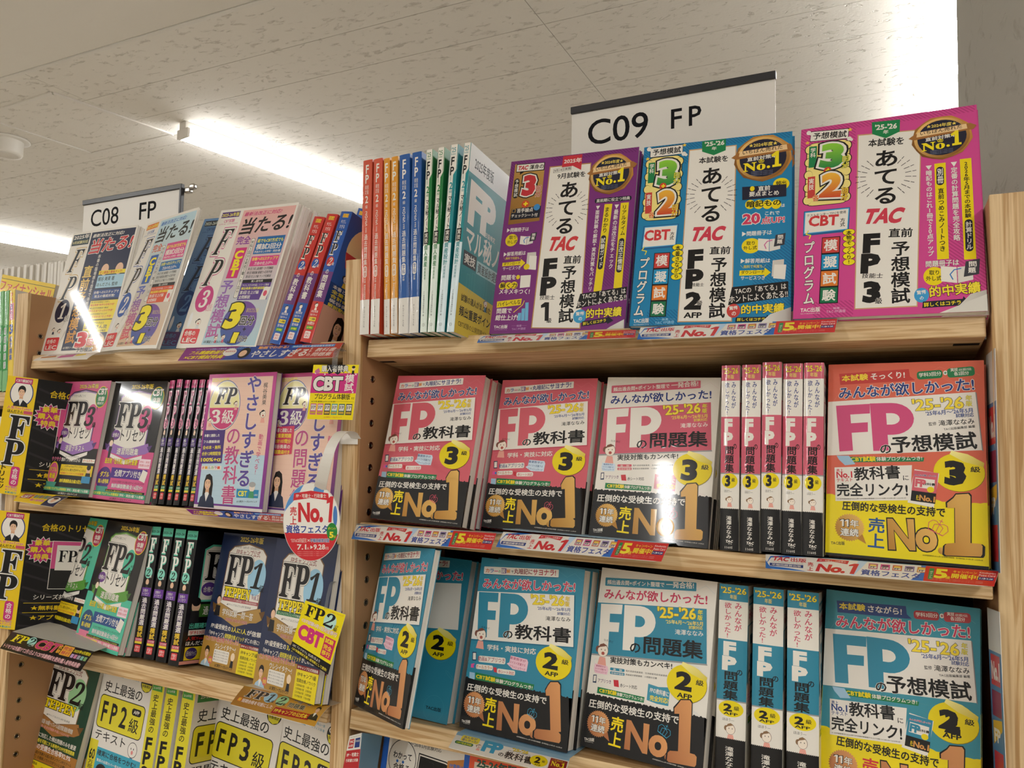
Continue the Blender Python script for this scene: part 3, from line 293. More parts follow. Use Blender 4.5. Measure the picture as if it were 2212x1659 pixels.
"yosob3":[["B",0,0,150,0,0,107.3,"#d9664e",0],["P",[0,0,0,65.7,3,66.1,6,66,9,64.8,12,64.5,15,65.7,18,66.3,21,65.6,24,65.5,27,65.8,30,65,33,64.2,36,65.2,39,66.3,42,65.7,45,65,48,65.3,51,65.1,54,64.2,57,64.6,60,66,63,65.9,66,64.8,69,64.7,72,65,75,64.4,78,64.2,81,65.5,84,66,87,64.8,90,64.2,93,64.7,96,64.5,99,64.1,102,64.9,105,65.8,108,65,111,63.8,114,64.1,117,64.6,120,64.2,123,64.4,126,65.4,129,65.1,132,63.7,135,63.5,138,64.4,141,64.4,144,64.1,147,64.9,150,65.1,150,0],"#ecd70a"],["P",[0,0,150,0,150,3,0,3],"#0d0c0f"],["E",125.9,94.7,22.7,19.6,"#ead400",0],["B",102.6,100.3,46.8,0,0,7,"#d9664e",0],["P",[22.2,107.4,94.8,108.8,94.1,104.6,23.8,101.4],"#1b7a48"],["T","CBT試験",24.3,102,24.7,1.2,-0.3,5.7,"#f2d800",0.07],["T","体験プログラムつき!",49.7,103.6,43.3,2.2,-0.2,4.6,"#e9e4da",0.04],["P",[9.7,108.3,22.2,108.6,28.9,99.5,18.4,97.9,12.1,104.1],"#9fc4dc"],["T","3",117.4,83.7,15,0,0,22,"#0d0c0f",0.09],["T","級",135.9,92.7,7,0,0,5,"#0d0c0f",0.04],["P",[7.8,95.2,83.4,100.4,82,63.7,9.3,58.6],"#e9e4da"],["T","売上",10,89.7,6.7,0.7,-0.4,4,"#c92f3c",0.05],["T","No.1",10.1,83.5,16,1.2,-0.5,7,"#c92f3c",0.06],["T","テキスト",10.3,79.1,16.1,1.6,-0.4,4,"#c92f3c",0.03],["T","教科書",28.2,81.4,44.7,4.5,-1.4,14.4,"#0d0c0f",0.06],["T","に",75.2,84,5.3,0.5,-0.5,5.1,"#0d0c0f",0.03],["T","完全リンク!",10.8,63.7,69,3.5,-0.7,14.7,"#0d0c0f",0.06],["T","※1 紀伊國屋書店PubLine調べ(FP試験対策書籍テキスト分野) 2014年1月～2025年3月",11.2,60,66.5,4.8,-0.1,1.6,"#0d0c0f",0],["P",[85.9,96.3,108.4,92.6,103.1,57.2,79.2,61.2],"#e9e4da"],["B",82,63.4,22.4,-2.2,3.2,31.8,"#d35f6c",0],["B",85.6,77.6,17.8,-1.8,1,10,"#e9e4da",0],["T","の",89.1,92.2,0.5,0,0,0.6,"#2e8a4a",0.06],["T","みんなが欲しかった!",85.8,89.2,19.9,-0.4,0.1,2,"#24397e",0.075,"#e9e4da",0.05],["T","の",90.8,79.9,2.1,0.1,-0.1,1.4,"#0d0c0f",0.08,"#e9e4da",0.04],["T","教科書",93.2,79.9,11.6,-0.3,0.1,2.7,"#0d0c0f",0.075,"#e9e4da",0.03],["T","FP",86,78.3,9.8,-1,0.8,8.3,"#d35f6c",0.1],["B",82,63.4,22.4,-2.2,1.1,10.6,"#0d0c0f",0],["E",100.4,75.6,3.3,3,"#ead400",0],["T","3",99,74.6,2.4,2.5,0,0,"#0d0c0f",0.08],["T","No.1",89.7,63.9,14.4,-1.4,0.6,6,"#d0924a",0.08],["T","売上",87,64.2,2.4,-0.2,0.5,5.4,"#f2d800",0.05],["T","圧倒的な受検生の支持で",16,49.3,97.3,-1.2,0.1,9.9,"#0d0c0f",0.055],["P",[23.6,46.3,22.5,44.7,21.1,46,20.2,44.3,18.5,45.4,18,43.5,16.2,44.3,15.9,42.3,14,42.8,14.1,40.8,12.2,40.9,12.6,39,10.7,38.8,11.5,37,9.6,36.4,10.7,34.8,8.9,33.9,10.2,32.5,8.7,31.3,10.2,30.1,8.9,28.7,10.7,27.8,9.6,26.2,11.5,25.6,10.7,23.8,12.6,23.6,12.2,21.7,14.1,21.8,14,19.9,15.9,20.3,16.2,18.4,18,19.1,18.5,17.3,20.2,18.3,21.1,16.6,22.5,17.9,23.6,16.4,24.8,17.9,26.2,16.6,27.1,18.3,28.8,17.3,29.3,19.1,31.1,18.4,31.4,20.3,33.3,19.9,33.2,21.8,35.1,21.7,34.7,23.6,36.6,23.8,35.8,25.6,37.7,26.2,36.6,27.8,38.4,28.7,37,30.1,38.6,31.3,37,32.5,38.4,33.9,36.6,34.8,37.7,36.4,35.8,37,36.6,38.8,34.7,39,35.1,40.9,33.2,40.8,33.3,42.8,31.4,42.3,31.1,44.3,29.3,43.5,28.8,45.4,27.1,44.3,26.2,46,24.8,44.7],"#e3b460|#b27c2c|30"],["P",[31.1,20.1,40.1,15.2,36.4,25.3],"#b27c2c"],["P",[13.6,38.1,13.6,39,16.9,40.1,18.7,40.1,18.7,31.5,16.9,31.5,16.9,38.4],"#0d0c0f"],["P",[14.4,37.4,14.4,38.2,16.2,39.4,18,39.4,18,32.2,16.2,32.2,16.2,37.7],"#e9e4da"],["P",[18.4,38.1,18.4,39,21.7,40.1,23.5,40.1,23.5,31.5,21.7,31.5,21.7,38.4],"#0d0c0f"],["P",[19.2,37.4,19.2,38.2,21,39.4,22.7,39.4,22.7,32.2,21,32.2,21,37.7],"#e9e4da"],["T","年",24.2,31.9,8.4,0,0,7.8,"#e9e4da",0.06,"#0d0c0f",0.05],["T","連続",14.7,22,17.9,0,0,8.2,"#e9e4da",0.06,"#0d0c0f",0.05],["V","売上",41.4,12.3,15.9,-0.4,0.8,31.4,"#24508c",0.06],["T","No",61.6,11.2,44.8,2.1,-1.5,32,"#e3b460|#b27c2c|30",0.075,"#0d0c0f",0.04],["E",109.5,14.6,3,3.4,"#e3b460|#b27c2c|30",0],["P",[122.6,73,120.1,69.3,113.7,63.5,114,58.2,121.3,59.1,121,22.9,113,21.7,110.9,19.3,110.2,10.8,112,9.4,145.5,11,146.9,13.3,147.3,21.9,145.3,23.9,135.9,23.9,136.7,71.9,134.7,74.4],"#0d0c0f"],["P",[123,71.8,120.8,68.2,115.1,62.7,115.3,57.5,121.9,58.3,121.6,23.4,114.5,22.2,112.5,19.9,112,11.7,113.6,10.3,143.4,11.9,144.7,14.2,145.1,22.4,143.3,24.4,134.9,24.4,135.6,70.8,133.8,73.2],"#e3b460|#b27c2c|30"],["L",[98,35.5,110.7,29.5],0.8,"#d0546a"],["L",[98,35.5,98.5,42.2,102.5,45,105.8,43.8,108.1,40.4,112.1,40.9,115.2,39.1,115.6,34.2,110.7,29.5],0.5,"#d0546a"],["L",[101.2,34,103.5,40.6,108.2,40.8,111.2,37.1,107.6,31],0.5,"#d0546a"],["L",[104.4,32.5,110.6,45.8],0.5,"#d0546a"],["L",[108.1,44.7,111.3,43.2],0.5,"#d0546a"],["T","TAC出版",5.4,11.6,13.9,0.6,-0.2,3.9,"#0d0c0f",0.06],["T","※紀伊國屋書店PubLine調べ(FP試験対策書籍・各対象商品) 2014年1月～2025年3月",92.6,7.8,52.3,-0.4,0,1.7,"#0d0c0f",0]],
"ateru1":[["B",0,0,182,0,0,257,"#7a2b78",0],["Z",0,215,30,257,"#6a2268",4.2],["Z",60,250,180,257,"#6a2268",4.2],["Z",120,60,182,120,"#6a2268",4.2],["P",[58.6,242.2,118,241.2,125.2,4.1,58.2,6.4],"#b88a50"],["P",[60,240.5,116.9,239.6,123.8,5.4,59.7,7.6],"#e9e4da"],["P",[77,255.7,104.3,255.7,104.6,231.7,92,239.5,76.6,238.9],"#c92f3c"],["T","2025年",78.8,243.9,25.1,-0.4,0.1,7.5,"#e9e4da",0.06],["B",65.1,231.3,25.4,1.9,-0.4,6.2,"#0d0c0f",0],["B",65.5,231.7,24.6,1.7,-0.4,5.5,"#e9e4da",0],["T","9月14日実施",66.3,232.5,23.4,1.6,-0.3,4.2,"#0d0c0f",0.03],["T","9月試験を",71.6,221.3,39.7,-0.6,0.1,8.8,"#0d0c0f",0.05],["V","あてる",77.1,138.5,24.8,-0.4,1.2,76.8,"#0d0c0f",0.09,"#e9e4da",0.06],["Y",90.3,175.1,21,30],["T","TAC",67.3,114.6,37.8,-1.8,6.2,20.8,"#d03a3e",0.09],["V","FP",65.3,53.2,21.6,0.4,-0.9,52.6,"#0d0c0f",0.1],["T","技能士",65.7,45.5,20.5,-0.5,0.2,6.4,"#0d0c0f",0.02],["P",[69,34.1,68.6,38,73.7,41.9,79.4,41.6,81.5,15.8,76,16.1,74.4,35.1],"#0d0c0f"],["T","級",78.7,13.2,6.7,-0.1,0.1,6.7,"#0d0c0f",0.04],["T","直前",93.3,94.7,23.3,-0.5,0.3,11.7,"#0d0c0f",0.07],["V","予想模試",94.1,12.4,20.3,0.5,-1.9,78.3,"#0d0c0f",0.075],["P",[6.5,251.9,51.1,250.2,52.6,160.6,29.7,159.6,7.1,158.2],"#c99a4c|#8a5c22|60"],["P",[8.7,251.7,51.1,250.2,51.2,237.5,21.2,238.2,15.3,234.4,15.3,238.4,9.3,238.5],"#0d0c0f"],["P",[9.7,250.5,49.9,249.3,50,238.9,19.8,239.7,10,239.8],"#e9e4da"],["T","TAC",10.7,241.5,15.1,-0.3,1.6,7.1,"#c92f3c",0.08],["T","渾身の",28.9,241,20.7,-0.5,0.2,7.6,"#0d0c0f",0.05],["B",9,198.1,7.7,0.2,-0.8,30.9,"#0d0c0f",4],["V","予想模試",10,200.4,5.6,0.1,-0.6,26.5,"#e9e4da",0.03],["T","3",20.6,200.4,19.9,-0.9,1.5,32.7,"#c8303a",0.1,"#e9e4da",0.06,"#0d0c0f",0.05],["V","回分",42,197.1,8.4,0.2,-0.3,17.1,"#c24a2a",0.05,"#e9e4da",0.05],["E",29.2,187.8,5.5,5.7,"#d04a24",0],["T","+",26.1,185,6.7,-0.1,0.1,6.6,"#f2dc1a",0.08],["P",[9.9,182,52.7,183.1,52.1,165.4,9.2,165.4],"#1a1c2c"],["T","苦手論点",17.9,175.2,23.7,0.2,0,6.6,"#e9e4da",0.04],["T","チェックシート付",10.5,168.8,38.4,-1.4,0.2,5.3,"#e9e4da",0.04],["B",10.6,176.3,5.1,0,0,5.3,"#c9a050",0],["B",11.2,176.7,3.8,0.1,-0.1,4.2,"#1a1c2c",0],["E",46.6,181.5,4.6,4.8,"#3a8ac8",0],["T","▶問題冊子は",6.6,146.9,32,-0.3,0.1,6.1,"#e9e4da",0.04],["E",15.1,134.7,8.9,9.2,"#e8cf1a",0],["T","取り",11.2,136,10.5,0.1,0,5.3,"#0d0c0f",0.03],["T","外し式",9.4,129.2,14.1,0.3,-0.1,5.3,"#0d0c0f",0.03],["P",[27.8,128,37.3,126,37.3,138.5,27.8,140],"#e9e4da"],["P",[37.8,126,46.8,128,46.8,139,37.8,138.5],"#dcd8d0"],["L",[34.8,129,33.3,133,35.8,136.5,39.8,137.2],1.1,"#3a7ac0"],["P",[41.3,130.5,50.3,132,51.3,144,42.8,142.5],"#3a3a42"],["T","問",44.6,138,4.5,0,0,4.2,"#e9e4da",0.05],["T","題",44,133.2,4.5,0,0,4.2,"#e9e4da",0.05],["T","▶解答用紙は",6.4,110.8,31.9,0.4,-0.1,6.5,"#e9e4da",0.04],["T","＼無料で何度も／",6.5,106,27,-0.6,0.1,3.9,"#e8cf1a",0.02],["P",[6.1,101.7,32.7,102.9,32.3,105.9,39.5,99.8,33.1,93.4,32.7,96.9,6.3,96.5],"#e8cf1a"],["T","ダウンロード",8.3,97.6,23.9,0.6,-0.1,4.3,"#0d0c0f",0.04],["T","サービスつき",7.8,90.3,25.6,0.5,-0.1,5.2,"#e9e4da",0.03],["P",[40.8,114.4,53.3,114.6,55.9,89.7,41.2,91.8],"#cfcac0"],["P",[44.4,109.8,54.9,108.7,55.6,88.5,44.5,90.1],"#e9e4da"],["E",42,93.9,4.2,4.3,"#e8cf1a",0],["T","問題を",7.3,75.7,21,0.4,-0.1,7.4,"#e9e4da",0.05],["E",10.3,68,5.1,5.2,"#e8cf1a",0],["E",18.7,67.9,5.1,5.2,"#e8cf1a",0],["E",27.1,68,5,5.2,"#e8cf1a",0],["T","解く力",6.9,64.5,24.3,-0.2,0,7.3,"#0d0c0f",0.05],["T","メキメキつく!",6.6,55.9,43.8,-1.7,0.3,7.7,"#e9e4da",0.05],["P",[35,81.5,49.5,81.6,49.9,64.5,35.9,63.6],"#e9e4da"],["E",31.4,79.5,2.7,3.2,"#e8cf1a",0],["P",[5.4,45.7,40.6,48.4,40.2,39.5,5.8,36.7],"#e8cf1a"],["T","ハイレベルな",7.3,38.3,32.3,2.5,-0.5,6.4,"#0d0c0f",0.04],["T","問題で",6.7,28.1,21.5,0.2,-0.1,7.3,"#e9e4da",0.05],["T","総仕上げ!",6.1,18.7,31.6,-0.7,0.2,8.1,"#e9e4da",0.05],["P",[37.7,28,42.2,28.4,42.5,17.7,38,17.5],"#6fb4d8"],["P",[42.2,34.1,46.7,34.5,47.7,17.5,43.2,17.3],"#6fb4d8"],["P",[46.5,42.4,51,42.7,52.9,17.2,48.4,17],"#6fb4d8"],["L",[31.3,29.4,42.7,39.4,44.5,45.2],0.9,"#e8cf1a"],["T","TAC出版",5.5,7.2,19.5,-0.1,0,5.1,"#e9e4da",0.06],["T","──編著──",30.4,9,21.7,-0.2,0,3,"#c79ac8",0],["T","TAC FP講座",31.5,4.3,19.4,0.4,-0.1,3.4,"#c79ac8",0],["T","TAC PUBLISHING Group",6.4,4.6,18.2,0,0,1.7,"#c79ac8",0],["P",[157.4,250.1,146.9,250.7,136.4,250.1,127.9,243.8,120.2,236.5,117.8,226.3,116.6,215.8,121.3,206.3,127.1,197.5,136.8,193.3,146.9,190.3,157,193.3,166.7,197.5,172.6,206.3,177.2,215.8,176.1,226.3,173.6,236.5,165.9,243.8],"#c98d3e|#7c4f1e|40"],["E",146.9,221.1,27.8,27.8,"#e8b96a|#8a5a22|130",0],["E",146.9,221.1,24.5,24.5,"#1a1c33",0],["T","★2024年度★",132,236.1,29.9,0,0,5.4,"#e8cf5a",0.05],["P",[113.4,224.7,120,230.1,175.3,236.1,181.3,231.9,178.3,227.1,118.5,221.7],"#a06a34"],["P",[121.5,225.3,122.4,231.9,171.4,235.5,172.3,228.9],"#e9c692"],["T","いちばん売れた",125.4,227.1,41.9,3,0,5.4,"#3a2410",0.03],["T","直前対策本",130.5,217.5,31.4,2.4,0,5.4,"#e9e4da",0.05],["T","𝐍𝐨",126.6,204.4,23.3,1.2,0,11.4,"#f2dc1a",0.03],["E",152.9,208.6,1.8,1.8,"#f2dc1a",0],["T","𝟏",155.9,207.4,10.2,0.6,0,20.3,"#f2dc1a",0.05],["L",[143.3,215.3,147.5,215.3],0.8,"#f2dc1a"],["L",[143.3,215.3,142.6,217.1,143.3,218.4,144.4,218.5,145.4,217.9,146.5,218.5,147.5,218.4,148.2,217.1,147.5,215.3],0.5,"#f2dc1a"],["L",[144.4,215.3,144.2,217.4,145.4,218,146.7,217.4,146.5,215.3],0.5,"#f2dc1a"],["L",[145.4,215.3,145.4,219.7],0.5,"#f2dc1a"],["L",[144.9,219,145.9,219],0.5,"#f2dc1a"],["T","※紀伊國屋書店PubLine調べ 2014年1月～2025年3月",135,203.2,22.4,0,0,1.2,"#8a93b8",0],["T","※紀伊國屋書店PubLine調べ 2014年1月～2025年3月",135,201.1,22.4,0,0,1.2,"#8a93b8",0],["T","※紀伊國屋書店PubLine調べ 2014年1月～2025年3月",135,199,22.4,0,0,1.2,"#8a93b8",0],["B",128,179.2,49.4,-0.1,0,6.9,"#1a1c2c",3],["T","直前期に役立つ特典",130.3,180.2,44.8,-0.1,0,5.1,"#e9e4da",0.03],["B",137.8,53.9,10.4,-0.4,4.2,122.9,"#e8cf1a",0],["V","まるわかり",142.2,135.5,6.4,-0.1,0.7,36.6,"#0d0c0f",0.05],["B",140.2,84,6.8,-0.1,1,47.9,"#1a1c2c",4],["V","試験ガイド",141.3,87.1,5.6,0,0.2,41.4,"#e9e4da",0.04],["V","▼面接試験の解説+実技対策もバッチリ",130.1,54.9,5.6,0,0.3,120.4,"#e9e4da",0.04],["V","▼最新の法改正をチェック",154.5,84.1,6,-0.1,1,90.7,"#e9e4da",0.04],["B",163.5,57,10.7,0,0.1,119.5,"#e8cf1a",0],["V","リアルタイム",166.4,130,6,0.1,-0.4,42.6,"#0d0c0f",0.05],["B",165.1,78.2,7.1,0,0.3,47.7,"#1a1c2c",4],["V","法改正情報",166.2,81.2,5.9,0,-0.3,41.2,"#e9e4da",0.04],["P",[120.5,51.5,181,58.7,181,42.2,116.5,31.2],"#141418"],["T","TACの「あてる」は",124,43.7,55.9,5.7,-0.8,7.9,"#e9e4da",0.03],["T","ホントによくあたる!!",117.5,32.8,64.1,7.7,-1,8.3,"#e9e4da",0.03],["E",122.9,20.9,8.8,9.2,"#3a9ac8",0],["T","驚愕",117.4,21.5,10.8,0.7,-0.3,5.1,"#e9e4da",0.05],["T","の",121.5,15.1,4.8,0.2,-0.2,4.6,"#e9e4da",0.05],["T","的中実績",131.2,17.5,45.7,1.8,-0.5,12.9,"#f2dc3a",0.07,"#0d0c0f",0.05],["P",[126.4,7.2,126.6,13.8,158.8,17.9,159.4,20.5,167.1,13.8,159.6,9.4,159.1,11.4],"#1a1c2c"],["T","詳しくはコチラ",128.3,8.3,29.5,4.1,-0.6,4.4,"#f2dc1a",0.05],["P",[155.6,0.2,163.9,6,180.6,15,181.4,0],"#e9e4da|#b9b4ac|60"]],
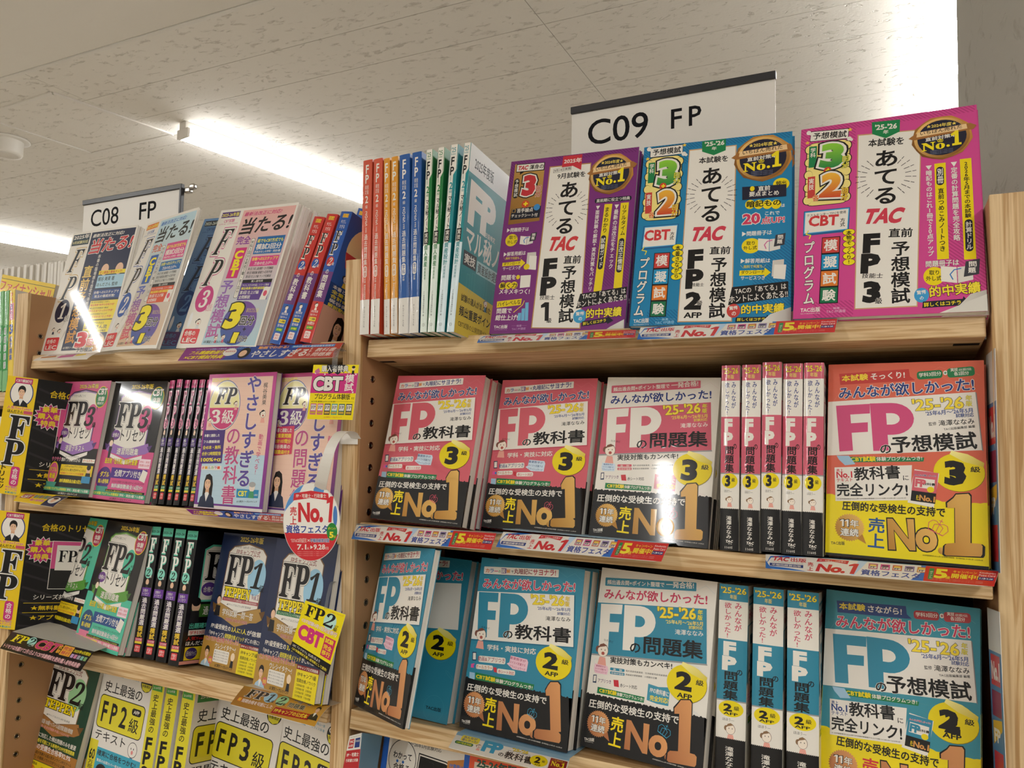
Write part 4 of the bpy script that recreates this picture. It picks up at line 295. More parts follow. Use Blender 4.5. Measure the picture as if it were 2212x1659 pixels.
"ateru2":[["B",0,0,182,0,0,257,"#1880b0",0],["Z",0,225,60,257,"#12699a",4.2],["Z",60,248,180,257,"#12699a",4.2],["Z",140,20,182,105,"#12699a",4.2],["Z",20,0,60,20,"#12699a",4.2],["P",[58.2,245.6,116.7,245.6,118.5,2.1,56.5,3.3],"#c9a070"],["P",[59.3,243.9,115.4,244.2,117.5,3.5,57.6,4.6],"#e9e4da"],["P",[73.9,256.3,103.4,256.4,103.6,239,89.1,233.4,74.5,240.7],"#138048"],["T","'25-'26",77.3,247.9,24.3,-0.4,0.1,7,"#e9e4da",0.05],["T","年",86.2,241.1,6.1,-0.1,0.1,5.3,"#e9e4da",0.05],["T","本試験を",71.2,222.5,35.5,-0.4,0.1,9.5,"#0d0c0f",0.06],["V","あてる",77.2,136.5,23.9,0.4,-1.4,78.4,"#0d0c0f",0.09,"#e9e4da",0.06],["Y",88.2,175.5,20,31],["T","TAC",64.2,110.9,38.8,-1.3,5.7,20.1,"#d03a4e",0.09],["V","FP",63.3,48.4,20.8,0.1,-0.3,53.1,"#0d0c0f",0.1],["T","技能士",70.6,49.4,14.2,-0.5,0.2,4.8,"#0d0c0f",0.03],["T","2",63.2,19.2,19.6,-0.7,0.9,23.4,"#0d0c0f",0.11],["T","級",77.9,24.6,6.1,-0.4,0.4,6.1,"#0d0c0f",0.04,"#e9e4da",0.04],["T","AFP",63.4,8.5,20.8,-0.7,0.3,7.4,"#0d0c0f",0.06],["T","直前",89.7,91.3,24,-0.8,0.4,10.7,"#0d0c0f",0.07],["V","予想模試",91.5,7.1,18.8,-0.1,0.5,79.1,"#0d0c0f",0.075],["B",4.8,144.3,45.9,0,0,95.3,"#0d0c0f",9],["B",5.8,145.1,43.8,0,0,93.7,"#f0dc84",8],["E",7.7,229.8,4.7,6.4,"#0d0c0f",0],["E",47.7,229.8,4.7,6.4,"#0d0c0f",0],["E",7.7,210.5,4.7,6.4,"#0d0c0f",0],["E",47.8,210.5,4.7,6.4,"#0d0c0f",0],["E",7.7,191.3,4.7,6.4,"#0d0c0f",0],["E",47.8,191.3,4.7,6.4,"#0d0c0f",0],["E",7.7,172.4,4.7,6.4,"#0d0c0f",0],["E",47.8,172.4,4.7,6.4,"#0d0c0f",0],["E",7.7,153.7,4.7,6.4,"#0d0c0f",0],["E",47.8,153.7,4.7,6.4,"#0d0c0f",0],["E",8.1,229.8,4.2,5.8,"#f0dc84",0],["E",47.3,229.8,4.2,5.8,"#f0dc84",0],["E",8.2,210.5,4.2,5.8,"#f0dc84",0],["E",47.3,210.5,4.2,5.8,"#f0dc84",0],["E",8.2,191.3,4.2,5.8,"#f0dc84",0],["E",47.3,191.3,4.2,5.8,"#f0dc84",0],["E",8.2,172.4,4.2,5.8,"#f0dc84",0],["E",47.3,172.4,4.2,5.8,"#f0dc84",0],["E",8.2,153.7,4.2,5.8,"#f0dc84",0],["E",47.3,153.7,4.2,5.8,"#f0dc84",0],["B",8.2,239.4,42.3,1.1,-0.4,15.1,"#0d0c0f",1],["B",8.9,240.2,41,0.9,-0.3,13.4,"#e9e4da",1],["T","予想模試",11.6,242.3,36.2,0.6,-0.2,9.7,"#0d0c0f",0.08],["P",[5.7,241.1,4.9,239.1,2.8,239,4.4,237.7,3.9,235.7,5.7,236.8,7.4,235.7,6.9,237.7,8.5,239,6.4,239.1],"#f0c83a"],["P",[52.1,256.7,51.3,254.8,49.2,254.7,50.8,253.3,50.3,251.3,52.1,252.4,53.8,251.3,53.3,253.3,54.9,254.7,52.8,254.8],"#f0c83a"],["E",6.5,253.1,2.9,3.3,"#e9e4da",0],["E",9.3,251.2,2,2.2,"#e9e4da",0],["E",51.8,240.4,2.9,3.2,"#e9e4da",0],["E",54.6,238.5,2,2.1,"#e9e4da",0],["B",8.2,200.5,8.4,0.2,-0.8,31,"#17804a",0],["V","学科",9.1,215.1,5.8,0.1,-0.2,14.6,"#e9e4da",0.05],["T","3",19.4,194.7,25,-0.5,0.8,38.7,"#8fce3a|#15803f|90",0.1,"#e9e4da",0.07,"#0d0c0f",0.05],["V","回分",40.4,195.9,7.9,-0.3,0.6,16.7,"#f0dc3a",0.04,"#15703a",0.06],["E",28.1,193.9,4.4,5.2,"#cc3f2c",0],["T","+",25.7,191.5,5.2,-0.2,0.2,5.7,"#f2dc1a",0.08],["B",7.8,155.2,8.3,0.3,-1.3,31,"#c8403a",0],["V","実技",8.6,166.8,5.7,0.2,-0.6,16.8,"#e9e4da",0.05],["T","2",23,151.9,23,0.1,-0.1,35.7,"#f0b83a|#cc4426|90",0.1,"#e9e4da",0.07,"#0d0c0f",0.05],["V","回分",40.8,148.9,7.7,-0.3,0.7,16,"#f0dc3a",0.04,"#b03a1a",0.06],["T","各",12.4,148.4,7.4,-0.2,0.2,8.7,"#d8602a",0.06,"#f6e7b0",0.06],["P",[7.3,137.4,51,137.4,49.7,104.6,6.1,103.5],"#1d5f92"],["P",[8.8,135.8,49.8,136.2,48.6,107.2,7.6,106.1],"#55b0de"],["P",[9.6,134.7,49,135,47.9,108.2,8.4,107.3],"#e9e4da"],["T","CBT",9.1,115.7,32,-0.5,0.2,15.5,"#d03a3e",0.06],["V","方式",40.7,115.2,5.1,-0.3,0.7,11.2,"#0d0c0f",0.04],["B",23,11,19.7,-0.1,0.4,87,"#0d0c0f",0],["B",24.2,76.9,17.8,-0.1,0.1,20.1,"#c8403a",0],["V","模",26,79.4,14.2,-0.1,0.1,15.1,"#e9e4da",0.06],["B",24.2,55,17.7,-0.1,0.1,19.8,"#1d90c0",0],["V","擬",26,57.4,14.1,-0.1,0.1,14.9,"#e9e4da",0.06],["B",24.2,33.4,17.6,-0.1,0.1,19.5,"#dd7a2c",0],["V","試",25.9,35.8,14,-0.1,0.1,14.7,"#e9e4da",0.06],["B",24.1,12,17.4,-0.1,0.1,19.3,"#17704a",0],["V","験",25.9,14.4,14,-0.1,0.1,14.5,"#e9e4da",0.06],["V","プログラム",3.8,13.2,12.2,-0.4,2.4,79.6,"#e9e4da",0.07,"#0d0c0f",0.05],["E",51.7,104.1,7.1,4.5,"#0d0c0f",0],["E",51.8,95.9,7.1,4.5,"#0d0c0f",0],["E",51.9,87.7,7,4.5,"#0d0c0f",0],["E",51.9,79.6,7,4.4,"#0d0c0f",0],["E",52,71.5,7,4.4,"#0d0c0f",0],["E",52.1,63.5,7,4.4,"#0d0c0f",0],["E",51.7,104.1,6.5,4.1,"#f0dc1a",0],["E",51.8,95.9,6.5,4.1,"#f0dc1a",0],["E",51.9,87.7,6.5,4.1,"#f0dc1a",0],["E",51.9,79.6,6.5,4.1,"#f0dc1a",0],["E",52,71.5,6.4,4,"#f0dc1a",0],["E",52.1,63.5,6.4,4,"#f0dc1a",0],["V","本番さながら",49.1,61.4,5.9,0,-0.2,44.8,"#0d0c0f",0.05],["L",[10.3,107.6,7.8,102.9,13.5,101.2,12.1,96.4],1.1,"#f0dc1a"],["T","TAC出版",4.4,3.3,18.6,0.6,-0.2,6.1,"#e9e4da",0.07],["T","TAC PUBLISHING Group",4.6,0.2,18.6,0.8,-0.1,1.9,"#e9e4da",0],["T","──編著──",30.1,6,23.6,-0.2,0,3.3,"#9fd0e8",0],["T","TAC FP講座",30.4,1.1,22.5,0.6,-0.1,4.2,"#9fd0e8",0],["P",[159.9,254.5,148.2,255.3,136.4,254.5,126.9,247.5,118.4,239.4,115.6,227.9,114.3,216.2,119.5,205.6,126,195.8,136.9,191.1,148.2,187.7,159.5,191.1,170.3,195.8,176.8,205.6,182.1,216.2,180.8,227.9,178,239.4,169.4,247.5],"#c98d3e|#7c4f1e|40"],["E",148.2,222.2,31.1,31.1,"#e8b96a|#8a5a22|130",0],["E",148.2,222.2,27.4,27.4,"#1a1c33",0],["T","★2024年度★",131.5,238.9,33.4,0,0,6,"#e8cf5a",0.05],["P",[110.7,226.2,118.1,232.2,179.9,238.9,186.6,234.2,183.3,228.9,116.4,222.8],"#a06a34"],["P",[119.8,226.9,120.8,234.2,175.6,238.2,176.6,230.9],"#e9c692"],["T","いちばん売れた",124.1,228.9,46.8,3.3,0,6,"#3a2410",0.03],["T","直前対策本",129.8,218.2,35.1,2.7,0,6,"#e9e4da",0.05],["T","𝐍𝐨",125.4,203.5,26.1,1.3,0,12.7,"#f2dc1a",0.03],["E",154.9,208.1,2,2,"#f2dc1a",0],["T","𝟏",158.2,206.8,11.4,0.7,0,22.7,"#f2dc1a",0.05],["L",[144.2,215.6,148.8,215.6],0.8,"#f2dc1a"],["L",[144.2,215.6,143.3,217.7,144.2,219.1,145.3,219.2,146.5,218.5,147.7,219.2,148.8,219.1,149.7,217.7,148.8,215.6],0.5,"#f2dc1a"],["L",[145.3,215.6,145.1,218,146.5,218.7,147.9,218,147.7,215.6],0.5,"#f2dc1a"],["L",[146.5,215.6,146.5,220.5],0.5,"#f2dc1a"],["L",[145.9,219.8,147.1,219.8],0.5,"#f2dc1a"],["T","※紀伊國屋書店PubLine調べ 2014年1月～2025年3月",134.8,202.1,25.1,0,0,1.3,"#8a93b8",0],["T","※紀伊國屋書店PubLine調べ 2014年1月～2025年3月",134.8,199.8,25.1,0,0,1.3,"#8a93b8",0],["T","※紀伊國屋書店PubLine調べ 2014年1月～2025年3月",134.8,197.4,25.1,0,0,1.3,"#8a93b8",0],["E",169.8,182,9.3,8.6,"#ecd40a",0],["T","頻出",163.8,180,11.6,-0.1,0,6.6,"#0d0c0f",0.05],["P",[124.9,182.4,175.8,180.9,175.7,164.3,125.5,163.8],"#1a1c33"],["E",136.8,178.7,2.7,3.6,"#ecd40a",0],["T","直前",143.6,174.3,13.9,0.2,-0.1,7.1,"#e9e4da",0.05],["T","要点まとめ",133.3,167.6,34.1,-1,0.2,7.1,"#e9e4da",0.05],["E",134.6,156.9,5.6,6.5,"#ecd40a",0],["E",144.6,156,5.6,6.5,"#ecd40a",0],["E",154.6,155.2,5.6,6.5,"#ecd40a",0],["E",164.5,154.3,5.6,6.5,"#ecd40a",0],["T","暗記もの",130.8,152.7,38.9,-0.4,0.1,9,"#0d0c0f",0.06],["T","は",170.3,149.8,4.1,0.1,-0.2,4.5,"#e9e4da",0.05],["T","これで",152,140.4,16.4,-0.4,0.1,5,"#e9e4da",0.05],["T","20",126.5,129.4,20.2,0.1,0,14.8,"#d03a5e",0.07,"#e9e4da",0.06],["T","点UP!",148.1,128.4,26,-0.4,0.2,10.3,"#d03a5e",0.06,"#e9e4da",0.06],["T","▶問題冊子は",126.5,113.4,33.6,-0.2,0,6.4,"#e9e4da",0.04],["E",137.1,99.9,10.6,10.2,"#ecd40a",0],["T","取り",131.8,100.8,9.4,-0.2,0.1,5.3,"#0d0c0f",0.04],["T","外し式",128.5,94.7,15.3,-0.2,0.1,5.3,"#0d0c0f",0.04],["P",[144.9,93.5,157.3,90.9,157.3,107.2,144.9,109.1],"#e9e4da"],["P",[157.9,90.9,169.6,93.5,169.6,107.8,157.9,107.2],"#dcd8d0"],["L",[154,94.8,152.1,100,155.3,104.6,160.5,105.5],1.1,"#d0609a"],["P",[162.5,96.8,174.2,98.7,175.5,114.3,164.4,112.4],"#3a3a42"],["T","問",166.8,106.5,5.9,0,0,5.5,"#e9e4da",0.05],["T","題",166,100.3,5.9,0,0,5.5,"#e9e4da",0.05],["T","▶解答用紙は",125.9,77.1,32.9,-1.2,0.2,6.2,"#e9e4da",0.04],["T","＼無料で何度も／",125.7,70.4,28.8,-0.6,0.1,4.3,"#ecd40a",0.02],["P",[125.2,67.6,152.9,66.8,152.9,69.9,159.8,63.3,152.7,57.1,152.7,60.4,124.8,60.9],"#ecd40a"],["T","ダウンロード",126.7,62.7,25.9,-0.4,0.1,4.7,"#0d0c0f",0.04],["T","サービスつき",126.6,55.1,26.6,-0.9,0.2,5.2,"#e9e4da",0.03],["P",[161.6,78.8,174,79.6,173.2,56,160.7,58],"#cfcac0"],["P",[163.5,73.2,176.5,72.3,175.2,53.5,162.4,55.5],"#e9e4da"],["P",[117.1,46.3,178.8,50.9,179.1,31.1,113.4,23.1],"#141418"],["T","TACの「あてる」は",120.7,36.7,56.3,4.3,-0.6,7.9,"#e9e4da",0.03],["T","ホントによくあたる!!",115,25.8,63.7,4.8,-0.7,8.8,"#e9e4da",0.03],["E",119.7,15.8,7.6,8.8,"#c8403a",0],["T","驚愕",115,16.6,9.4,0.8,-0.4,4.8,"#e9e4da",0.05],["T","の",117.9,9.5,4.8,0.2,-0.2,5.1,"#e9e4da",0.05],["T","的中実績",128.3,11.1,46.7,0.7,-0.2,11.9,"#f2dc3a",0.07,"#0d0c0f",0.05],["P",[122,1.2,122.6,7.3,155.8,7,156.5,9.4,163.7,3.1,155.9,-0.9,155.5,0.8],"#1a1c2c"],["T","詳しくはコチラ",123.9,2.4,30.4,-0.4,0.1,4.1,"#f2dc1a",0.05],["P",[150,0,160,10,182,18,182,0],"#b9b4ac|#e9e4da|0"]],
"ateru3":[["B",0,0,182,0,0,257,"#d0468e",0],["Z",0,225,60,257,"#b8387a",4.2],["Z",60,248,180,257,"#b8387a",4.2],["Z",140,20,182,105,"#b8387a",4.2],["Z",20,0,60,20,"#b8387a",4.2],["P",[62,237.9,127.9,233.5,120.6,8.4,61.1,8.5],"#c9a070"],["P",[63.2,236.1,126.8,232.2,119.7,9.7,62.1,9.7],"#e9e4da"],["P",[77,253,106.4,251.5,105.9,234.3,91.6,227.5,77.5,235.9],"#138048"],["T","'25-'26",80.1,241,22.9,-1.7,0.5,7.6,"#e9e4da",0.05],["T","年",88.6,233.9,5.5,-0.5,0.5,5.6,"#e9e4da",0.05],["T","本試験を",73.1,218.1,36.6,-2.5,0.8,11,"#0d0c0f",0.06],["V","あてる",79.6,138.4,23,-0.3,0.8,72.4,"#0d0c0f",0.09,"#e9e4da",0.06],["Y",91.1,174.4,20,31],["T","TAC",67,114.2,38.2,-2.5,6.3,19.8,"#d03a4e",0.09],["V","FP",66.6,53.4,19.2,-0.6,1.5,50.2,"#0d0c0f",0.1],["T","技能士",68,45.8,20.3,-1.2,0.4,6.1,"#0d0c0f",0.03],["T","3",68.4,15.6,17.5,-0.8,1.1,26.4,"#0d0c0f",0.11],["T","級",81.2,13.9,6.4,-0.2,0.2,7.1,"#0d0c0f",0.04,"#e9e4da",0.04],["T","直前",93.8,94.3,23,-1.6,0.8,11.6,"#0d0c0f",0.07],["V","予想模試",95.9,13.2,18.1,-0.1,0.6,74.7,"#0d0c0f",0.075],["B",6.4,144.8,47.9,-0.1,0.3,89.6,"#0d0c0f",9],["B",7.3,145.6,46,-0.2,0.3,88.1,"#f0dc84",8],["E",9.6,225.1,4.9,6.4,"#0d0c0f",0],["E",51.5,225.1,4.9,6.4,"#0d0c0f",0],["E",9.5,206.8,4.9,6.4,"#0d0c0f",0],["E",51.5,206.8,4.9,6.4,"#0d0c0f",0],["E",9.5,188.7,4.9,6.4,"#0d0c0f",0],["E",51.4,188.7,4.9,6.4,"#0d0c0f",0],["E",9.4,170.9,4.9,6.4,"#0d0c0f",0],["E",51.4,170.9,4.9,6.4,"#0d0c0f",0],["E",9.3,153.4,4.9,6.4,"#0d0c0f",0],["E",51.3,153.4,4.9,6.4,"#0d0c0f",0],["E",10,225.1,4.4,5.8,"#f0dc84",0],["E",51,225.1,4.4,5.8,"#f0dc84",0],["E",10,206.8,4.4,5.8,"#f0dc84",0],["E",51,206.8,4.4,5.8,"#f0dc84",0],["E",9.9,188.7,4.4,5.8,"#f0dc84",0],["E",50.9,188.7,4.4,5.8,"#f0dc84",0],["E",9.9,170.9,4.4,5.8,"#f0dc84",0],["E",50.9,170.9,4.4,5.8,"#f0dc84",0],["E",9.8,153.4,4.4,5.8,"#f0dc84",0],["E",50.8,153.4,4.4,5.8,"#f0dc84",0],["B",9.7,237,42.5,-2.8,1,15.1,"#0d0c0f",1],["B",10.3,237.7,41.3,-2.8,0.9,13.5,"#e9e4da",1],["T","予想模試",12.8,239.6,37.1,-2.9,0.8,9.9,"#0d0c0f",0.08],["P",[7.3,238.8,6.6,236.9,4.5,236.7,6.1,235.4,5.6,233.4,7.3,234.5,9.1,233.4,8.6,235.4,10.2,236.7,8.1,236.9],"#f0c83a"],["P",[53.9,249.9,53.1,247.9,51,247.8,52.7,246.5,52.1,244.4,53.9,245.6,55.7,244.4,55.1,246.5,56.7,247.8,54.7,247.9],"#f0c83a"],["E",8.4,250.4,2.6,3.2,"#e9e4da",0],["E",10.9,248.4,1.8,2.1,"#e9e4da",0],["E",53.3,234,2.5,3.1,"#e9e4da",0],["E",55.6,232.1,1.7,2.1,"#e9e4da",0],["B",9.7,199.1,8.6,0,-0.2,30.4,"#17804a",0],["V","学科",11,213.4,5.9,0,0,14,"#e9e4da",0.05],["T","3",20.3,196.3,25.8,-2.3,3.1,35.2,"#8fce3a|#15803f|90",0.1,"#e9e4da",0.07,"#0d0c0f",0.05],["V","回分",45.4,193.3,7.2,-0.3,0.7,16.2,"#f0dc3a",0.04,"#15703a",0.06],["E",30.6,191.7,4.2,5.5,"#cc3f2c",0],["T","+",28.2,189.3,5.1,-0.5,0.6,6,"#f2dc1a",0.08],["B",9.8,156.1,8.1,0.2,-0.6,29.9,"#c8403a",0],["V","実技",10.6,167.3,5.8,0,-0.1,16.2,"#e9e4da",0.05],["T","2",21.9,155.1,23.2,-1.9,2.8,34,"#f0b83a|#cc4426|90",0.1,"#e9e4da",0.07,"#0d0c0f",0.05],["V","回分",45.3,149.3,7,-0.5,1,15.6,"#f0dc3a",0.04,"#b03a1a",0.06],["T","各",15.2,151.1,6.9,-0.5,0.6,8.8,"#d8602a",0.06,"#f6e7b0",0.06],["P",[6.4,138.9,55.4,138.6,54.5,106.4,6.5,105.4],"#1d5f92"],["P",[7.5,137.4,54.5,137.7,53.4,109.4,7.3,108],"#55b0de"],["P",[8.4,136.4,53.6,136.5,52.6,110.3,8.2,109.2],"#e9e4da"],["T","CBT",11.7,117.3,31.6,-1.3,0.6,14.6,"#d03a3e",0.06],["V","方式",45.2,113.7,5.1,-0.1,0.2,11.2,"#0d0c0f",0.04],["T","テストセンターでPCを使用",10,130.5,41,0.2,0,3.8,"#0d0c0f",0.02],["B",25.7,17.3,19.1,-0.2,1.1,84.2,"#0d0c0f",0],["B",27.3,80.9,17.5,-0.2,0.2,19.6,"#c8403a",0],["V","模",29.1,83.3,14,-0.2,0.2,14.7,"#e9e4da",0.06],["B",27.1,59.7,17.4,-0.2,0.2,19.2,"#1d90c0",0],["V","擬",28.9,62,13.9,-0.2,0.2,14.4,"#e9e4da",0.06],["B",26.9,38.8,17.2,-0.2,0.2,18.9,"#dd7a2c",0],["V","試",28.7,41.1,13.8,-0.2,0.2,14.2,"#e9e4da",0.06],["B",26.8,18.3,17.1,-0.2,0.2,18.5,"#17704a",0],["V","験",28.5,20.5,13.7,-0.2,0.2,13.9,"#e9e4da",0.06],["V","プログラム",9.9,17.3,11.4,0.3,-2.1,80.2,"#e9e4da",0.07,"#0d0c0f",0.05],["E",54.5,105.5,6.5,4.3,"#0d0c0f",0],["E",54.6,97.7,6.5,4.2,"#0d0c0f",0],["E",54.7,89.9,6.5,4.2,"#0d0c0f",0],["E",54.8,82.2,6.4,4.2,"#0d0c0f",0],["E",54.9,74.6,6.4,4.2,"#0d0c0f",0],["E",55.1,67,6.4,4.1,"#0d0c0f",0],["E",54.5,105.5,6,3.9,"#f0dc1a",0],["E",54.6,97.7,6,3.9,"#f0dc1a",0],["E",54.7,89.9,5.9,3.9,"#f0dc1a",0],["E",54.8,82.2,5.9,3.8,"#f0dc1a",0],["E",54.9,74.6,5.9,3.8,"#f0dc1a",0],["E",55.1,67,5.9,3.8,"#f0dc1a",0],["V","本物そっくり!",52.4,64.9,5.4,0.1,-0.6,42.6,"#0d0c0f",0.05],["L",[12.1,111.9,9.8,107.4,14.7,105.7,13.4,101.1],1.1,"#f0dc1a"],["T","TAC出版",7,7.6,20.3,0,0,6,"#e9e4da",0.07],["T","TAC PUBLISHING Group",7.1,4.8,20.2,0.3,0,1.7,"#e9e4da",0],["T","──編著──",33.4,9.8,20.1,-0.4,0.1,3,"#e7b9d6",0],["T","TAC FP講座",33.5,5.3,19.2,0.3,-0.1,3.8,"#e7b9d6",0],["P",[157.6,246.6,147.3,247.2,137.1,246.6,128.8,240.5,121.3,233.4,118.9,223.4,117.8,213.2,122.4,203.9,128,195.4,137.5,191.2,147.3,188.3,157.2,191.2,166.6,195.4,172.3,203.9,176.9,213.2,175.8,223.4,173.4,233.4,165.9,240.5],"#c98d3e|#7c4f1e|40"],["E",147.3,218.4,27.1,27.1,"#e8b96a|#8a5a22|130",0],["E",147.3,218.4,23.9,23.9,"#1a1c33",0],["T","★2024年度★",132.8,232.9,29.2,0,0,5.2,"#e8cf5a",0.05],["P",[114.7,221.9,121.1,227.1,175,232.9,180.9,228.9,178,224.2,119.7,218.9],"#a06a34"],["P",[122.6,222.4,123.4,228.9,171.3,232.4,172.1,225.9],"#e9c692"],["T","いちばん売れた",126.4,224.2,40.8,2.9,0,5.2,"#3a2410",0.03],["T","直前対策本",131.3,214.9,30.6,2.3,0,5.2,"#e9e4da",0.05],["T","𝐍𝐨",127.5,202,22.7,1.2,0,11.1,"#f2dc1a",0.03],["E",153.2,206.1,1.7,1.7,"#f2dc1a",0],["T","𝟏",156.1,205,9.9,0.6,0,19.8,"#f2dc1a",0.05],["L",[143.9,212.7,147.9,212.7],0.8,"#f2dc1a"],["L",[143.9,212.7,143.1,214.5,143.9,215.7,144.9,215.8,145.9,215.2,146.9,215.8,147.9,215.7,148.6,214.5,147.9,212.7],0.5,"#f2dc1a"],["L",[144.9,212.7,144.7,214.7,145.9,215.3,147.1,214.7,146.9,212.7],0.5,"#f2dc1a"],["L",[145.9,212.7,145.9,216.9],0.5,"#f2dc1a"],["L",[145.4,216.3,146.4,216.3],0.5,"#f2dc1a"],["T","※紀伊國屋書店PubLine調べ 2014年1月～2025年3月",135.7,200.9,21.9,0,0,1.2,"#8a93b8",0],["T","※紀伊國屋書店PubLine調べ 2014年1月～2025年3月",135.7,198.8,21.9,0,0,1.2,"#8a93b8",0],["T","※紀伊國屋書店PubLine調べ 2014年1月～2025年3月",135.7,196.8,21.9,0,0,1.2,"#8a93b8",0],["B",139.5,62.7,10.7,0,0,121.4,"#ecd40a",0],["B",141,155.2,7.1,-0.1,0.2,24.2,"#1a1c33",5],["V","別冊",141.8,157.5,5.8,0,0.1,19.5,"#e9e4da",0.05],["V","直前つめこみノートつき",141.9,72.2,5.6,0,0.3,79,"#0d0c0f",0.06],["V","▼暗記ものはこれ1冊で20点アップ",130.7,67.4,6.1,0,0.3,115.3,"#e9e4da",0.05,"#7a2a5a",0.02],["V","▼定番の計算問題を完全攻略",154.9,83.8,6.3,0,0,99.9,"#e9e4da",0.05,"#7a2a5a",0.02],["B",163.8,60.4,10.7,0,-0.1,125.8,"#ecd40a",0],["V","2026年5月までの本試験",166.1,110.6,5.9,0,0.2,71.3,"#0d0c0f",0.06],["B",165.3,69.8,7.1,-0.1,0.4,39,"#1a1c33",5],["V","計算ドリル",166.1,72.3,5.8,0,0.2,33.8,"#e9e4da",0.05],["T","問題冊子は",128.9,54.3,30.2,-0.2,0,7.2,"#e9e4da",0.05,"#0d0c0f",0.03],["E",136.2,43.1,9.7,10.9,"#ecd40a",0],["T","取り",131.7,44.7,9.1,-0.4,0.2,5.5,"#0d0c0f",0.04],["T","外し式",128.8,37.8,14.1,-0.3,0.1,5.9,"#0d0c0f",0.04],["P",[142.5,36.5,156.7,33.5,156.7,52.2,142.5,54.5],"#e9e4da"],["P",[157.5,33.5,171,36.5,171,53,157.5,52.2],"#dcd8d0"],["L",[153,38,150.7,44,154.5,49.2,160.5,50.3],1.1,"#3a7ac0"],["P",[162.7,40.2,176.2,42.5,177.7,60.5,165,58.2],"#3a3a42"],["T","問",167.7,51.5,6.8,0,0,6.3,"#e9e4da",0.05],["T","題",166.8,44.3,6.8,0,0,6.3,"#e9e4da",0.05],["E",124.4,21.6,6.8,8.7,"#3a9ad0",0],["T","驚愕",120.2,22.3,8.5,0.6,-0.4,4.8,"#e9e4da",0.05],["T","の",122.7,15.9,3.9,0.1,-0.2,4.5,"#e9e4da",0.05],["T","的中実績",132.1,18.3,45.4,2.8,-0.8,13,"#f2dc3a",0.07,"#0d0c0f",0.05],["P",[124.8,6.5,125.6,14,161,15,161.7,17.9,167,10.3,160.6,5.2,160.4,7.6],"#1a1c2c"],["T","詳しくはコチラ",126.4,7.6,33.1,1.1,-0.2,5.1,"#f2dc1a",0.05],["P",[140,0,158,8,168,20,182,24,182,0],"#b9b4ac|#e9e4da|0"],["P",[146,0,166,12,182,19,182,0],"#d6d2c9"]],
"torit3":[["B",0,0,148,0,0,210,"#d4548a",0],["B",0,0,148,0,0,86,"#100f12",0],["P",[26,182,38,190,74,195,110,190,122,182,122,95,74,84,26,95],"#3a2a4a"],["P",[28,181,39,188,74,193,109,188,120,181,120,96,74,86,28,96],"#b494cc"],["P",[30,179,40,186,74,191,108,186,118,179,118,98,74,89,30,98],"#e9e4da"],["T","2025-26年版",52,196,60,0,0,9,"#e8c81a",0.06,"#0d0c0f",0.06],["T","イチから身につく",34,180,44,0,0,5,"#555",0],["T","試験範囲 2025年9月-2026年5月試験対応",46,188,60,0,0,3,"#555",0],["E",107,143,17,24,"#d4548a",0],["T","𝐅𝐏",26,126,66,0,0,46,"#0e0c10",0.02,"#e9e4da",0.03,"#3a3a3a",0.012],["T","𝟑",88,126,26,0,6,36,"#0e0c10",0.02],["T","級",116,124,10,0,0,10,"#0d0c0f",0.04],["E",34,113,12,9,"#6a3a8a",0],["T","合格の",25,109,18,0,0,8,"#e9e4da",0.03],["T","トリセツ",48,103,66,0,0,20,"#0d0c0f",0.02],["P",[14,86,20,101,40,96,74,88,108,96,128,101,134,86,124,82,108,80,74,73,40,80,24,82],"#9a6fb8"],["P",[14,86,8,98,22,95],"#5a3a7a"],["P",[134,86,140,98,126,95],"#5a3a7a"],["T","速習テキスト",46,79,60,0,0,12,"#e9e4da",0.04,"#4a2a6a",0.03],["E",26,101,6,8,"#2a1a1a",0],["E",26,98,5,5.5,"#f0d8c0",0],["P",[23,72,29,72,31,92,22,92],"#222"],["P",[30,80,74,70,118,80,118,74,74,62,30,74],"#efeae2"],["T","LEC FP試験対策研究会",52,68,44,0,0,3.5,"#888",0],["E",128,180,18,20,"#e8c81a",0],["E",128,180,16.5,18.5,"#1d7a4a",0],["T","CBT",114,184,28,0,0,12,"#e9e4da",0.06,"#0d0c0f",0.04],["T","体験",118,172,20,0,0,9,"#e9e4da",0.05],["T","模試付",118,166,20,0,0,5,"#e9e4da",0.03],["T","サクサク",10,60,30,0,0,8,"#d4548a",0.06,"#e9e4da",0.02],["T","読めてすんなりわかる!",42,60,60,0,0,7.5,"#e9e4da",0.05],["B",108,60,38,0,0,7,"#f0ece0",0],["T","オールカラー",110,61,34,0,0,5,"#e06a2a",0.04],["E",22,38,16,21,"#e8c81a",0],["E",22,38,14,19,"#d4548a",0],["T","ダブル",11,40,22,0,0,9,"#f0dc1a",0.06,"#0d0c0f",0.03],["T","動画",13,28,18,0,0,10,"#f0dc1a",0.06,"#0d0c0f",0.03],["B",44,36,100,0,0,19,"#e8c81a",0],["T","人気YouTuberチャンネル",56,50,56,0,0,4,"#0d0c0f",0],["T","ほんださん/東大式FPチャンネル",46,43,78,0,0,5,"#0d0c0f",0.03],["T","×合格のトリセツコラボ授業!",46,37,74,0,0,4.5,"#c82a2a",0.03],["E",132,48,6,7,"#e8c0a0",0],["E",132,52,6.3,5,"#1a1414",0],["P",[124,32,142,32,139,42,126,42],"#22222a"],["T","無料講義動画全編25回分!",48,22,72,0,0,7,"#f0dc1a",0.06],["B",116,24,26,0,0,12,"#3a90c0",0],["P",[6,22,40,22,36,14,42,10,4,10,9,15],"#4a9a8a"],["B",0,6,148,0,0,8,"#3a9a78",0],["T","CBT試験プログラム体験模試",4,7.5,72,0,0,5,"#f0e83a",0.03],["T","学科・実技3種フル搭載!",78,7.5,66,0,0,5,"#e9e4da",0.04],["T","LEC東京リーガルマインド",52,0.8,60,0,0,4,"#e9e4da",0.03]],
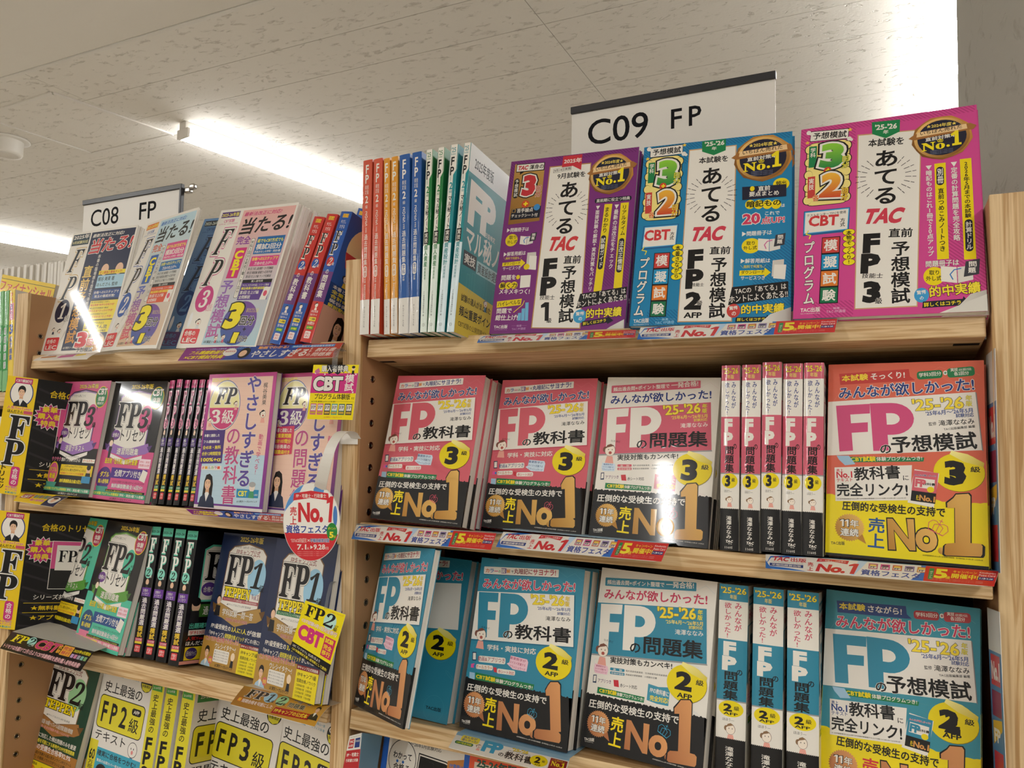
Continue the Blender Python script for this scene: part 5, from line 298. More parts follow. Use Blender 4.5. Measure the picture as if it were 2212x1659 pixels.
"yasak":[["B",0,0,148,0,0,210,"#c8408e|#6f3a92|90",0],["B",0,0,148,0,0,5,"#e9e4da",0],["B",7,8,134,0,0,196,"#efc9b4",0],["B",7,8,134,0,0,76,"#bcd6e4",0],["L",[7,14,141,10],0.25,"#a9c6d8"],["L",[7,21.4,141,17.4],0.25,"#a9c6d8"],["L",[7,28.8,141,24.8],0.25,"#a9c6d8"],["L",[7,36.2,141,32.2],0.25,"#a9c6d8"],["L",[7,43.6,141,39.6],0.25,"#a9c6d8"],["L",[7,51,141,47],0.25,"#a9c6d8"],["L",[7,58.4,141,54.4],0.25,"#a9c6d8"],["L",[7,65.8,141,61.8],0.25,"#a9c6d8"],["L",[7,73.2,141,69.2],0.25,"#a9c6d8"],["L",[7,80.6,141,76.6],0.25,"#a9c6d8"],["L",[7,88,141,84],0.25,"#e6b6a4"],["L",[7,95.4,141,91.4],0.25,"#e6b6a4"],["L",[7,102.8,141,98.8],0.25,"#e6b6a4"],["L",[7,110.2,141,106.2],0.25,"#e6b6a4"],["L",[7,117.6,141,113.6],0.25,"#e6b6a4"],["L",[7,125,141,121],0.25,"#e6b6a4"],["L",[7,132.4,141,128.4],0.25,"#e6b6a4"],["L",[7,139.8,141,135.8],0.25,"#e6b6a4"],["L",[7,147.2,141,143.2],0.25,"#e6b6a4"],["L",[7,154.6,141,150.6],0.25,"#e6b6a4"],["L",[7,162,141,158],0.25,"#e6b6a4"],["L",[7,169.4,141,165.4],0.25,"#e6b6a4"],["L",[7,176.8,141,172.8],0.25,"#e6b6a4"],["L",[7,184.2,141,180.2],0.25,"#e6b6a4"],["L",[7,191.6,141,187.6],0.25,"#e6b6a4"],["L",[7,199,141,195],0.25,"#e6b6a4"],["T","2025-26年版",8,197,38,0,0,7,"#f0dc5a",0.04],["E",42,160,35,40,"#3a5a9a",0],["E",42,160,34,39,"#e9e4da",0],["E",42,160,32.5,37.5,"#f0e8a8",0],["P",[10.5,156,9.5,157,10.3,149.3,12.7,142,16.6,135.5,21.7,130,27.9,125.9,34.8,123.4,42,122.5,49.2,123.4,56.1,125.9,62.3,130,67.4,135.5,71.3,142,73.7,149.3,74.5,157,74.5,156],"#cc3f78"],["T","𝑭𝑷",20,162,48,0,0,26,"#171015",0.02,"#e9e4da",0.05],["T","𝟑",16,131,20,0,0,22,"#e9e4da",0.02],["T","級",40,131,26,0,0,22,"#e9e4da",0.03],["E",64.2,162.5,1.8,2.1,"#5a3a2a",0],["E",68,162,4,4.2,"#6a4a40",0],["E",68,161.9,3.7,4,"#f3e6d6",0],["P",[64.2,163,65.5,165.8,68,166.8,70.8,165.5,68.5,164.8,65.8,164],"#5a3a2a"],["E",66.8,162.5,0.3,0.5,"#0d0c0f",0],["E",69.5,162.5,0.3,0.5,"#0d0c0f",0],["E",68.2,160.2,1.2,1.1,"#b2564a",0],["P",[65,152.5,71.5,152.5,70.2,157.8,66,157.8],"#e9a596"],["E",10.2,136.5,1.8,2.1,"#3a2a2a",0],["E",14,136,4,4.2,"#6a4a40",0],["E",14,135.9,3.7,4,"#f3e6d6",0],["P",[10.2,137,11.5,139.8,14,140.8,16.8,139.5,14.5,138.8,11.8,138],"#3a2a2a"],["E",12.8,136.5,0.3,0.5,"#0d0c0f",0],["E",15.5,136.5,0.3,0.5,"#0d0c0f",0],["E",14.2,134.2,1.2,1.1,"#b2564a",0],["P",[11,126.5,17.5,126.5,16.2,131.8,12,131.8],"#e9a596"],["E",122.8,146.7,2.4,2.9,"#1a1414",0],["E",128,146,5.6,6,"#6a4a40",0],["E",128,145.9,5.2,5.5,"#f3e6d6",0],["P",[122.8,147.4,124.5,151.2,128,152.7,131.8,150.9,128.7,149.8,124.8,148.8],"#1a1414"],["E",126.2,146.7,0.4,0.7,"#0d0c0f",0],["E",130.1,146.7,0.4,0.7,"#0d0c0f",0],["E",128.3,143.6,1.7,1.5,"#b2564a",0],["P",[123.8,132.7,132.9,132.7,131.2,140.1,125.2,140.1],"#e9a596"],["V","やさしすぎる",87.5,36.4,30.1,-0.1,0.6,168.6,"#5a4a9a",0.055,"#e9e4da",0.03],["V","の教科書",58.6,8.2,31.1,1.2,-4.5,114.2,"#c04a84",0.03,"#e9e4da",0.02],["V","梶谷美果",122.9,159.4,9.2,0.2,-0.8,34.7,"#333",0.01],["V","動画で学べる!",120.6,55.8,9,-0.6,4.3,60.2,"#d04a7a",0.02],["P",[2.7,120.6,50.9,121.4,51.1,69.9,2.9,67.8],"#4a2f7a"],["T","本書と連動した",5.3,109.5,34.4,1,-0.1,4.8,"#e9e4da",0.05],["T","フル講義動画",5,99.8,36.4,1.1,-0.2,4.8,"#e9e4da",0.05],["T","全45本・無料",4.7,90.1,40.6,1.4,-0.2,6,"#f0dc3a",0.05],["T","合計12時間配信",4.4,80.4,42.6,1.6,-0.2,5.9,"#f0dc3a",0.05],["T","100%+α",4.1,70.8,44.5,1.8,-0.2,5.9,"#f0dc3a",0.05],["B",6.8,58.3,44.7,1,-0.2,6.6,"#e9e4da",1],["T","オ",8,59.5,5.9,0.2,-0.1,4.3,"#e0503a",0.06],["T","ー",15,59.8,5.8,0.2,-0.1,4.3,"#e0a03a",0.06],["T","ル",22,60,5.8,0.2,-0.1,4.3,"#3a90c0",0.06],["T","カ",28.9,60.2,5.8,0.2,-0.1,4.3,"#4aa04a",0.06],["T","ラ",35.8,60.4,5.7,0.2,-0.1,4.3,"#a04a90",0.06],["T","ー",42.7,60.6,5.7,0.2,-0.1,4.3,"#e0503a",0.06],["P",[90.1,32.4,136.6,32.5,136.6,20.5,91.1,19.5],"#2a8ab8"],["T","CBT",94.1,21.6,18.9,0.5,-0.2,8.2,"#f0e83a",0.05],["T","試験プログラム体験模試",118.1,23.3,17.2,0.3,0,3,"#e9e4da",0],["T","LEC東京リーガルマインド",92.9,12.1,42.6,1.5,-0.1,3.3,"#0d0c0f",0.03],["P",[16.3,18.3,17.3,41.4,20.5,50.9,27.8,53,34.1,48.8,37.3,37.2,37.3,17.3,29.9,16.2],"#15100f"],["P",[22.6,30.9,29.9,30.9,31,14.1,21.5,14.1],"#dca983"],["P",[8.9,1.5,45.7,1.5,41.5,16.2,31,22.5,25.7,12,21.5,22.5,12.1,16.2],"#26304a"],["P",[21.5,22.5,25.7,9.9,31,22.5,28.9,24.6,23.6,24.6],"#ece9e4"],["E",25.7,37.2,6.6,9,"#e8bd9b",0],["P",[18.8,38.3,20.5,45.6,26.8,48.2,32,44.6,32.8,37.2,30.3,43.1,24.1,44.6,20.7,42.5],"#15100f"],["E",23,38.5,1.1,0.5,"#2a1c18",0],["P",[24.3,40.3,21.5,40.2,21.5,40.7,24.2,40.9],"#3a2a22"],["E",28.4,38.5,1.1,0.5,"#2a1c18",0],["P",[27.1,40.3,29.9,40.2,29.9,40.7,27.2,40.9],"#3a2a22"],["P",[24.8,35.6,26.7,35.6,25.7,36.2],"#c9926f"],["P",[23,33.5,28.4,33.5,27.2,32,24.2,32],"#c05a55"],["P",[23.7,33.4,27.7,33.4,27,32.7,24.4,32.7],"#f6f2ee"],["E",122,36,6,7,"#f0e0d0",0],["E",122,40,7,4,"#aaa",0],["P",[116,20,128,20,126,30,118,30],"#4a9a6a"]],
"yasam":[["B",0,0,148,0,0,210,"#c2407e|#5a3a80|90",0],["B",0,0,148,0,0,5,"#e9e4da",0],["B",7,8,134,0,0,196,"#efc9b4",0],["L",[7,14,141,10],0.25,"#e6b6a4"],["L",[7,21.4,141,17.4],0.25,"#e6b6a4"],["L",[7,28.8,141,24.8],0.25,"#e6b6a4"],["L",[7,36.2,141,32.2],0.25,"#e6b6a4"],["L",[7,43.6,141,39.6],0.25,"#e6b6a4"],["L",[7,51,141,47],0.25,"#e6b6a4"],["L",[7,58.4,141,54.4],0.25,"#e6b6a4"],["L",[7,65.8,141,61.8],0.25,"#e6b6a4"],["L",[7,73.2,141,69.2],0.25,"#e6b6a4"],["L",[7,80.6,141,76.6],0.25,"#e6b6a4"],["L",[7,88,141,84],0.25,"#e6b6a4"],["L",[7,95.4,141,91.4],0.25,"#e6b6a4"],["L",[7,102.8,141,98.8],0.25,"#e6b6a4"],["L",[7,110.2,141,106.2],0.25,"#e6b6a4"],["L",[7,117.6,141,113.6],0.25,"#e6b6a4"],["L",[7,125,141,121],0.25,"#e6b6a4"],["L",[7,132.4,141,128.4],0.25,"#e6b6a4"],["L",[7,139.8,141,135.8],0.25,"#e6b6a4"],["L",[7,147.2,141,143.2],0.25,"#e6b6a4"],["L",[7,154.6,141,150.6],0.25,"#e6b6a4"],["L",[7,162,141,158],0.25,"#e6b6a4"],["L",[7,169.4,141,165.4],0.25,"#e6b6a4"],["L",[7,176.8,141,172.8],0.25,"#e6b6a4"],["L",[7,184.2,141,180.2],0.25,"#e6b6a4"],["L",[7,191.6,141,187.6],0.25,"#e6b6a4"],["L",[7,199,141,195],0.25,"#e6b6a4"],["T","2025-26年版",8,197,38,0,0,7,"#f0dc5a",0.04],["E",42,160,35,40,"#3a5a9a",0],["E",42,160,34,39,"#e9e4da",0],["E",42,160,32.5,37.5,"#f0e8a8",0],["P",[10.5,156,9.5,157,10.3,149.3,12.7,142,16.6,135.5,21.7,130,27.9,125.9,34.8,123.4,42,122.5,49.2,123.4,56.1,125.9,62.3,130,67.4,135.5,71.3,142,73.7,149.3,74.5,157,74.5,156],"#6a3a88"],["T","𝑭𝑷",20,162,48,0,0,26,"#171015",0.02,"#e9e4da",0.05],["T","𝟑",16,131,20,0,0,22,"#e9e4da",0.02],["T","級",40,131,26,0,0,22,"#e9e4da",0.03],["E",64.2,162.5,1.8,2.1,"#5a3a2a",0],["E",68,162,4,4.2,"#6a4a40",0],["E",68,161.9,3.7,4,"#f3e6d6",0],["P",[64.2,163,65.5,165.8,68,166.8,70.8,165.5,68.5,164.8,65.8,164],"#5a3a2a"],["E",66.8,162.5,0.3,0.5,"#0d0c0f",0],["E",69.5,162.5,0.3,0.5,"#0d0c0f",0],["E",68.2,160.2,1.2,1.1,"#b2564a",0],["P",[65,152.5,71.5,152.5,70.2,157.8,66,157.8],"#e9a596"],["E",10.2,136.5,1.8,2.1,"#3a2a2a",0],["E",14,136,4,4.2,"#6a4a40",0],["E",14,135.9,3.7,4,"#f3e6d6",0],["P",[10.2,137,11.5,139.8,14,140.8,16.8,139.5,14.5,138.8,11.8,138],"#3a2a2a"],["E",12.8,136.5,0.3,0.5,"#0d0c0f",0],["E",15.5,136.5,0.3,0.5,"#0d0c0f",0],["E",14.2,134.2,1.2,1.1,"#b2564a",0],["P",[11,126.5,17.5,126.5,16.2,131.8,12,131.8],"#e9a596"],["E",122.8,146.7,2.4,2.9,"#1a1414",0],["E",128,146,5.6,6,"#6a4a40",0],["E",128,145.9,5.2,5.5,"#f3e6d6",0],["P",[122.8,147.4,124.5,151.2,128,152.7,131.8,150.9,128.7,149.8,124.8,148.8],"#1a1414"],["E",126.2,146.7,0.4,0.7,"#0d0c0f",0],["E",130.1,146.7,0.4,0.7,"#0d0c0f",0],["E",128.3,143.6,1.7,1.5,"#b2564a",0],["P",[123.8,132.7,132.9,132.7,131.2,140.1,125.2,140.1],"#e9a596"],["V","やさしすぎる",87.5,36.4,30.1,-0.1,0.6,168.6,"#5a4a9a",0.055,"#e9e4da",0.03],["V","の問題集",58.6,8.2,31.1,1.2,-4.5,114.2,"#c04a84",0.03,"#e9e4da",0.02],["V","梶谷美果",122.9,159.4,9.2,0.2,-0.8,34.7,"#333",0.01],["V","動画で学べる!",120.6,55.8,9,-0.6,4.3,60.2,"#d04a7a",0.02],["P",[7,84,52,88,52,130,7,128],"#d03a5e"],["T","本書と連動した",9,120,38,0,0,6.5,"#e9e4da",0.05],["T","全重要問題",9,111.8,38,0,0,6.5,"#f0dc3a",0.05],["T","合計107問分",9,103.6,38,0,0,6.5,"#f0dc3a",0.05],["T","梶谷美果の",9,95.4,38,0,0,6.5,"#e9e4da",0.05],["T","解説動画付き",9,87.2,38,0,0,6.5,"#f0dc3a",0.05],["P",[17.1,26.2,18.2,50.4,21.5,60.3,29.2,62.5,35.8,58.1,39.1,46,39.1,25.1,31.4,24],"#15100f"],["P",[23.7,39.4,31.4,39.4,32.5,21.8,22.6,21.8],"#dca983"],["P",[9.4,8.6,47.9,8.6,43.5,24,32.5,30.6,27,19.6,22.6,30.6,12.7,24],"#26304a"],["P",[22.6,30.6,27,17.4,32.5,30.6,30.3,32.8,24.8,32.8],"#ece9e4"],["E",27,46,6.9,9.5,"#e8bd9b",0],["P",[19.7,47.1,21.5,54.8,28.1,57.4,33.6,53.7,34.5,46,31.8,52.2,25.4,53.7,21.7,51.5],"#15100f"],["E",24.1,47.3,1.2,0.6,"#2a1c18",0],["P",[25.6,49.2,22.6,49.1,22.6,49.6,25.5,49.9],"#3a2a22"],["E",29.9,47.3,1.2,0.6,"#2a1c18",0],["P",[28.4,49.2,31.4,49.1,31.4,49.6,28.5,49.9],"#3a2a22"],["P",[26,44.2,28,44.2,27,44.9],"#c9926f"],["P",[24.1,42,29.9,42,28.5,40.5,25.5,40.5],"#c05a55"],["P",[24.9,41.9,29.1,41.9,28.3,41.3,25.7,41.3],"#f6f2ee"]],
"ataru1":[["B",0,0,182,0,0,257,"#e9e4da",0],["B",58,6,120,0,0,246,"#1d2848",0],["B",4,228,50,0,0,24,"#1f3a48",0],["T","2025年",6,241,46,0,0,10,"#e9e4da",0.05],["T","9月試験対応",6,231,46,0,0,7,"#e0d8a0",0.04],["T","𝑭",12,170,32,0,6,48,"#111",0.0,"#e9e4da",0.05,"#c9a24a",0.025],["T","𝑷",12,112,32,0,6,48,"#111",0.0,"#e9e4da",0.05,"#c9a24a",0.025],["E",30,88,20,24,"#1a2340",0],["T","𝟏",20,72,18,0,4,32,"#e9e4da",0.01],["T","級",42,66,13,0,0,12,"#e9e4da",0.04,"#333",0.05],["E",16.2,50.5,1.8,2.1,"#1a1414",0],["E",20,50,4,4.2,"#6a4a40",0],["E",20,49.9,3.7,4,"#f3e6d6",0],["P",[16.2,51,17.5,53.8,20,54.8,22.8,53.5,20.5,52.8,17.8,52],"#1a1414"],["E",18.8,50.5,0.3,0.5,"#0d0c0f",0],["E",21.5,50.5,0.3,0.5,"#0d0c0f",0],["E",20.2,48.2,1.2,1.1,"#b2564a",0],["P",[17,40.5,23.5,40.5,22.2,45.8,18,45.8],"#26304a"],["E",33.5,46.6,2.1,2.5,"#1a1414",0],["E",38,46,4.8,5.1,"#6a4a40",0],["E",38,45.9,4.4,4.7,"#f3e6d6",0],["P",[33.5,47.2,35,50.5,38,51.7,41.3,50.2,38.6,49.3,35.3,48.4],"#1a1414"],["E",36.5,46.6,0.4,0.6,"#0d0c0f",0],["E",39.8,46.6,0.4,0.6,"#0d0c0f",0],["E",38.3,43.9,1.4,1.3,"#b2564a",0],["P",[34.4,34.6,42.2,34.6,40.7,40.9,35.6,40.9],"#e8e8e8"],["B",6,8,38,0,0,26,"#d8353c",3],["T","合格の",9,22,26,0,0,9,"#e9e4da",0.05],["T","れっく",18,18.5,14,0,0,2.6,"#e9e4da",0],["T","LEC",9,10,32,0,0,8,"#e9e4da",0.04],["T","最新法改正に対応!",62,240,86,0,2,8,"#e9e4da",0.04],["T","当たる!",62,204,112,4,6,32,"#c8303a",0.09,"#e9e4da",0.05],["V","直前予想模試",62,20,26,0,0,160,"#e8c86a|#d08a2a|90",0.07],["V","本番の臨場感を自宅で体感しよう!",93,62,8,0,0,140,"#e9e4da",0.02],["B",108,130,70,0,0,26,"#a8cfe0",0],["T","梶谷 美果 著",110,144,44,0,0,9,"#222",0.03],["T","ほんださん 監修",110,133,56,0,0,8,"#222",0.03],["E",122,168,10,12,"#e8c0a0",0],["E",160,168,10,12,"#e8c0a0",0],["B",108,158,70,0,0,8,"#f0dc3a",0],["T","史上最強の最強タッグ!",110,159,60,0,0,6,"#c82a2a",0.04],["B",106,108,72,0,0,18,"#2a4a8a",0],["T","合格への3ステップで",108,118,66,0,0,6,"#e9e4da",0.03],["T","珠玉の徹底対策!",112,110,54,0,0,6,"#e9e4da",0.03],["B",106,66,72,0,0,38,"#f0d83a",0],["T","第1回予想模試 力試し",108,99,50,0,0,3.5,"#0d0c0f",0],["T","梶谷美果“独学の合格予想”",108,93,64,0,0,4.5,"#d0402a",0.03],["T","第2回予想模試 確認",108,87,50,0,0,3.5,"#0d0c0f",0],["T","押さえる!“ひっかけ予想”",108,81,64,0,0,4.5,"#d0402a",0.03],["T","第3回予想模試 仕上げ",108,75,50,0,0,3.5,"#0d0c0f",0],["T","これで決まる!“仕上予想”",108,69,64,0,0,4.5,"#d0402a",0.03],["B",104,40,74,0,0,24,"#f0dc1a",0],["T","FPキャンプ門外不出の",106,56,50,0,0,5,"#0d0c0f",0],["T","ほんださん流",106,47,60,0,0,8,"#0d0c0f",0.04],["T","実技試験とっておき攻略術!",106,41,60,0,0,4,"#0d0c0f",0.02],["E",135,22,34,20,"#c9953a",0],["T","3",92,10,30,0,0,32,"#d8303a",0.1,"#e9e4da",0.06],["T","回分",124,14,32,0,0,14,"#d8303a",0.04,"#e9e4da",0.06],["T","梶谷美果渾身の",126,30,36,0,0,7,"#0d0c0f",0.02,"#e9e4da",0.04],["T","予想模試",100,2,44,0,0,9,"#0d0c0f",0.05,"#e9e4da",0.05],["T","LEC東京リーガルマインド 編著",62,9,62,0,0,5,"#e9e4da",0.03]],
"ataru3":[["B",0,0,182,0,0,257,"#e9e4da",0],["B",58,6,120,0,0,246,"#e8b0a8|#a8d0dc|90",0],["L",[58,6,58,252],0.35,"#f0c8c0"],["L",[62,6,62,252],0.35,"#f0c8c0"],["L",[66,6,66,252],0.35,"#f0c8c0"],["L",[70,6,70,252],0.35,"#f0c8c0"],["L",[74,6,74,252],0.35,"#f0c8c0"],["L",[78,6,78,252],0.35,"#f0c8c0"],["L",[82,6,82,252],0.35,"#f0c8c0"],["L",[86,6,86,252],0.35,"#f0c8c0"],["L",[90,6,90,252],0.35,"#f0c8c0"],["L",[94,6,94,252],0.35,"#f0c8c0"],["L",[98,6,98,252],0.35,"#f0c8c0"],["L",[102,6,102,252],0.35,"#f0c8c0"],["L",[106,6,106,252],0.35,"#f0c8c0"],["L",[110,6,110,252],0.35,"#f0c8c0"],["L",[114,6,114,252],0.35,"#f0c8c0"],["L",[118,6,118,252],0.35,"#f0c8c0"],["L",[122,6,122,252],0.35,"#f0c8c0"],["L",[126,6,126,252],0.35,"#f0c8c0"],["L",[130,6,130,252],0.35,"#f0c8c0"],["L",[134,6,134,252],0.35,"#f0c8c0"],["L",[138,6,138,252],0.35,"#f0c8c0"],["L",[142,6,142,252],0.35,"#f0c8c0"],["L",[146,6,146,252],0.35,"#f0c8c0"],["L",[150,6,150,252],0.35,"#f0c8c0"],["L",[154,6,154,252],0.35,"#f0c8c0"],["L",[158,6,158,252],0.35,"#f0c8c0"],["L",[162,6,162,252],0.35,"#f0c8c0"],["L",[166,6,166,252],0.35,"#f0c8c0"],["L",[170,6,170,252],0.35,"#f0c8c0"],["L",[174,6,174,252],0.35,"#f0c8c0"],["B",6,241,44,0,0,11,"#4a2a7a",0],["T","2025-26年版",7,242.5,42,0,0,8,"#f2e65a",0.04],["T","CBT試験",16,231,26,0,0,7,"#c83a80",0.03],["T","(25年9月～26年5月)対応",6,227,46,0,0,3,"#c83a80",0],["T","𝑭",12,170,32,0,6,48,"#111",0.0,"#e9e4da",0.05,"#c83a80",0.025],["T","𝑷",12,112,32,0,6,48,"#111",0.0,"#e9e4da",0.05,"#c83a80",0.025],["E",30,88,20,24,"#c83a80",0],["T","𝟑",20,72,18,0,4,32,"#e9e4da",0.01],["T","級",42,66,13,0,0,12,"#e9e4da",0.04,"#c83a80",0.05],["E",28.8,46.7,2.4,2.9,"#1a1414",0],["E",34,46,5.6,6,"#6a4a40",0],["E",34,45.9,5.2,5.5,"#f3e6d6",0],["P",[28.8,47.4,30.5,51.2,34,52.6,37.9,50.9,34.7,49.9,30.9,48.8],"#1a1414"],["E",32.2,46.7,0.4,0.7,"#0d0c0f",0],["E",36.1,46.7,0.4,0.7,"#0d0c0f",0],["E",34.4,43.5,1.7,1.5,"#b2564a",0],["P",[29.8,32.7,38.9,32.7,37.1,40,31.2,40],"#d8d8d8"],["E",12,50,4,14,"#eee",0],["B",6,8,38,0,0,26,"#d8353c",3],["T","合格の",9,22,26,0,0,9,"#e9e4da",0.05],["T","れっく",18,18.5,14,0,0,2.6,"#e9e4da",0],["T","LEC",9,10,32,0,0,8,"#e9e4da",0.04],["T","最新法改正に対応!",62,240,86,0,2,8,"#d03a7a",0.04],["T","当たる!",62,204,112,4,6,32,"#111",0.09],["T","完全",64,186,32,0,0,16,"#8a3a9a",0.06],["P",[66,124,92,124,94,180,68,180],"#d0307a"],["V","CBT",70,128,20,0,0,48,"#f2e01a",0.08],["V","予想模試",60,18,30,0,0,102,"#8a6ab8|#b85a9a|90",0.06],["B",98,88,9,0,0,108,"#0d0c0f",2],["B",98.6,88.6,7.8,0,0,106.8,"#e9e4da",2],["V","学科3回分&実技3種・各3回分!",99.5,91,6,0,0,101,"#0d0c0f",0.03],["B",112,166,62,0,0,32,"#1d68a8",0],["T","紙でもCBT方式でも",114,187,58,0,0,7,"#f0e83a",0.05],["T","模試3回分",115,174,56,0,0,11,"#e9e4da",0.07],["T","手抜きなしの学科・実技3種",114,168,58,0,0,4.5,"#e9e4da",0.03],["B",112,144,62,0,0,18,"#d8408a",0],["T","合格への3ステップで",114,154,58,0,0,6.5,"#f0e83a",0.05],["T","万全の仕上げへ",122,146,42,0,0,6,"#e9e4da",0.05],["T","第1回 力試し編 解説・○×予想解説",112,137,56,0,0,5,"#222",0.02],["T","第2回 確認編 基礎力+応用予想",112,130,56,0,0,5,"#222",0.02],["T","第3回 仕上げ編 ランク別解説",112,123,56,0,0,5,"#222",0.02],["B",108,114,66,0,0,6,"#0d0c0f",0],["T","購入者特典",128,115,26,0,0,4,"#e9e4da",0],["B",108,84,66,0,0,30,"#5a3a8a",0],["T","「やさしすぎるFP3級」シリーズ著者",110,108,60,0,0,4,"#e9e4da",0],["T","梶谷美果の無料解説動画!",110,102,60,0,0,5,"#f0e83a",0.04],["T","第3回 仕上げ編",110,94,42,0,0,6.5,"#e9e4da",0.03],["T","全問解説",110,86,26,0,0,6.5,"#e9e4da",0.03],["P",[158,84,172,84,176,106,162,106],"#e9e4da"],["E",167,95,4,5,"#d8506a",0],["E",128,44,38,38,"#7a4a9a|#2a5aa0|60",0],["T","3",92,34,34,0,8,46,"#f2e01a",0.1,"#0d0c0f",0.05],["T","回分",130,40,32,0,0,16,"#0d0c0f",0.06,"#e9e4da",0.05],["T","+",142,30,7,0,0,7,"#0d0c0f",0.04],["T","1",122,10,12,0,3,18,"#f2e01a",0.08,"#0d0c0f",0.05],["T","回分",138,12,20,0,0,10,"#0d0c0f",0.05,"#e9e4da",0.05],["T","解けるたまごがどんどん出る",138,62,26,0,0,8,"#f2dc6a",0],["E",100.2,20.5,1.8,2.1,"#3a2020",0],["E",104,20,4,4.2,"#6a4a40",0],["E",104,19.9,3.7,4,"#f3e6d6",0],["P",[100.2,21,101.5,23.8,104,24.8,106.8,23.5,104.5,22.8,101.8,22],"#3a2020"],["E",102.8,20.5,0.3,0.5,"#0d0c0f",0],["E",105.5,20.5,0.3,0.5,"#0d0c0f",0],["E",104.2,18.2,1.2,1.1,"#b2564a",0],["P",[101,10.5,107.5,10.5,106.2,15.8,102,15.8],"#d86a7a"],["E",84.6,18.4,1.6,1.9,"#6a3a2a",0],["E",88,18,3.6,3.8,"#6a4a40",0],["E",88,17.9,3.3,3.6,"#f3e6d6",0],["P",[84.6,18.9,85.8,21.4,88,22.3,90.5,21.1,88.5,20.5,86,19.8],"#6a3a2a"],["E",86.9,18.4,0.3,0.5,"#0d0c0f",0],["E",89.3,18.4,0.3,0.5,"#0d0c0f",0],["E",88.2,16.4,1.1,1,"#b2564a",0],["P",[85.3,9.5,91.2,9.5,90,14.2,86.2,14.2],"#d86a7a"],["T","LEC東京リーガルマインド 編著",62,9,62,0,0,5,"#222",0.03]],
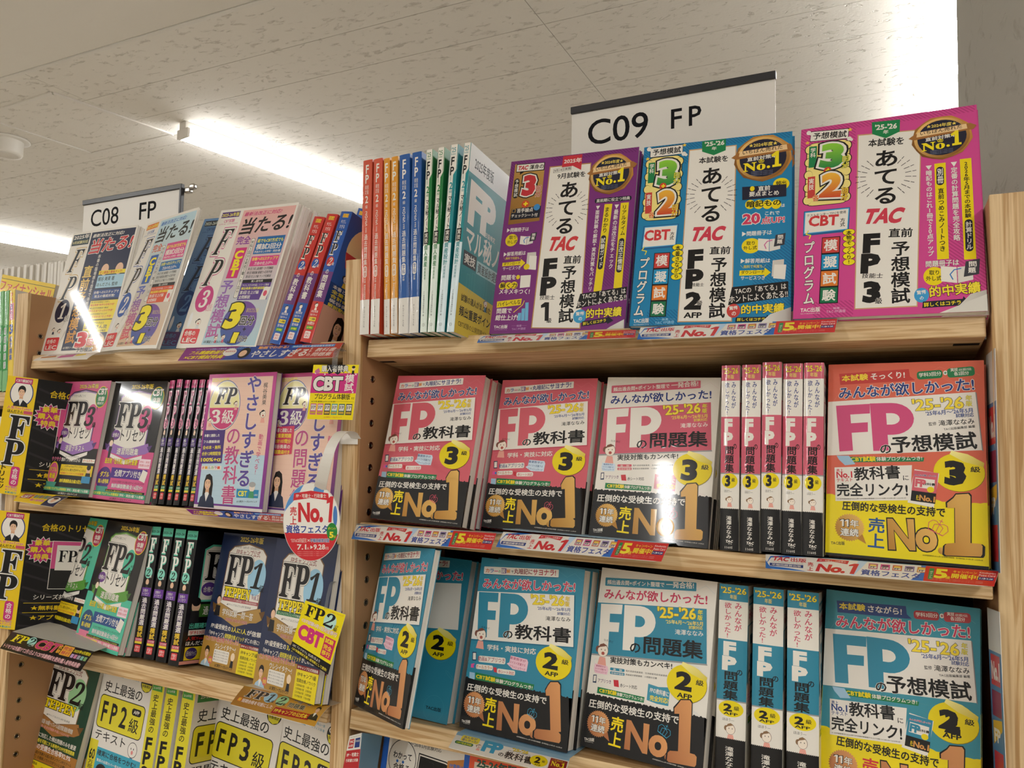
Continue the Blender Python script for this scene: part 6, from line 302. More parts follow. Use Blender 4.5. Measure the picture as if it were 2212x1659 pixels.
"tep1":[["B",0,0,148,0,0,210,"#1c2a4e",0],["P",[24,180,36,190,74,196,112,190,124,180,124,98,74,86,24,98],"#7a5a3a"],["P",[26,179,37,188,74,194,111,188,122,179,122,99,74,88,26,99],"#e9e4da"],["T","2025-26年版",48,197,60,0,0,10,"#d8c04a",0.05],["T","25年9月・26年1月・5月試験対応",40,187,62,0,0,4,"#555",0],["T","FPキャンプ公式",44,176,62,0,0,10,"#8a3a3a",0.02],["E",107,145,22,28,"#9ccbe4",0],["T","𝐅𝐏",28,128,66,0,0,48,"#0e0c10",0.02,"#e9e4da",0.03,"#2a2a2a",0.012],["T","𝟏",92,128,26,0,6,40,"#0e0c10",0.0],["T","級",118,124,12,0,0,11,"#0d0c0f",0.03],["T","𝐓𝐄𝐏𝐏𝐄𝐍",31,109,68,0,0,16,"#f6de10",0.045,"#0d0c0f",0.07],["T","𝐕𝐨𝐥.𝟏",103,111,18,0,0,9,"#7a3a6a",0],["B",30,103,92,0,0,5,"#a83a4a",0],["T","「ライフプランニングと資金計画/リスク管理/金融資産運用」",32,103.8,88,0,0,3.4,"#e9e4da",0],["T","▲FPキャンプ ほんださん(本多 遼太朗)著",44,96,62,0,0,4,"#444",0],["P",[12,84,20,100,40,95,74,86,108,95,130,100,138,84,126,78,110,76,74,66,38,76,24,78],"#b08a48"],["P",[12,84,6,98,22,94],"#6a4a22"],["P",[138,84,144,98,128,94],"#6a4a22"],["T","学科試験一問一答",36,80,80,0,0,11,"#e9e4da",0.03,"#5a3a1a",0.03],["T","基礎編&応用編 総合問題集",48,73,56,0,0,5,"#a8302a",0.03,"#e9e4da",0.03],["E",22,104,6,7,"#1a1412",0],["E",22,102,5,6,"#e8c0a0",0],["P",[15,78,30,78,28,94,17,94],"#1a1a20"],["T","FP1級受検生の",14,58,52,0,0,8,"#e9e4da",0.05],["T","3人に1人",68,58,38,0,0,8,"#f0e03a",0.05],["T","が信頼",108,58,36,0,0,8,"#e9e4da",0.05],["T","「FPキャンプ」",12,47,40,0,0,7,"#e9e4da",0.04],["T","超短期合格メソッド",54,47,50,0,0,7,"#f0e03a",0.04],["T","がこの1冊に!",106,47,36,0,0,7,"#e9e4da",0.04],["B",0,0,148,0,0,44,"#b58a3a",0],["B",98,0,50,0,0,38,"#ecd81a",0],["B",98,38,50,0,0,6,"#8a1f28",0],["T","FPキャンプ公式問題集",100,39,46,0,0,4,"#e9e4da",0.03],["T","FPキャンプ1級",102,29,42,0,0,6,"#0d0c0f",0.04],["T","短期合格ノウハウ",102,22,42,0,0,5,"#0d0c0f",0.03],["T","□基礎編対策　一問一答",102,17,36,0,0,3,"#0d0c0f",0],["T","□基礎編対策　計算問題",102,12.4,36,0,0,3,"#0d0c0f",0],["T","□応用編対策　計算問題",102,7.8,36,0,0,3,"#0d0c0f",0],["T","□応用編対策　穴埋め問題",102,3.2,36,0,0,3,"#0d0c0f",0],["T","これで!FP1級合格できました!!",6,38,86,2,0,8,"#b8302a",0.05,"#e9e4da",0.05],["T","ウレシイタケ〜!",34,29,54,0,0,8,"#e9e4da",0.05,"#5a3a1a",0.03],["B",34,9,40,0,0,19,"#e9e4da",2],["T","講義とともに、FPキャンプの一問一答をしっかり使い",36,23.5,36,0,0,2.4,"#333",0],["T","講義とともに、FPキャンプの一問一答をしっかり使い",36,19.5,36,0,0,2.4,"#333",0],["T","講義とともに、FPキャンプの一問一答をしっかり使い",36,15.5,36,0,0,2.4,"#333",0],["T","講義とともに、FPキャンプの一問一答をしっかり使い",36,11.5,36,0,0,2.4,"#333",0],["E",84,22,5,6,"#f0d8b8",0],["P",[80,6,88,6,87,16,81,16],"#1a1a20"],["E",16,23.8,6.2,6.8,"#1b1412",0],["P",[13.8,15.5,19,15.5,19.8,3.5,13,3.5],"#dca983"],["P",[4,-5.5,30.2,-5.5,27.2,5,19.8,9.5,16,2,13,9.5,6.2,5],"#a8c8dc"],["P",[13,9.5,16,0.5,19.8,9.5,18.2,11,14.5,11],"#ece9e4"],["E",16,20,4.7,6.4,"#e8bd9b",0],["P",[11.1,20.8,12.2,26,16.8,27.8,20.5,25.2,21.1,20,19.3,24.2,14.9,25.2,12.4,23.8],"#15100f"],["E",14.1,20.9,0.8,0.4,"#2a1c18",0],["P",[15,22.2,13,22.1,13,22.5,14.9,22.6],"#3a2a22"],["E",17.9,20.9,0.8,0.4,"#2a1c18",0],["P",[17,22.2,19,22.1,19,22.5,17.1,22.6],"#3a2a22"],["P",[15.3,18.8,16.7,18.8,16,19.2],"#c9926f"],["P",[14.1,17.3,17.9,17.3,17.1,16.2,14.9,16.2],"#c05a55"],["P",[14.6,17.2,17.4,17.2,16.9,16.8,15.1,16.8],"#f6f2ee"],["P",[28,16.5,26.7,14.8,24.8,15.6,24.5,13.5,22.4,13.2,23.2,11.3,21.5,10,23.2,8.7,22.4,6.7,24.5,6.5,24.7,4.4,26.7,5.2,28,3.5,29.3,5.2,31.2,4.4,31.5,6.5,33.6,6.7,32.8,8.7,34.5,10,32.8,11.3,33.6,13.2,31.5,13.5,31.2,15.6,29.3,14.8],"#d86a6a"],["T","合格",24,7,8,0,0,6,"#f2e03a",0.05],["T","LEC東京リーガルマインド",42,2,46,0,0,5,"#0d0c0f",0.05]],
"shijo2":[["B",0,0,148,0,0,210,"#e4e0d9",0],["P",[6,192,60,192,56,200,60,210,6,210],"#2a93b8"],["T","25-26年版",12,197,40,0,0,7,"#e9e4da",0.02],["T","監修 高山一恵",74,200,30,0,0,4,"#2a93b8",0],["T","オフィス海 著",74,193,30,0,0,4,"#2a93b8",0],["E",126,194,16,15,"#0d0c0f",0],["T","CBT",114,196,24,0,0,8,"#e9e4da",0.04],["P",[112,193,140,193,136,183,126,179.5,116,183],"#d8cf2a"],["T","体験模試",115,187,22,0,0,5,"#0d0c0f",0.03],["T","史上最強の",12,161,108,0,0,20,"#0d0c0f",0.02],["B",6,98,130,0,0,58,"#0d0c0f",9],["B",7.5,99.5,127,0,0,55,"#ded22a",8],["T","F",17,109,15,0,0,36,"#0d0c0f",0.035],["T","P",43,109,17,0,0,36,"#0d0c0f",0.035],["T","2",70,109,19,0,0,36,"#0d0c0f",0.035],["T","級",98,107,26,0,0,24,"#0d0c0f",0.02],["B",100,136,26,0,0,12,"#0d0c0f",5],["T","AFP",105,139,16,0,0,6,"#e9e4da",0.04],["T","テキスト",10,78,88,0,0,16,"#0d0c0f",0.02],["E",120,80,13,13,"#0d0c0f",0],["E",120,80,12,12,"#e9e5de",0],["E",116,82,1,1.8,"#0d0c0f",0],["E",123,82,1,1.8,"#0d0c0f",0],["E",120,76,3,3.4,"#d88",0],["P",[116,58,124,58,124,67,116,67],"#2a5aa8"],["B",0,0,148,0,0,66,"#2fa3c0",0],["T","確実に合格をつかむ!",26,52,110,0,0,10,"#0d0c0f",0.05],["T","驚異の出題カバー率を実証!",28,42,80,0,0,5,"#e9e4da",0.03],["T","96%",30,6,100,0,0,34,"#0d0c0f",0.08],["B",0,0,24,0,0,76,"#ded22a",0],["T","60",4,42,16,0,0,18,"#0d0c0f",0.04],["V","万部",5,26,14,0,0,14,"#0d0c0f",0.03]],
"shijos":[["B",0,0,20,0,0,210,"#dcd02a",0],["P",[1,198,18,196,17,206,1,208],"#4a9a3a"],["T","25-26年版",3,200,12,0,0,4,"#e9e4da",0],["V","史上最強の",5,132,9,0,0,60,"#0d0c0f",0.03],["V","FP2",3.5,62,12,0,0,64,"#0d0c0f",0.06],["T","級",12,64,5,0,0,5,"#0d0c0f",0.03],["V","問題集",5,20,10,0,0,38,"#0d0c0f",0.02],["B",1.5,62,3,0,0,14,"#0d0c0f",1.5]],
"strip_tac":[["B",0,0,300,0,0,38,"#e9e4da",0],["P",[0,10,7,34,30,38,58,38,40,35,22,37,8,30],"#2f6fc0"],["P",[0,0,60,0,34,5,6,7,3,14,0,22],"#2f6fc0"],["P",[198,0,214,0,214,38,208,38,210,22,204,8],"#2f6fc0"],["P",[128,38,140,38,132,18,124,0,120,0],"#bcd6ec"],["T","TAC",9,22,23,0,3,12,"#d0333a",0.07],["T","出版",36,22.5,22,0,0,11,"#d0333a",0.05],["T","TAC PUBLISHING Group",8,17.5,46,0,0,3,"#888",0],["B",6,8,48,0,0,7.5,"#24397e",0],["T","早稲田経営出版",9,9.2,42,0,0,5,"#e9e4da",0.05],["V","売上",60,3,8,0,0,22,"#d0333a",0.04],["T","No.",71,3,40,0,4,20,"#d0333a",0.09],["P",[115.9,22.4,116.5,25.7,123.4,30,129.4,30,124,3,118,3,122.1,23.5],"#d0333a"],["P",[72,28,74,37,116,36,114,27,94,31],"#d0333a"],["T","FP・宅建士・行政書士",76,30.5,36,0,0,4,"#e9e4da",0.03],["B",142,20,12,0,0,14,"#b8607a",0],["B",143.5,22,9,0,0,5,"#e9e4da",0],["B",144,28,8,0,0,3,"#f0dc5a",0],["T","FP",144.5,22.7,7,0,0,3.6,"#0d0c0f",0.05],["B",157.5,20,12,0,0,14,"#c8408a",0],["B",159,22,9,0,0,5,"#e9e4da",0],["B",159.5,28,8,0,0,3,"#2a2a3a",0],["T","FP",160,22.7,7,0,0,3.6,"#0d0c0f",0.05],["B",173,20,12,0,0,14,"#c86a4a",0],["B",174.5,22,9,0,0,5,"#e9e4da",0],["B",175,28,8,0,0,3,"#f0dc5a",0],["T","FP",175.5,22.7,7,0,0,3.6,"#0d0c0f",0.05],["B",188.5,20,12,0,0,14,"#8a7aa8",0],["B",190,22,9,0,0,5,"#e9e4da",0],["B",190.5,28,8,0,0,3,"#2a2a3a",0],["T","FP",191,22.7,7,0,0,3.6,"#0d0c0f",0.05],["B",204,20,12,0,0,14,"#d0904a",0],["B",205.5,22,9,0,0,5,"#e9e4da",0],["B",206,28,8,0,0,3,"#f0dc5a",0],["T","FP",206.5,22.7,7,0,0,3.6,"#0d0c0f",0.05],["T","資格フェスタ",133,3,76,0,0,14.5,"#28469a",0.08],["B",214,0,86,0,0,38,"#d2322f",0],["B",219,5,6,0,0,28,"#2a8a4a",2],["V","ポイント",220,8,4,0,0,18,"#e9e4da",0.03],["T","5",226,9,16,0,0,24,"#f2e03a",0.07],["T","倍",240,9,6,0,0,7,"#f2e03a",0.04],["T","キャンペーン",248,25,28,0,0,7,"#f2c83a",0.05],["T","開催中!",247,12,32,0,0,12,"#f2e03a",0.07],["T","Kinokuniya",279,28,19,0,0,5,"#f4d8d4",0.03],["T","Point Card",279,22,19,0,0,5,"#f4d8d4",0.03],["B",279,13,18,0,0,7,"#24397e",0],["T","7.1▶9.28",280,14.3,16,0,0,4.4,"#e9e4da",0.05],["T","※一部対象外の商品・店舗がございます。詳しくは店頭またはホームページをご覧ください。※紀伊國屋書店",220,7,66,0,0,1.6,"#f0b0a8",0],["T","※一部対象外の商品・店舗がございます。詳しくは店頭またはホームページをご覧ください。※紀伊國屋書店",220,4,66,0,0,1.6,"#f0b0a8",0]],
"strip_yasa":[["B",0,0,300,0,0,42,"#7a2f8a|#b8483a|0",0],["B",0,0,300,0,0,42,"#2f4a9a",0],["P",[0,0,0,42,110,42,90,0],"#8a2f80"],["P",[210,0,230,42,300,42,300,0],"#b8483a"],["T","わかる! すべてを網羅した教科書・問題集の完全シリーズ",24,34,110,0,0,5,"#9fd0f0",0],["T","フル講義動画付",14,19,72,0,4,13,"#f2dc1a",0.08,"#5a1f5a",0.03],["T","×CBT模試特典",8,4,80,0,4,13,"#f2dc1a",0.08,"#5a1f5a",0.03],["E",98,24,13,12,"#e9e4da",0],["T","過去問演習",88,24,20,0,0,5,"#c92f3c",0.03],["E",128,20,11,17,"#151010",0],["E",126,19,7,10,"#e8bd9b",0],["T","動画でわかる!",150,31,56,0,0,9,"#f2a03a",0.06,"#e9e4da",0.02],["B",212,32,76,0,0,7,"#3a90d0",0],["T","独自の教材で 最短合格を目指す",214,33,72,0,0,5,"#e9e4da",0.03],["T","やさしすぎる",140,6,104,0,6,22,"#e9e4da",0.07],["V","FPの",248,6,6,0,0,24,"#e9e4da",0.02],["T","教科書",258,18,34,0,3,11,"#e9e4da",0.01],["T","問題集",256,5,34,0,3,11,"#e9e4da",0.01]],
"strip_camp":[["B",0,0,250,0,0,60,"#c08a2a",0],["B",0,0,250,0,0,60,"#d09a34|#a8742a|0",0],["E",92,42,17,17,"#9ccbe4",0],["E",128,40,16,16,"#9ccf9a",0],["T","𝐅𝐏",22,28,58,0,4,26,"#0e0c10",0.02,"#e9e4da",0.04],["T","𝟏",84,28,16,0,4,26,"#111",0],["T","𝟐",116,27,18,0,4,24,"#111",0],["T","級",102,28,7,0,0,7,"#0d0c0f",0.03],["T","級",136,27,7,0,0,7,"#0d0c0f",0.03],["T","一問一答",156,42,52,0,0,14,"#0d0c0f",0.04,"#e9e4da",0.04],["T","問題集",152,26,46,0,0,14,"#0d0c0f",0.05,"#e9e4da",0.04],["E",16,18,7,6,"#e06a2a",0],["T","超",12,14,8,0,0,8,"#f2e03a",0.05],["T","短期合格を可能にした",24,12,92,0,0,10,"#e9e4da",0.06,"#c8402a",0.03],["P",[120,4,224,8,226,22,124,20],"#a81f24"],["T","FPキャンプの公式本",126,7,92,3,0,10,"#f2dc3a",0.06],["E",232,39.8,6.2,6.8,"#1b1412",0],["P",[229.8,31.5,235,31.5,235.8,19.5,229,19.5],"#dca983"],["P",[220,10.5,246.2,10.5,243.2,21,235.8,25.5,232,18,229,25.5,222.2,21],"#1a1a22"],["P",[229,25.5,232,16.5,235.8,25.5,234.2,27,230.5,27],"#ece9e4"],["E",232,36,4.7,6.4,"#e8bd9b",0],["P",[227.1,36.8,228.2,42,232.8,43.8,236.5,41.2,237.1,36,235.3,40.2,230.9,41.2,228.4,39.8],"#15100f"],["E",230.1,36.9,0.8,0.4,"#2a1c18",0],["P",[231,38.2,229,38.1,229,38.5,230.9,38.6],"#3a2a22"],["E",233.9,36.9,0.8,0.4,"#2a1c18",0],["P",[233,38.2,235,38.1,235,38.5,233.1,38.6],"#3a2a22"],["P",[231.3,34.8,232.7,34.8,232,35.2],"#c9926f"],["P",[230.1,33.3,233.9,33.3,233.1,32.2,230.9,32.2],"#c05a55"],["P",[230.6,33.2,233.4,33.2,232.9,32.8,231.1,32.8],"#f6f2ee"]],
"strip_cbt":[["B",0,0,200,0,0,52,"#0d0c0f",0],["T","𝐅𝐏",10,26,36,0,6,22,"#f0e01a",0.02],["E",60,38,10,13,"#a8e0d4",0],["T","𝟐",52,26,14,0,3,22,"#12302a",0],["T","級",64,26,6,0,0,6,"#e9e4da",0],["T","CBT",70,24,54,0,6,26,"#d0407a",0.07,"#f0b03a",0.03],["V","試験",124,26,9,0,0,22,"#f0b03a",0.05],["B",134,24,24,0,0,26,"#f0b03a",0],["T","完全",136,38,20,0,0,10,"#c82a5a",0.04],["T","移行",136,26,20,0,0,10,"#c82a5a",0.04],["T","2025年4月開始",160,38,38,0,0,9,"#f0e01a",0.05],["B",160,24,6,0,0,10,"#c8a8d8",0],["B",167.6,24,6,0,0,10,"#d88ab0",0],["B",175.2,24,6,0,0,10,"#a8a8b8",0],["B",182.8,24,6,0,0,10,"#88c8b8",0],["B",190.4,24,6,0,0,10,"#88b878",0],["T","トリセツは先駆けて2月1日よりCBT体験模試を提供!購入者特典装備!",4,5,188,0,0,12,"#f4c8cc",0.05,"#a83a4a",0.03]],
"strip_kyo":[["B",0,0,230,0,0,50,"#e9e4da",0],["B",0,40,230,0,0,10,"#8fb4cc",0],["B",14,26,38,0,0,18,"#f0dc3a",4],["T","みんなが",18,36,28,0,0,7,"#28469a",0.05],["T","欲しかった!",17,28,32,0,0,7,"#28469a",0.05],["B",6,16,38,0,0,9,"#1b6a3a",4],["T","CBT完全対応",9,17.5,32,0,0,6,"#f0e83a",0.05],["E",51.5,22.6,2.1,2.5,"#7a4a3a",0],["E",56,22,4.8,5.1,"#6a4a40",0],["E",56,21.9,4.4,4.7,"#f3e6d6",0],["P",[51.5,23.2,53,26.5,56,27.7,59.3,26.2,56.6,25.3,53.3,24.4],"#7a4a3a"],["E",54.5,22.6,0.4,0.6,"#0d0c0f",0],["E",57.8,22.6,0.4,0.6,"#0d0c0f",0],["E",56.3,19.9,1.4,1.3,"#b2564a",0],["P",[52.4,10.6,60.2,10.6,58.7,16.9,53.6,16.9],"#e9a596"],["T","FP",62,12,40,0,0,32,"#3a9fc8",0.1],["T","の",98,10,10,0,0,10,"#0d0c0f",0.08],["T","教科書",110,8,56,0,0,20,"#0d0c0f",0.08,"#e9e4da",0.03],["T","'25-'26",120,32,32,0,0,9,"#e8cf3a",0.06,"#8a7a2a",0.03],["T","'25年6月～'26年5月 試験対応",112,29,46,0,0,3,"#28469a",0],["E",176,22,17,15,"#ead400",0],["T","2",168,15,11,0,0,17,"#0d0c0f",0.09],["T","級",182,20,6,0,0,6,"#0d0c0f",0.04],["T","AFP",170,9,12,0,0,4,"#0d0c0f",0.04],["P",[196,8,196,38,228,38,228,8,212,14],"#8a1a20"],["T","11年連続売上",200,32,24,0,0,4,"#e8c83a",0],["T","𝐍𝐨.𝟏",199,18,26,0,0,13,"#f0dc1a",0.03],["T","TAC出版",200,2,24,0,1,5,"#c92f3c",0.05]],
"pop_cbt":[["B",0,0,92,0,0,104,"#f2dc0a",0],["B",0,50,92,0,0,38,"#cc2f80",0],["P",[28,104,30,92,34,86,44,90,52,85,60,91,64,88,66,104],"#1a1820"],["T","購入者特典",18,90,54,0,0,13,"#e9e4da",0.05,"#0d0c0f",0.05],["T","CBT",4,54,60,0,0,28,"#e9e4da",0.09,"#0d0c0f",0.05],["V","模試",68,54,18,0,0,32,"#e9e4da",0.05],["T","プログラム体験版",10,38,72,0,0,11,"#0d0c0f",0.04],["T","付",84,38,6,0,0,5,"#0d0c0f",0],["T","★対象書籍(2024-25年版)",4,32,50,0,0,3.4,"#0d0c0f",0],["B",4,9,12,0,0,21,"#c85a8a",0],["B",5.2,17,9.6,0,0,11,"#e9e4da",0],["T","𝐅𝐏",6,20,8,0,0,6,"#0d0c0f",0],["B",5.2,11,9.6,0,0,4,"#c8a03a",0],["B",18.4,9,12,0,0,21,"#d4548a",0],["B",19.6,17,9.6,0,0,11,"#e9e4da",0],["T","𝐅𝐏",20.4,20,8,0,0,6,"#0d0c0f",0],["B",19.6,11,9.6,0,0,4,"#c8a03a",0],["B",32.8,9,12,0,0,21,"#3a3a3a",0],["B",34,17,9.6,0,0,11,"#e9e4da",0],["T","𝐅𝐏",34.8,20,8,0,0,6,"#0d0c0f",0],["B",34,11,9.6,0,0,4,"#c8a03a",0],["B",47.2,9,12,0,0,21,"#4fa088",0],["B",48.4,17,9.6,0,0,11,"#e9e4da",0],["T","𝐅𝐏",49.2,20,8,0,0,6,"#0d0c0f",0],["B",48.4,11,9.6,0,0,4,"#c8a03a",0],["B",61.6,9,12,0,0,21,"#3a6a4a",0],["B",62.8,17,9.6,0,0,11,"#e9e4da",0],["T","𝐅𝐏",63.6,20,8,0,0,6,"#0d0c0f",0],["B",62.8,11,9.6,0,0,4,"#c8a03a",0],["B",76,9,12,0,0,21,"#3a3a3a",0],["B",77.2,17,9.6,0,0,11,"#e9e4da",0],["T","𝐅𝐏",78,20,8,0,0,6,"#0d0c0f",0],["B",77.2,11,9.6,0,0,4,"#c8a03a",0],["T","LEC東京リーガルマインド",34,3,36,0,0,3,"#c92f3c",0],["L",[50,34,90,34],0.3,"#0d0c0f"],["P",[6,90.4,5.4,88.9,3.7,88.7,5,87.7,4.6,86.1,6,86.9,7.4,86.1,7,87.7,8.3,88.7,6.6,88.9],"#e9e4da"],["P",[74,92.4,73.4,90.9,71.7,90.7,73,89.7,72.6,88.1,74,88.9,75.4,88.1,75,89.7,76.3,90.7,74.6,90.9],"#e9e4da"],["P",[88,88.4,87.4,86.9,85.7,86.7,87,85.7,86.6,84.1,88,84.9,89.4,84.1,89,85.7,90.3,86.7,88.6,86.9],"#e9e4da"],["P",[86,54.4,85.4,52.9,83.7,52.7,85,51.7,84.6,50.1,86,50.9,87.4,50.1,87,51.7,88.3,52.7,86.6,52.9],"#e9e4da"],["P",[26,88.4,25.4,86.9,23.7,86.7,25,85.7,24.6,84.1,26,84.9,27.4,84.1,27,85.7,28.3,86.7,26.6,86.9],"#e9e4da"],["E",82,97,3.4,4,"#e8c8a8",0],["E",82,99.5,3.4,2.4,"#181212",0],["P",[79.5,86,84.5,86,84,93,80,93],"#181212"],["P",[4,92,12,98,16,90,8,86],"#c86a9a"]],
"pop_oval":[["E",55,75,55,75,"#d8d4cc",0],["E",55,75,54,74,"#efebe3",0],["P",[3.1,54.6,4.6,48.5,6.5,42.6,8.7,36.9,11.3,31.5,14.2,26.5,17.5,21.8,21,17.5,24.8,13.7,28.8,10.3,33,7.4,37.4,5,41.9,3.2,46.6,1.9,51.2,1.2,55.9,1,60.6,1.4,65.3,2.4,69.9,3.9,74.4,5.9,78.7,8.5,82.8,11.6,86.7,15.1,90.4,19.2,93.8,23.6,97,28.4,99.8,33.6,102.2,39.1,104.3,44.9,106.1,50.9],"#cf3038"],["P",[41,146.5,36.5,144.5,32.2,142.1,28,139.1,24,135.6,20.3,131.7,16.8,127.3,13.6,122.6,10.8,117.4,8.2,112,6.1,106.3,4.3,100.3,2.8,94.2,12,106,24,118,34,134],"#5a94d0"],["E",70,136,10,9,"#5a94d0",0],["E",101,86,4,20,"#4a7ec0",0],["P",[20,116,22,130,55,135,88,130,90,116,55,121],"#cf3038"],["T","FP・宅建士・行政書士",26,121,58,0,0,8,"#e9e4da",0.04],["V","売上",14,70,13,0,0,34,"#cf3038",0.05],["T","No.",30,74,48,0,0,38,"#cf3038",0.08],["P",[84.9,110,85.4,116,92,124,98,124,94,74,88,74,91,112],"#cf3038"],["T","資格フェスタ",6,53,82,0,0,16,"#28469a",0.07],["E",95,56,10,17,"#2a8a3a",0],["T","5",90,44,8,0,0,12,"#f2e03a",0.07],["T","倍",98,44,4,0,0,5,"#f2e03a",0],["T","ポイント",88,60,14,0,0,5,"#f2e03a",0.03],["T","TAC出版",16,36,30,0,0,7,"#cf3038",0.06,"#e9e4da",0.08],["T","×",48,37,5,0,0,5,"#e9e4da",0],["T","早稲田経営出版",54,36,36,0,0,7,"#28469a",0.06,"#e9e4da",0.08],["T","7.1",28,22,18,0,0,10,"#e9e4da",0.04],["T","火",47,22,5,0,0,5,"#e9e4da",0],["T","▶",54,23,5,0,0,7,"#e9e4da",0],["T","9.28",60,22,22,0,0,10,"#e9e4da",0.04],["T","日",83,22,5,0,0,5,"#e9e4da",0],["T","※期間中の対象商品は店頭にてご確認ください。",28,17,54,0,0,1.6,"#f0b0a8",0],["T","※期間中の対象商品は店頭にてご確認ください。",28,13.4,54,0,0,1.6,"#f0b0a8",0],["T","※期間中の対象商品は店頭にてご確認ください。",28,9.8,54,0,0,1.6,"#f0b0a8",0]],
"pop_fp2":[["B",0,0,100,0,0,120,"#f0dc0a",0],["B",0,0,100,0,0,20,"#0d0c0f",0],["T","𝐅𝐏",8,88,46,0,0,26,"#141014",0.02],["E",70,96,15,17,"#b8e0d4",0],["T","𝟐",56,84,22,0,4,28,"#141014",0],["T","AFP",82,90,10,0,0,4,"#0d0c0f",0],["T","級",82,82,9,0,0,8,"#0d0c0f",0.03],["T","LEC東京リーガルマインド",64,114,32,0,0,3,"#c92f3c",0],["T","CBT試験4月1日完全移行",6,72,88,0,0,9,"#e9e4da",0.05,"#c8407a",0.05],["T","CBT",6,34,60,0,0,34,"#d0307a",0.1],["B",70,26,26,0,0,40,"#c82a5a",0],["T","試験",72,54,20,0,0,10,"#f0dc0a",0.05],["T","完全",72,41,20,0,0,10,"#f0dc0a",0.05],["T","移行",72,29,20,0,0,10,"#f0dc0a",0.05],["T","LEC『トリセツ』は2月1日より",4,11,70,0,0,6,"#e9e4da",0.03],["T","CBT体験模試を購入者特典として提供!",4,3,90,0,0,6,"#f0dc3a",0.03]],
"boardy":[["B",0,0,62,0,0,218,"#ecc818",0],["E",33,188,24,25,"#2a3a7a",0],["E",33,188,22,23,"#efeae2",0],["E",33,193.8,7.9,8.5,"#1b1412",0],["P",[30.1,183.3,36.8,183.3,37.8,168.1,29.2,168.1],"#dca983"],["P",[17.8,156.7,51,156.7,47.2,170,37.8,175.7,33,166.2,29.2,175.7,20.6,170],"#1c1c22"],["P",[29.2,175.7,33,164.3,37.8,175.7,35.9,177.6,31.1,177.6],"#ece9e4"],["E",33,189,6,8.2,"#e8bd9b",0],["P",[26.7,189.9,28.2,196.6,34,198.9,38.7,195.7,39.5,189,37.2,194.3,31.6,195.7,28.4,193.8],"#15100f"],["E",30.5,190.1,1,0.5,"#2a1c18",0],["P",[31.8,191.8,29.2,191.7,29.2,192.1,31.7,192.3],"#3a2a22"],["E",35.5,190.1,1,0.5,"#2a1c18",0],["P",[34.2,191.8,36.8,191.7,36.8,192.1,34.3,192.3],"#3a2a22"],["P",[32.1,187.5,33.9,187.5,33,188.1],"#c9926f"],["P",[30.5,185.6,35.5,185.6,34.3,184.2,31.7,184.2],"#c05a55"],["P",[31.2,185.5,34.8,185.5,34.1,184.9,31.9,184.9],"#f6f2ee"],["B",2,155,60,0,0,8,"#ecc818",0],["B",16,206,36,0,0,10,"#c0306a",0],["T","CBT模試付",18,208,32,0,0,6,"#e9e4da",0.05],["T","人気YouTuber",8,157,50,0,0,6,"#d0402a",0.04,"#e9e4da",0.04],["T","ほんださん",10,150,32,0,0,6,"#0d0c0f",0.04],["B",43,150,18,0,0,6,"#c8506a",0],["T","𝐅",16,100,40,0,2,46,"#0e0c10",0.02,"#e9e4da",0.04,"#0d0c0f",0.01],["T","𝐏",14,54,40,0,2,46,"#0e0c10",0.02,"#e9e4da",0.04,"#0d0c0f",0.01],["V","トリセツ",12,8,14,0,0,46,"#0d0c0f",0.04],["B",36,16,18,0,0,36,"#c8307a",5],["V","合格の",39,19,12,0,0,30,"#e9e4da",0.05],["T","★CBT模試付",30,12,24,0,0,4,"#c8407a",0.04,"#e9e4da",0.03],["T","★アプリ付",30,7,24,0,0,4,"#c8407a",0.04,"#e9e4da",0.03],["T","★動画付",30,2,24,0,0,4,"#2a8a6a",0.04,"#e9e4da",0.03]],
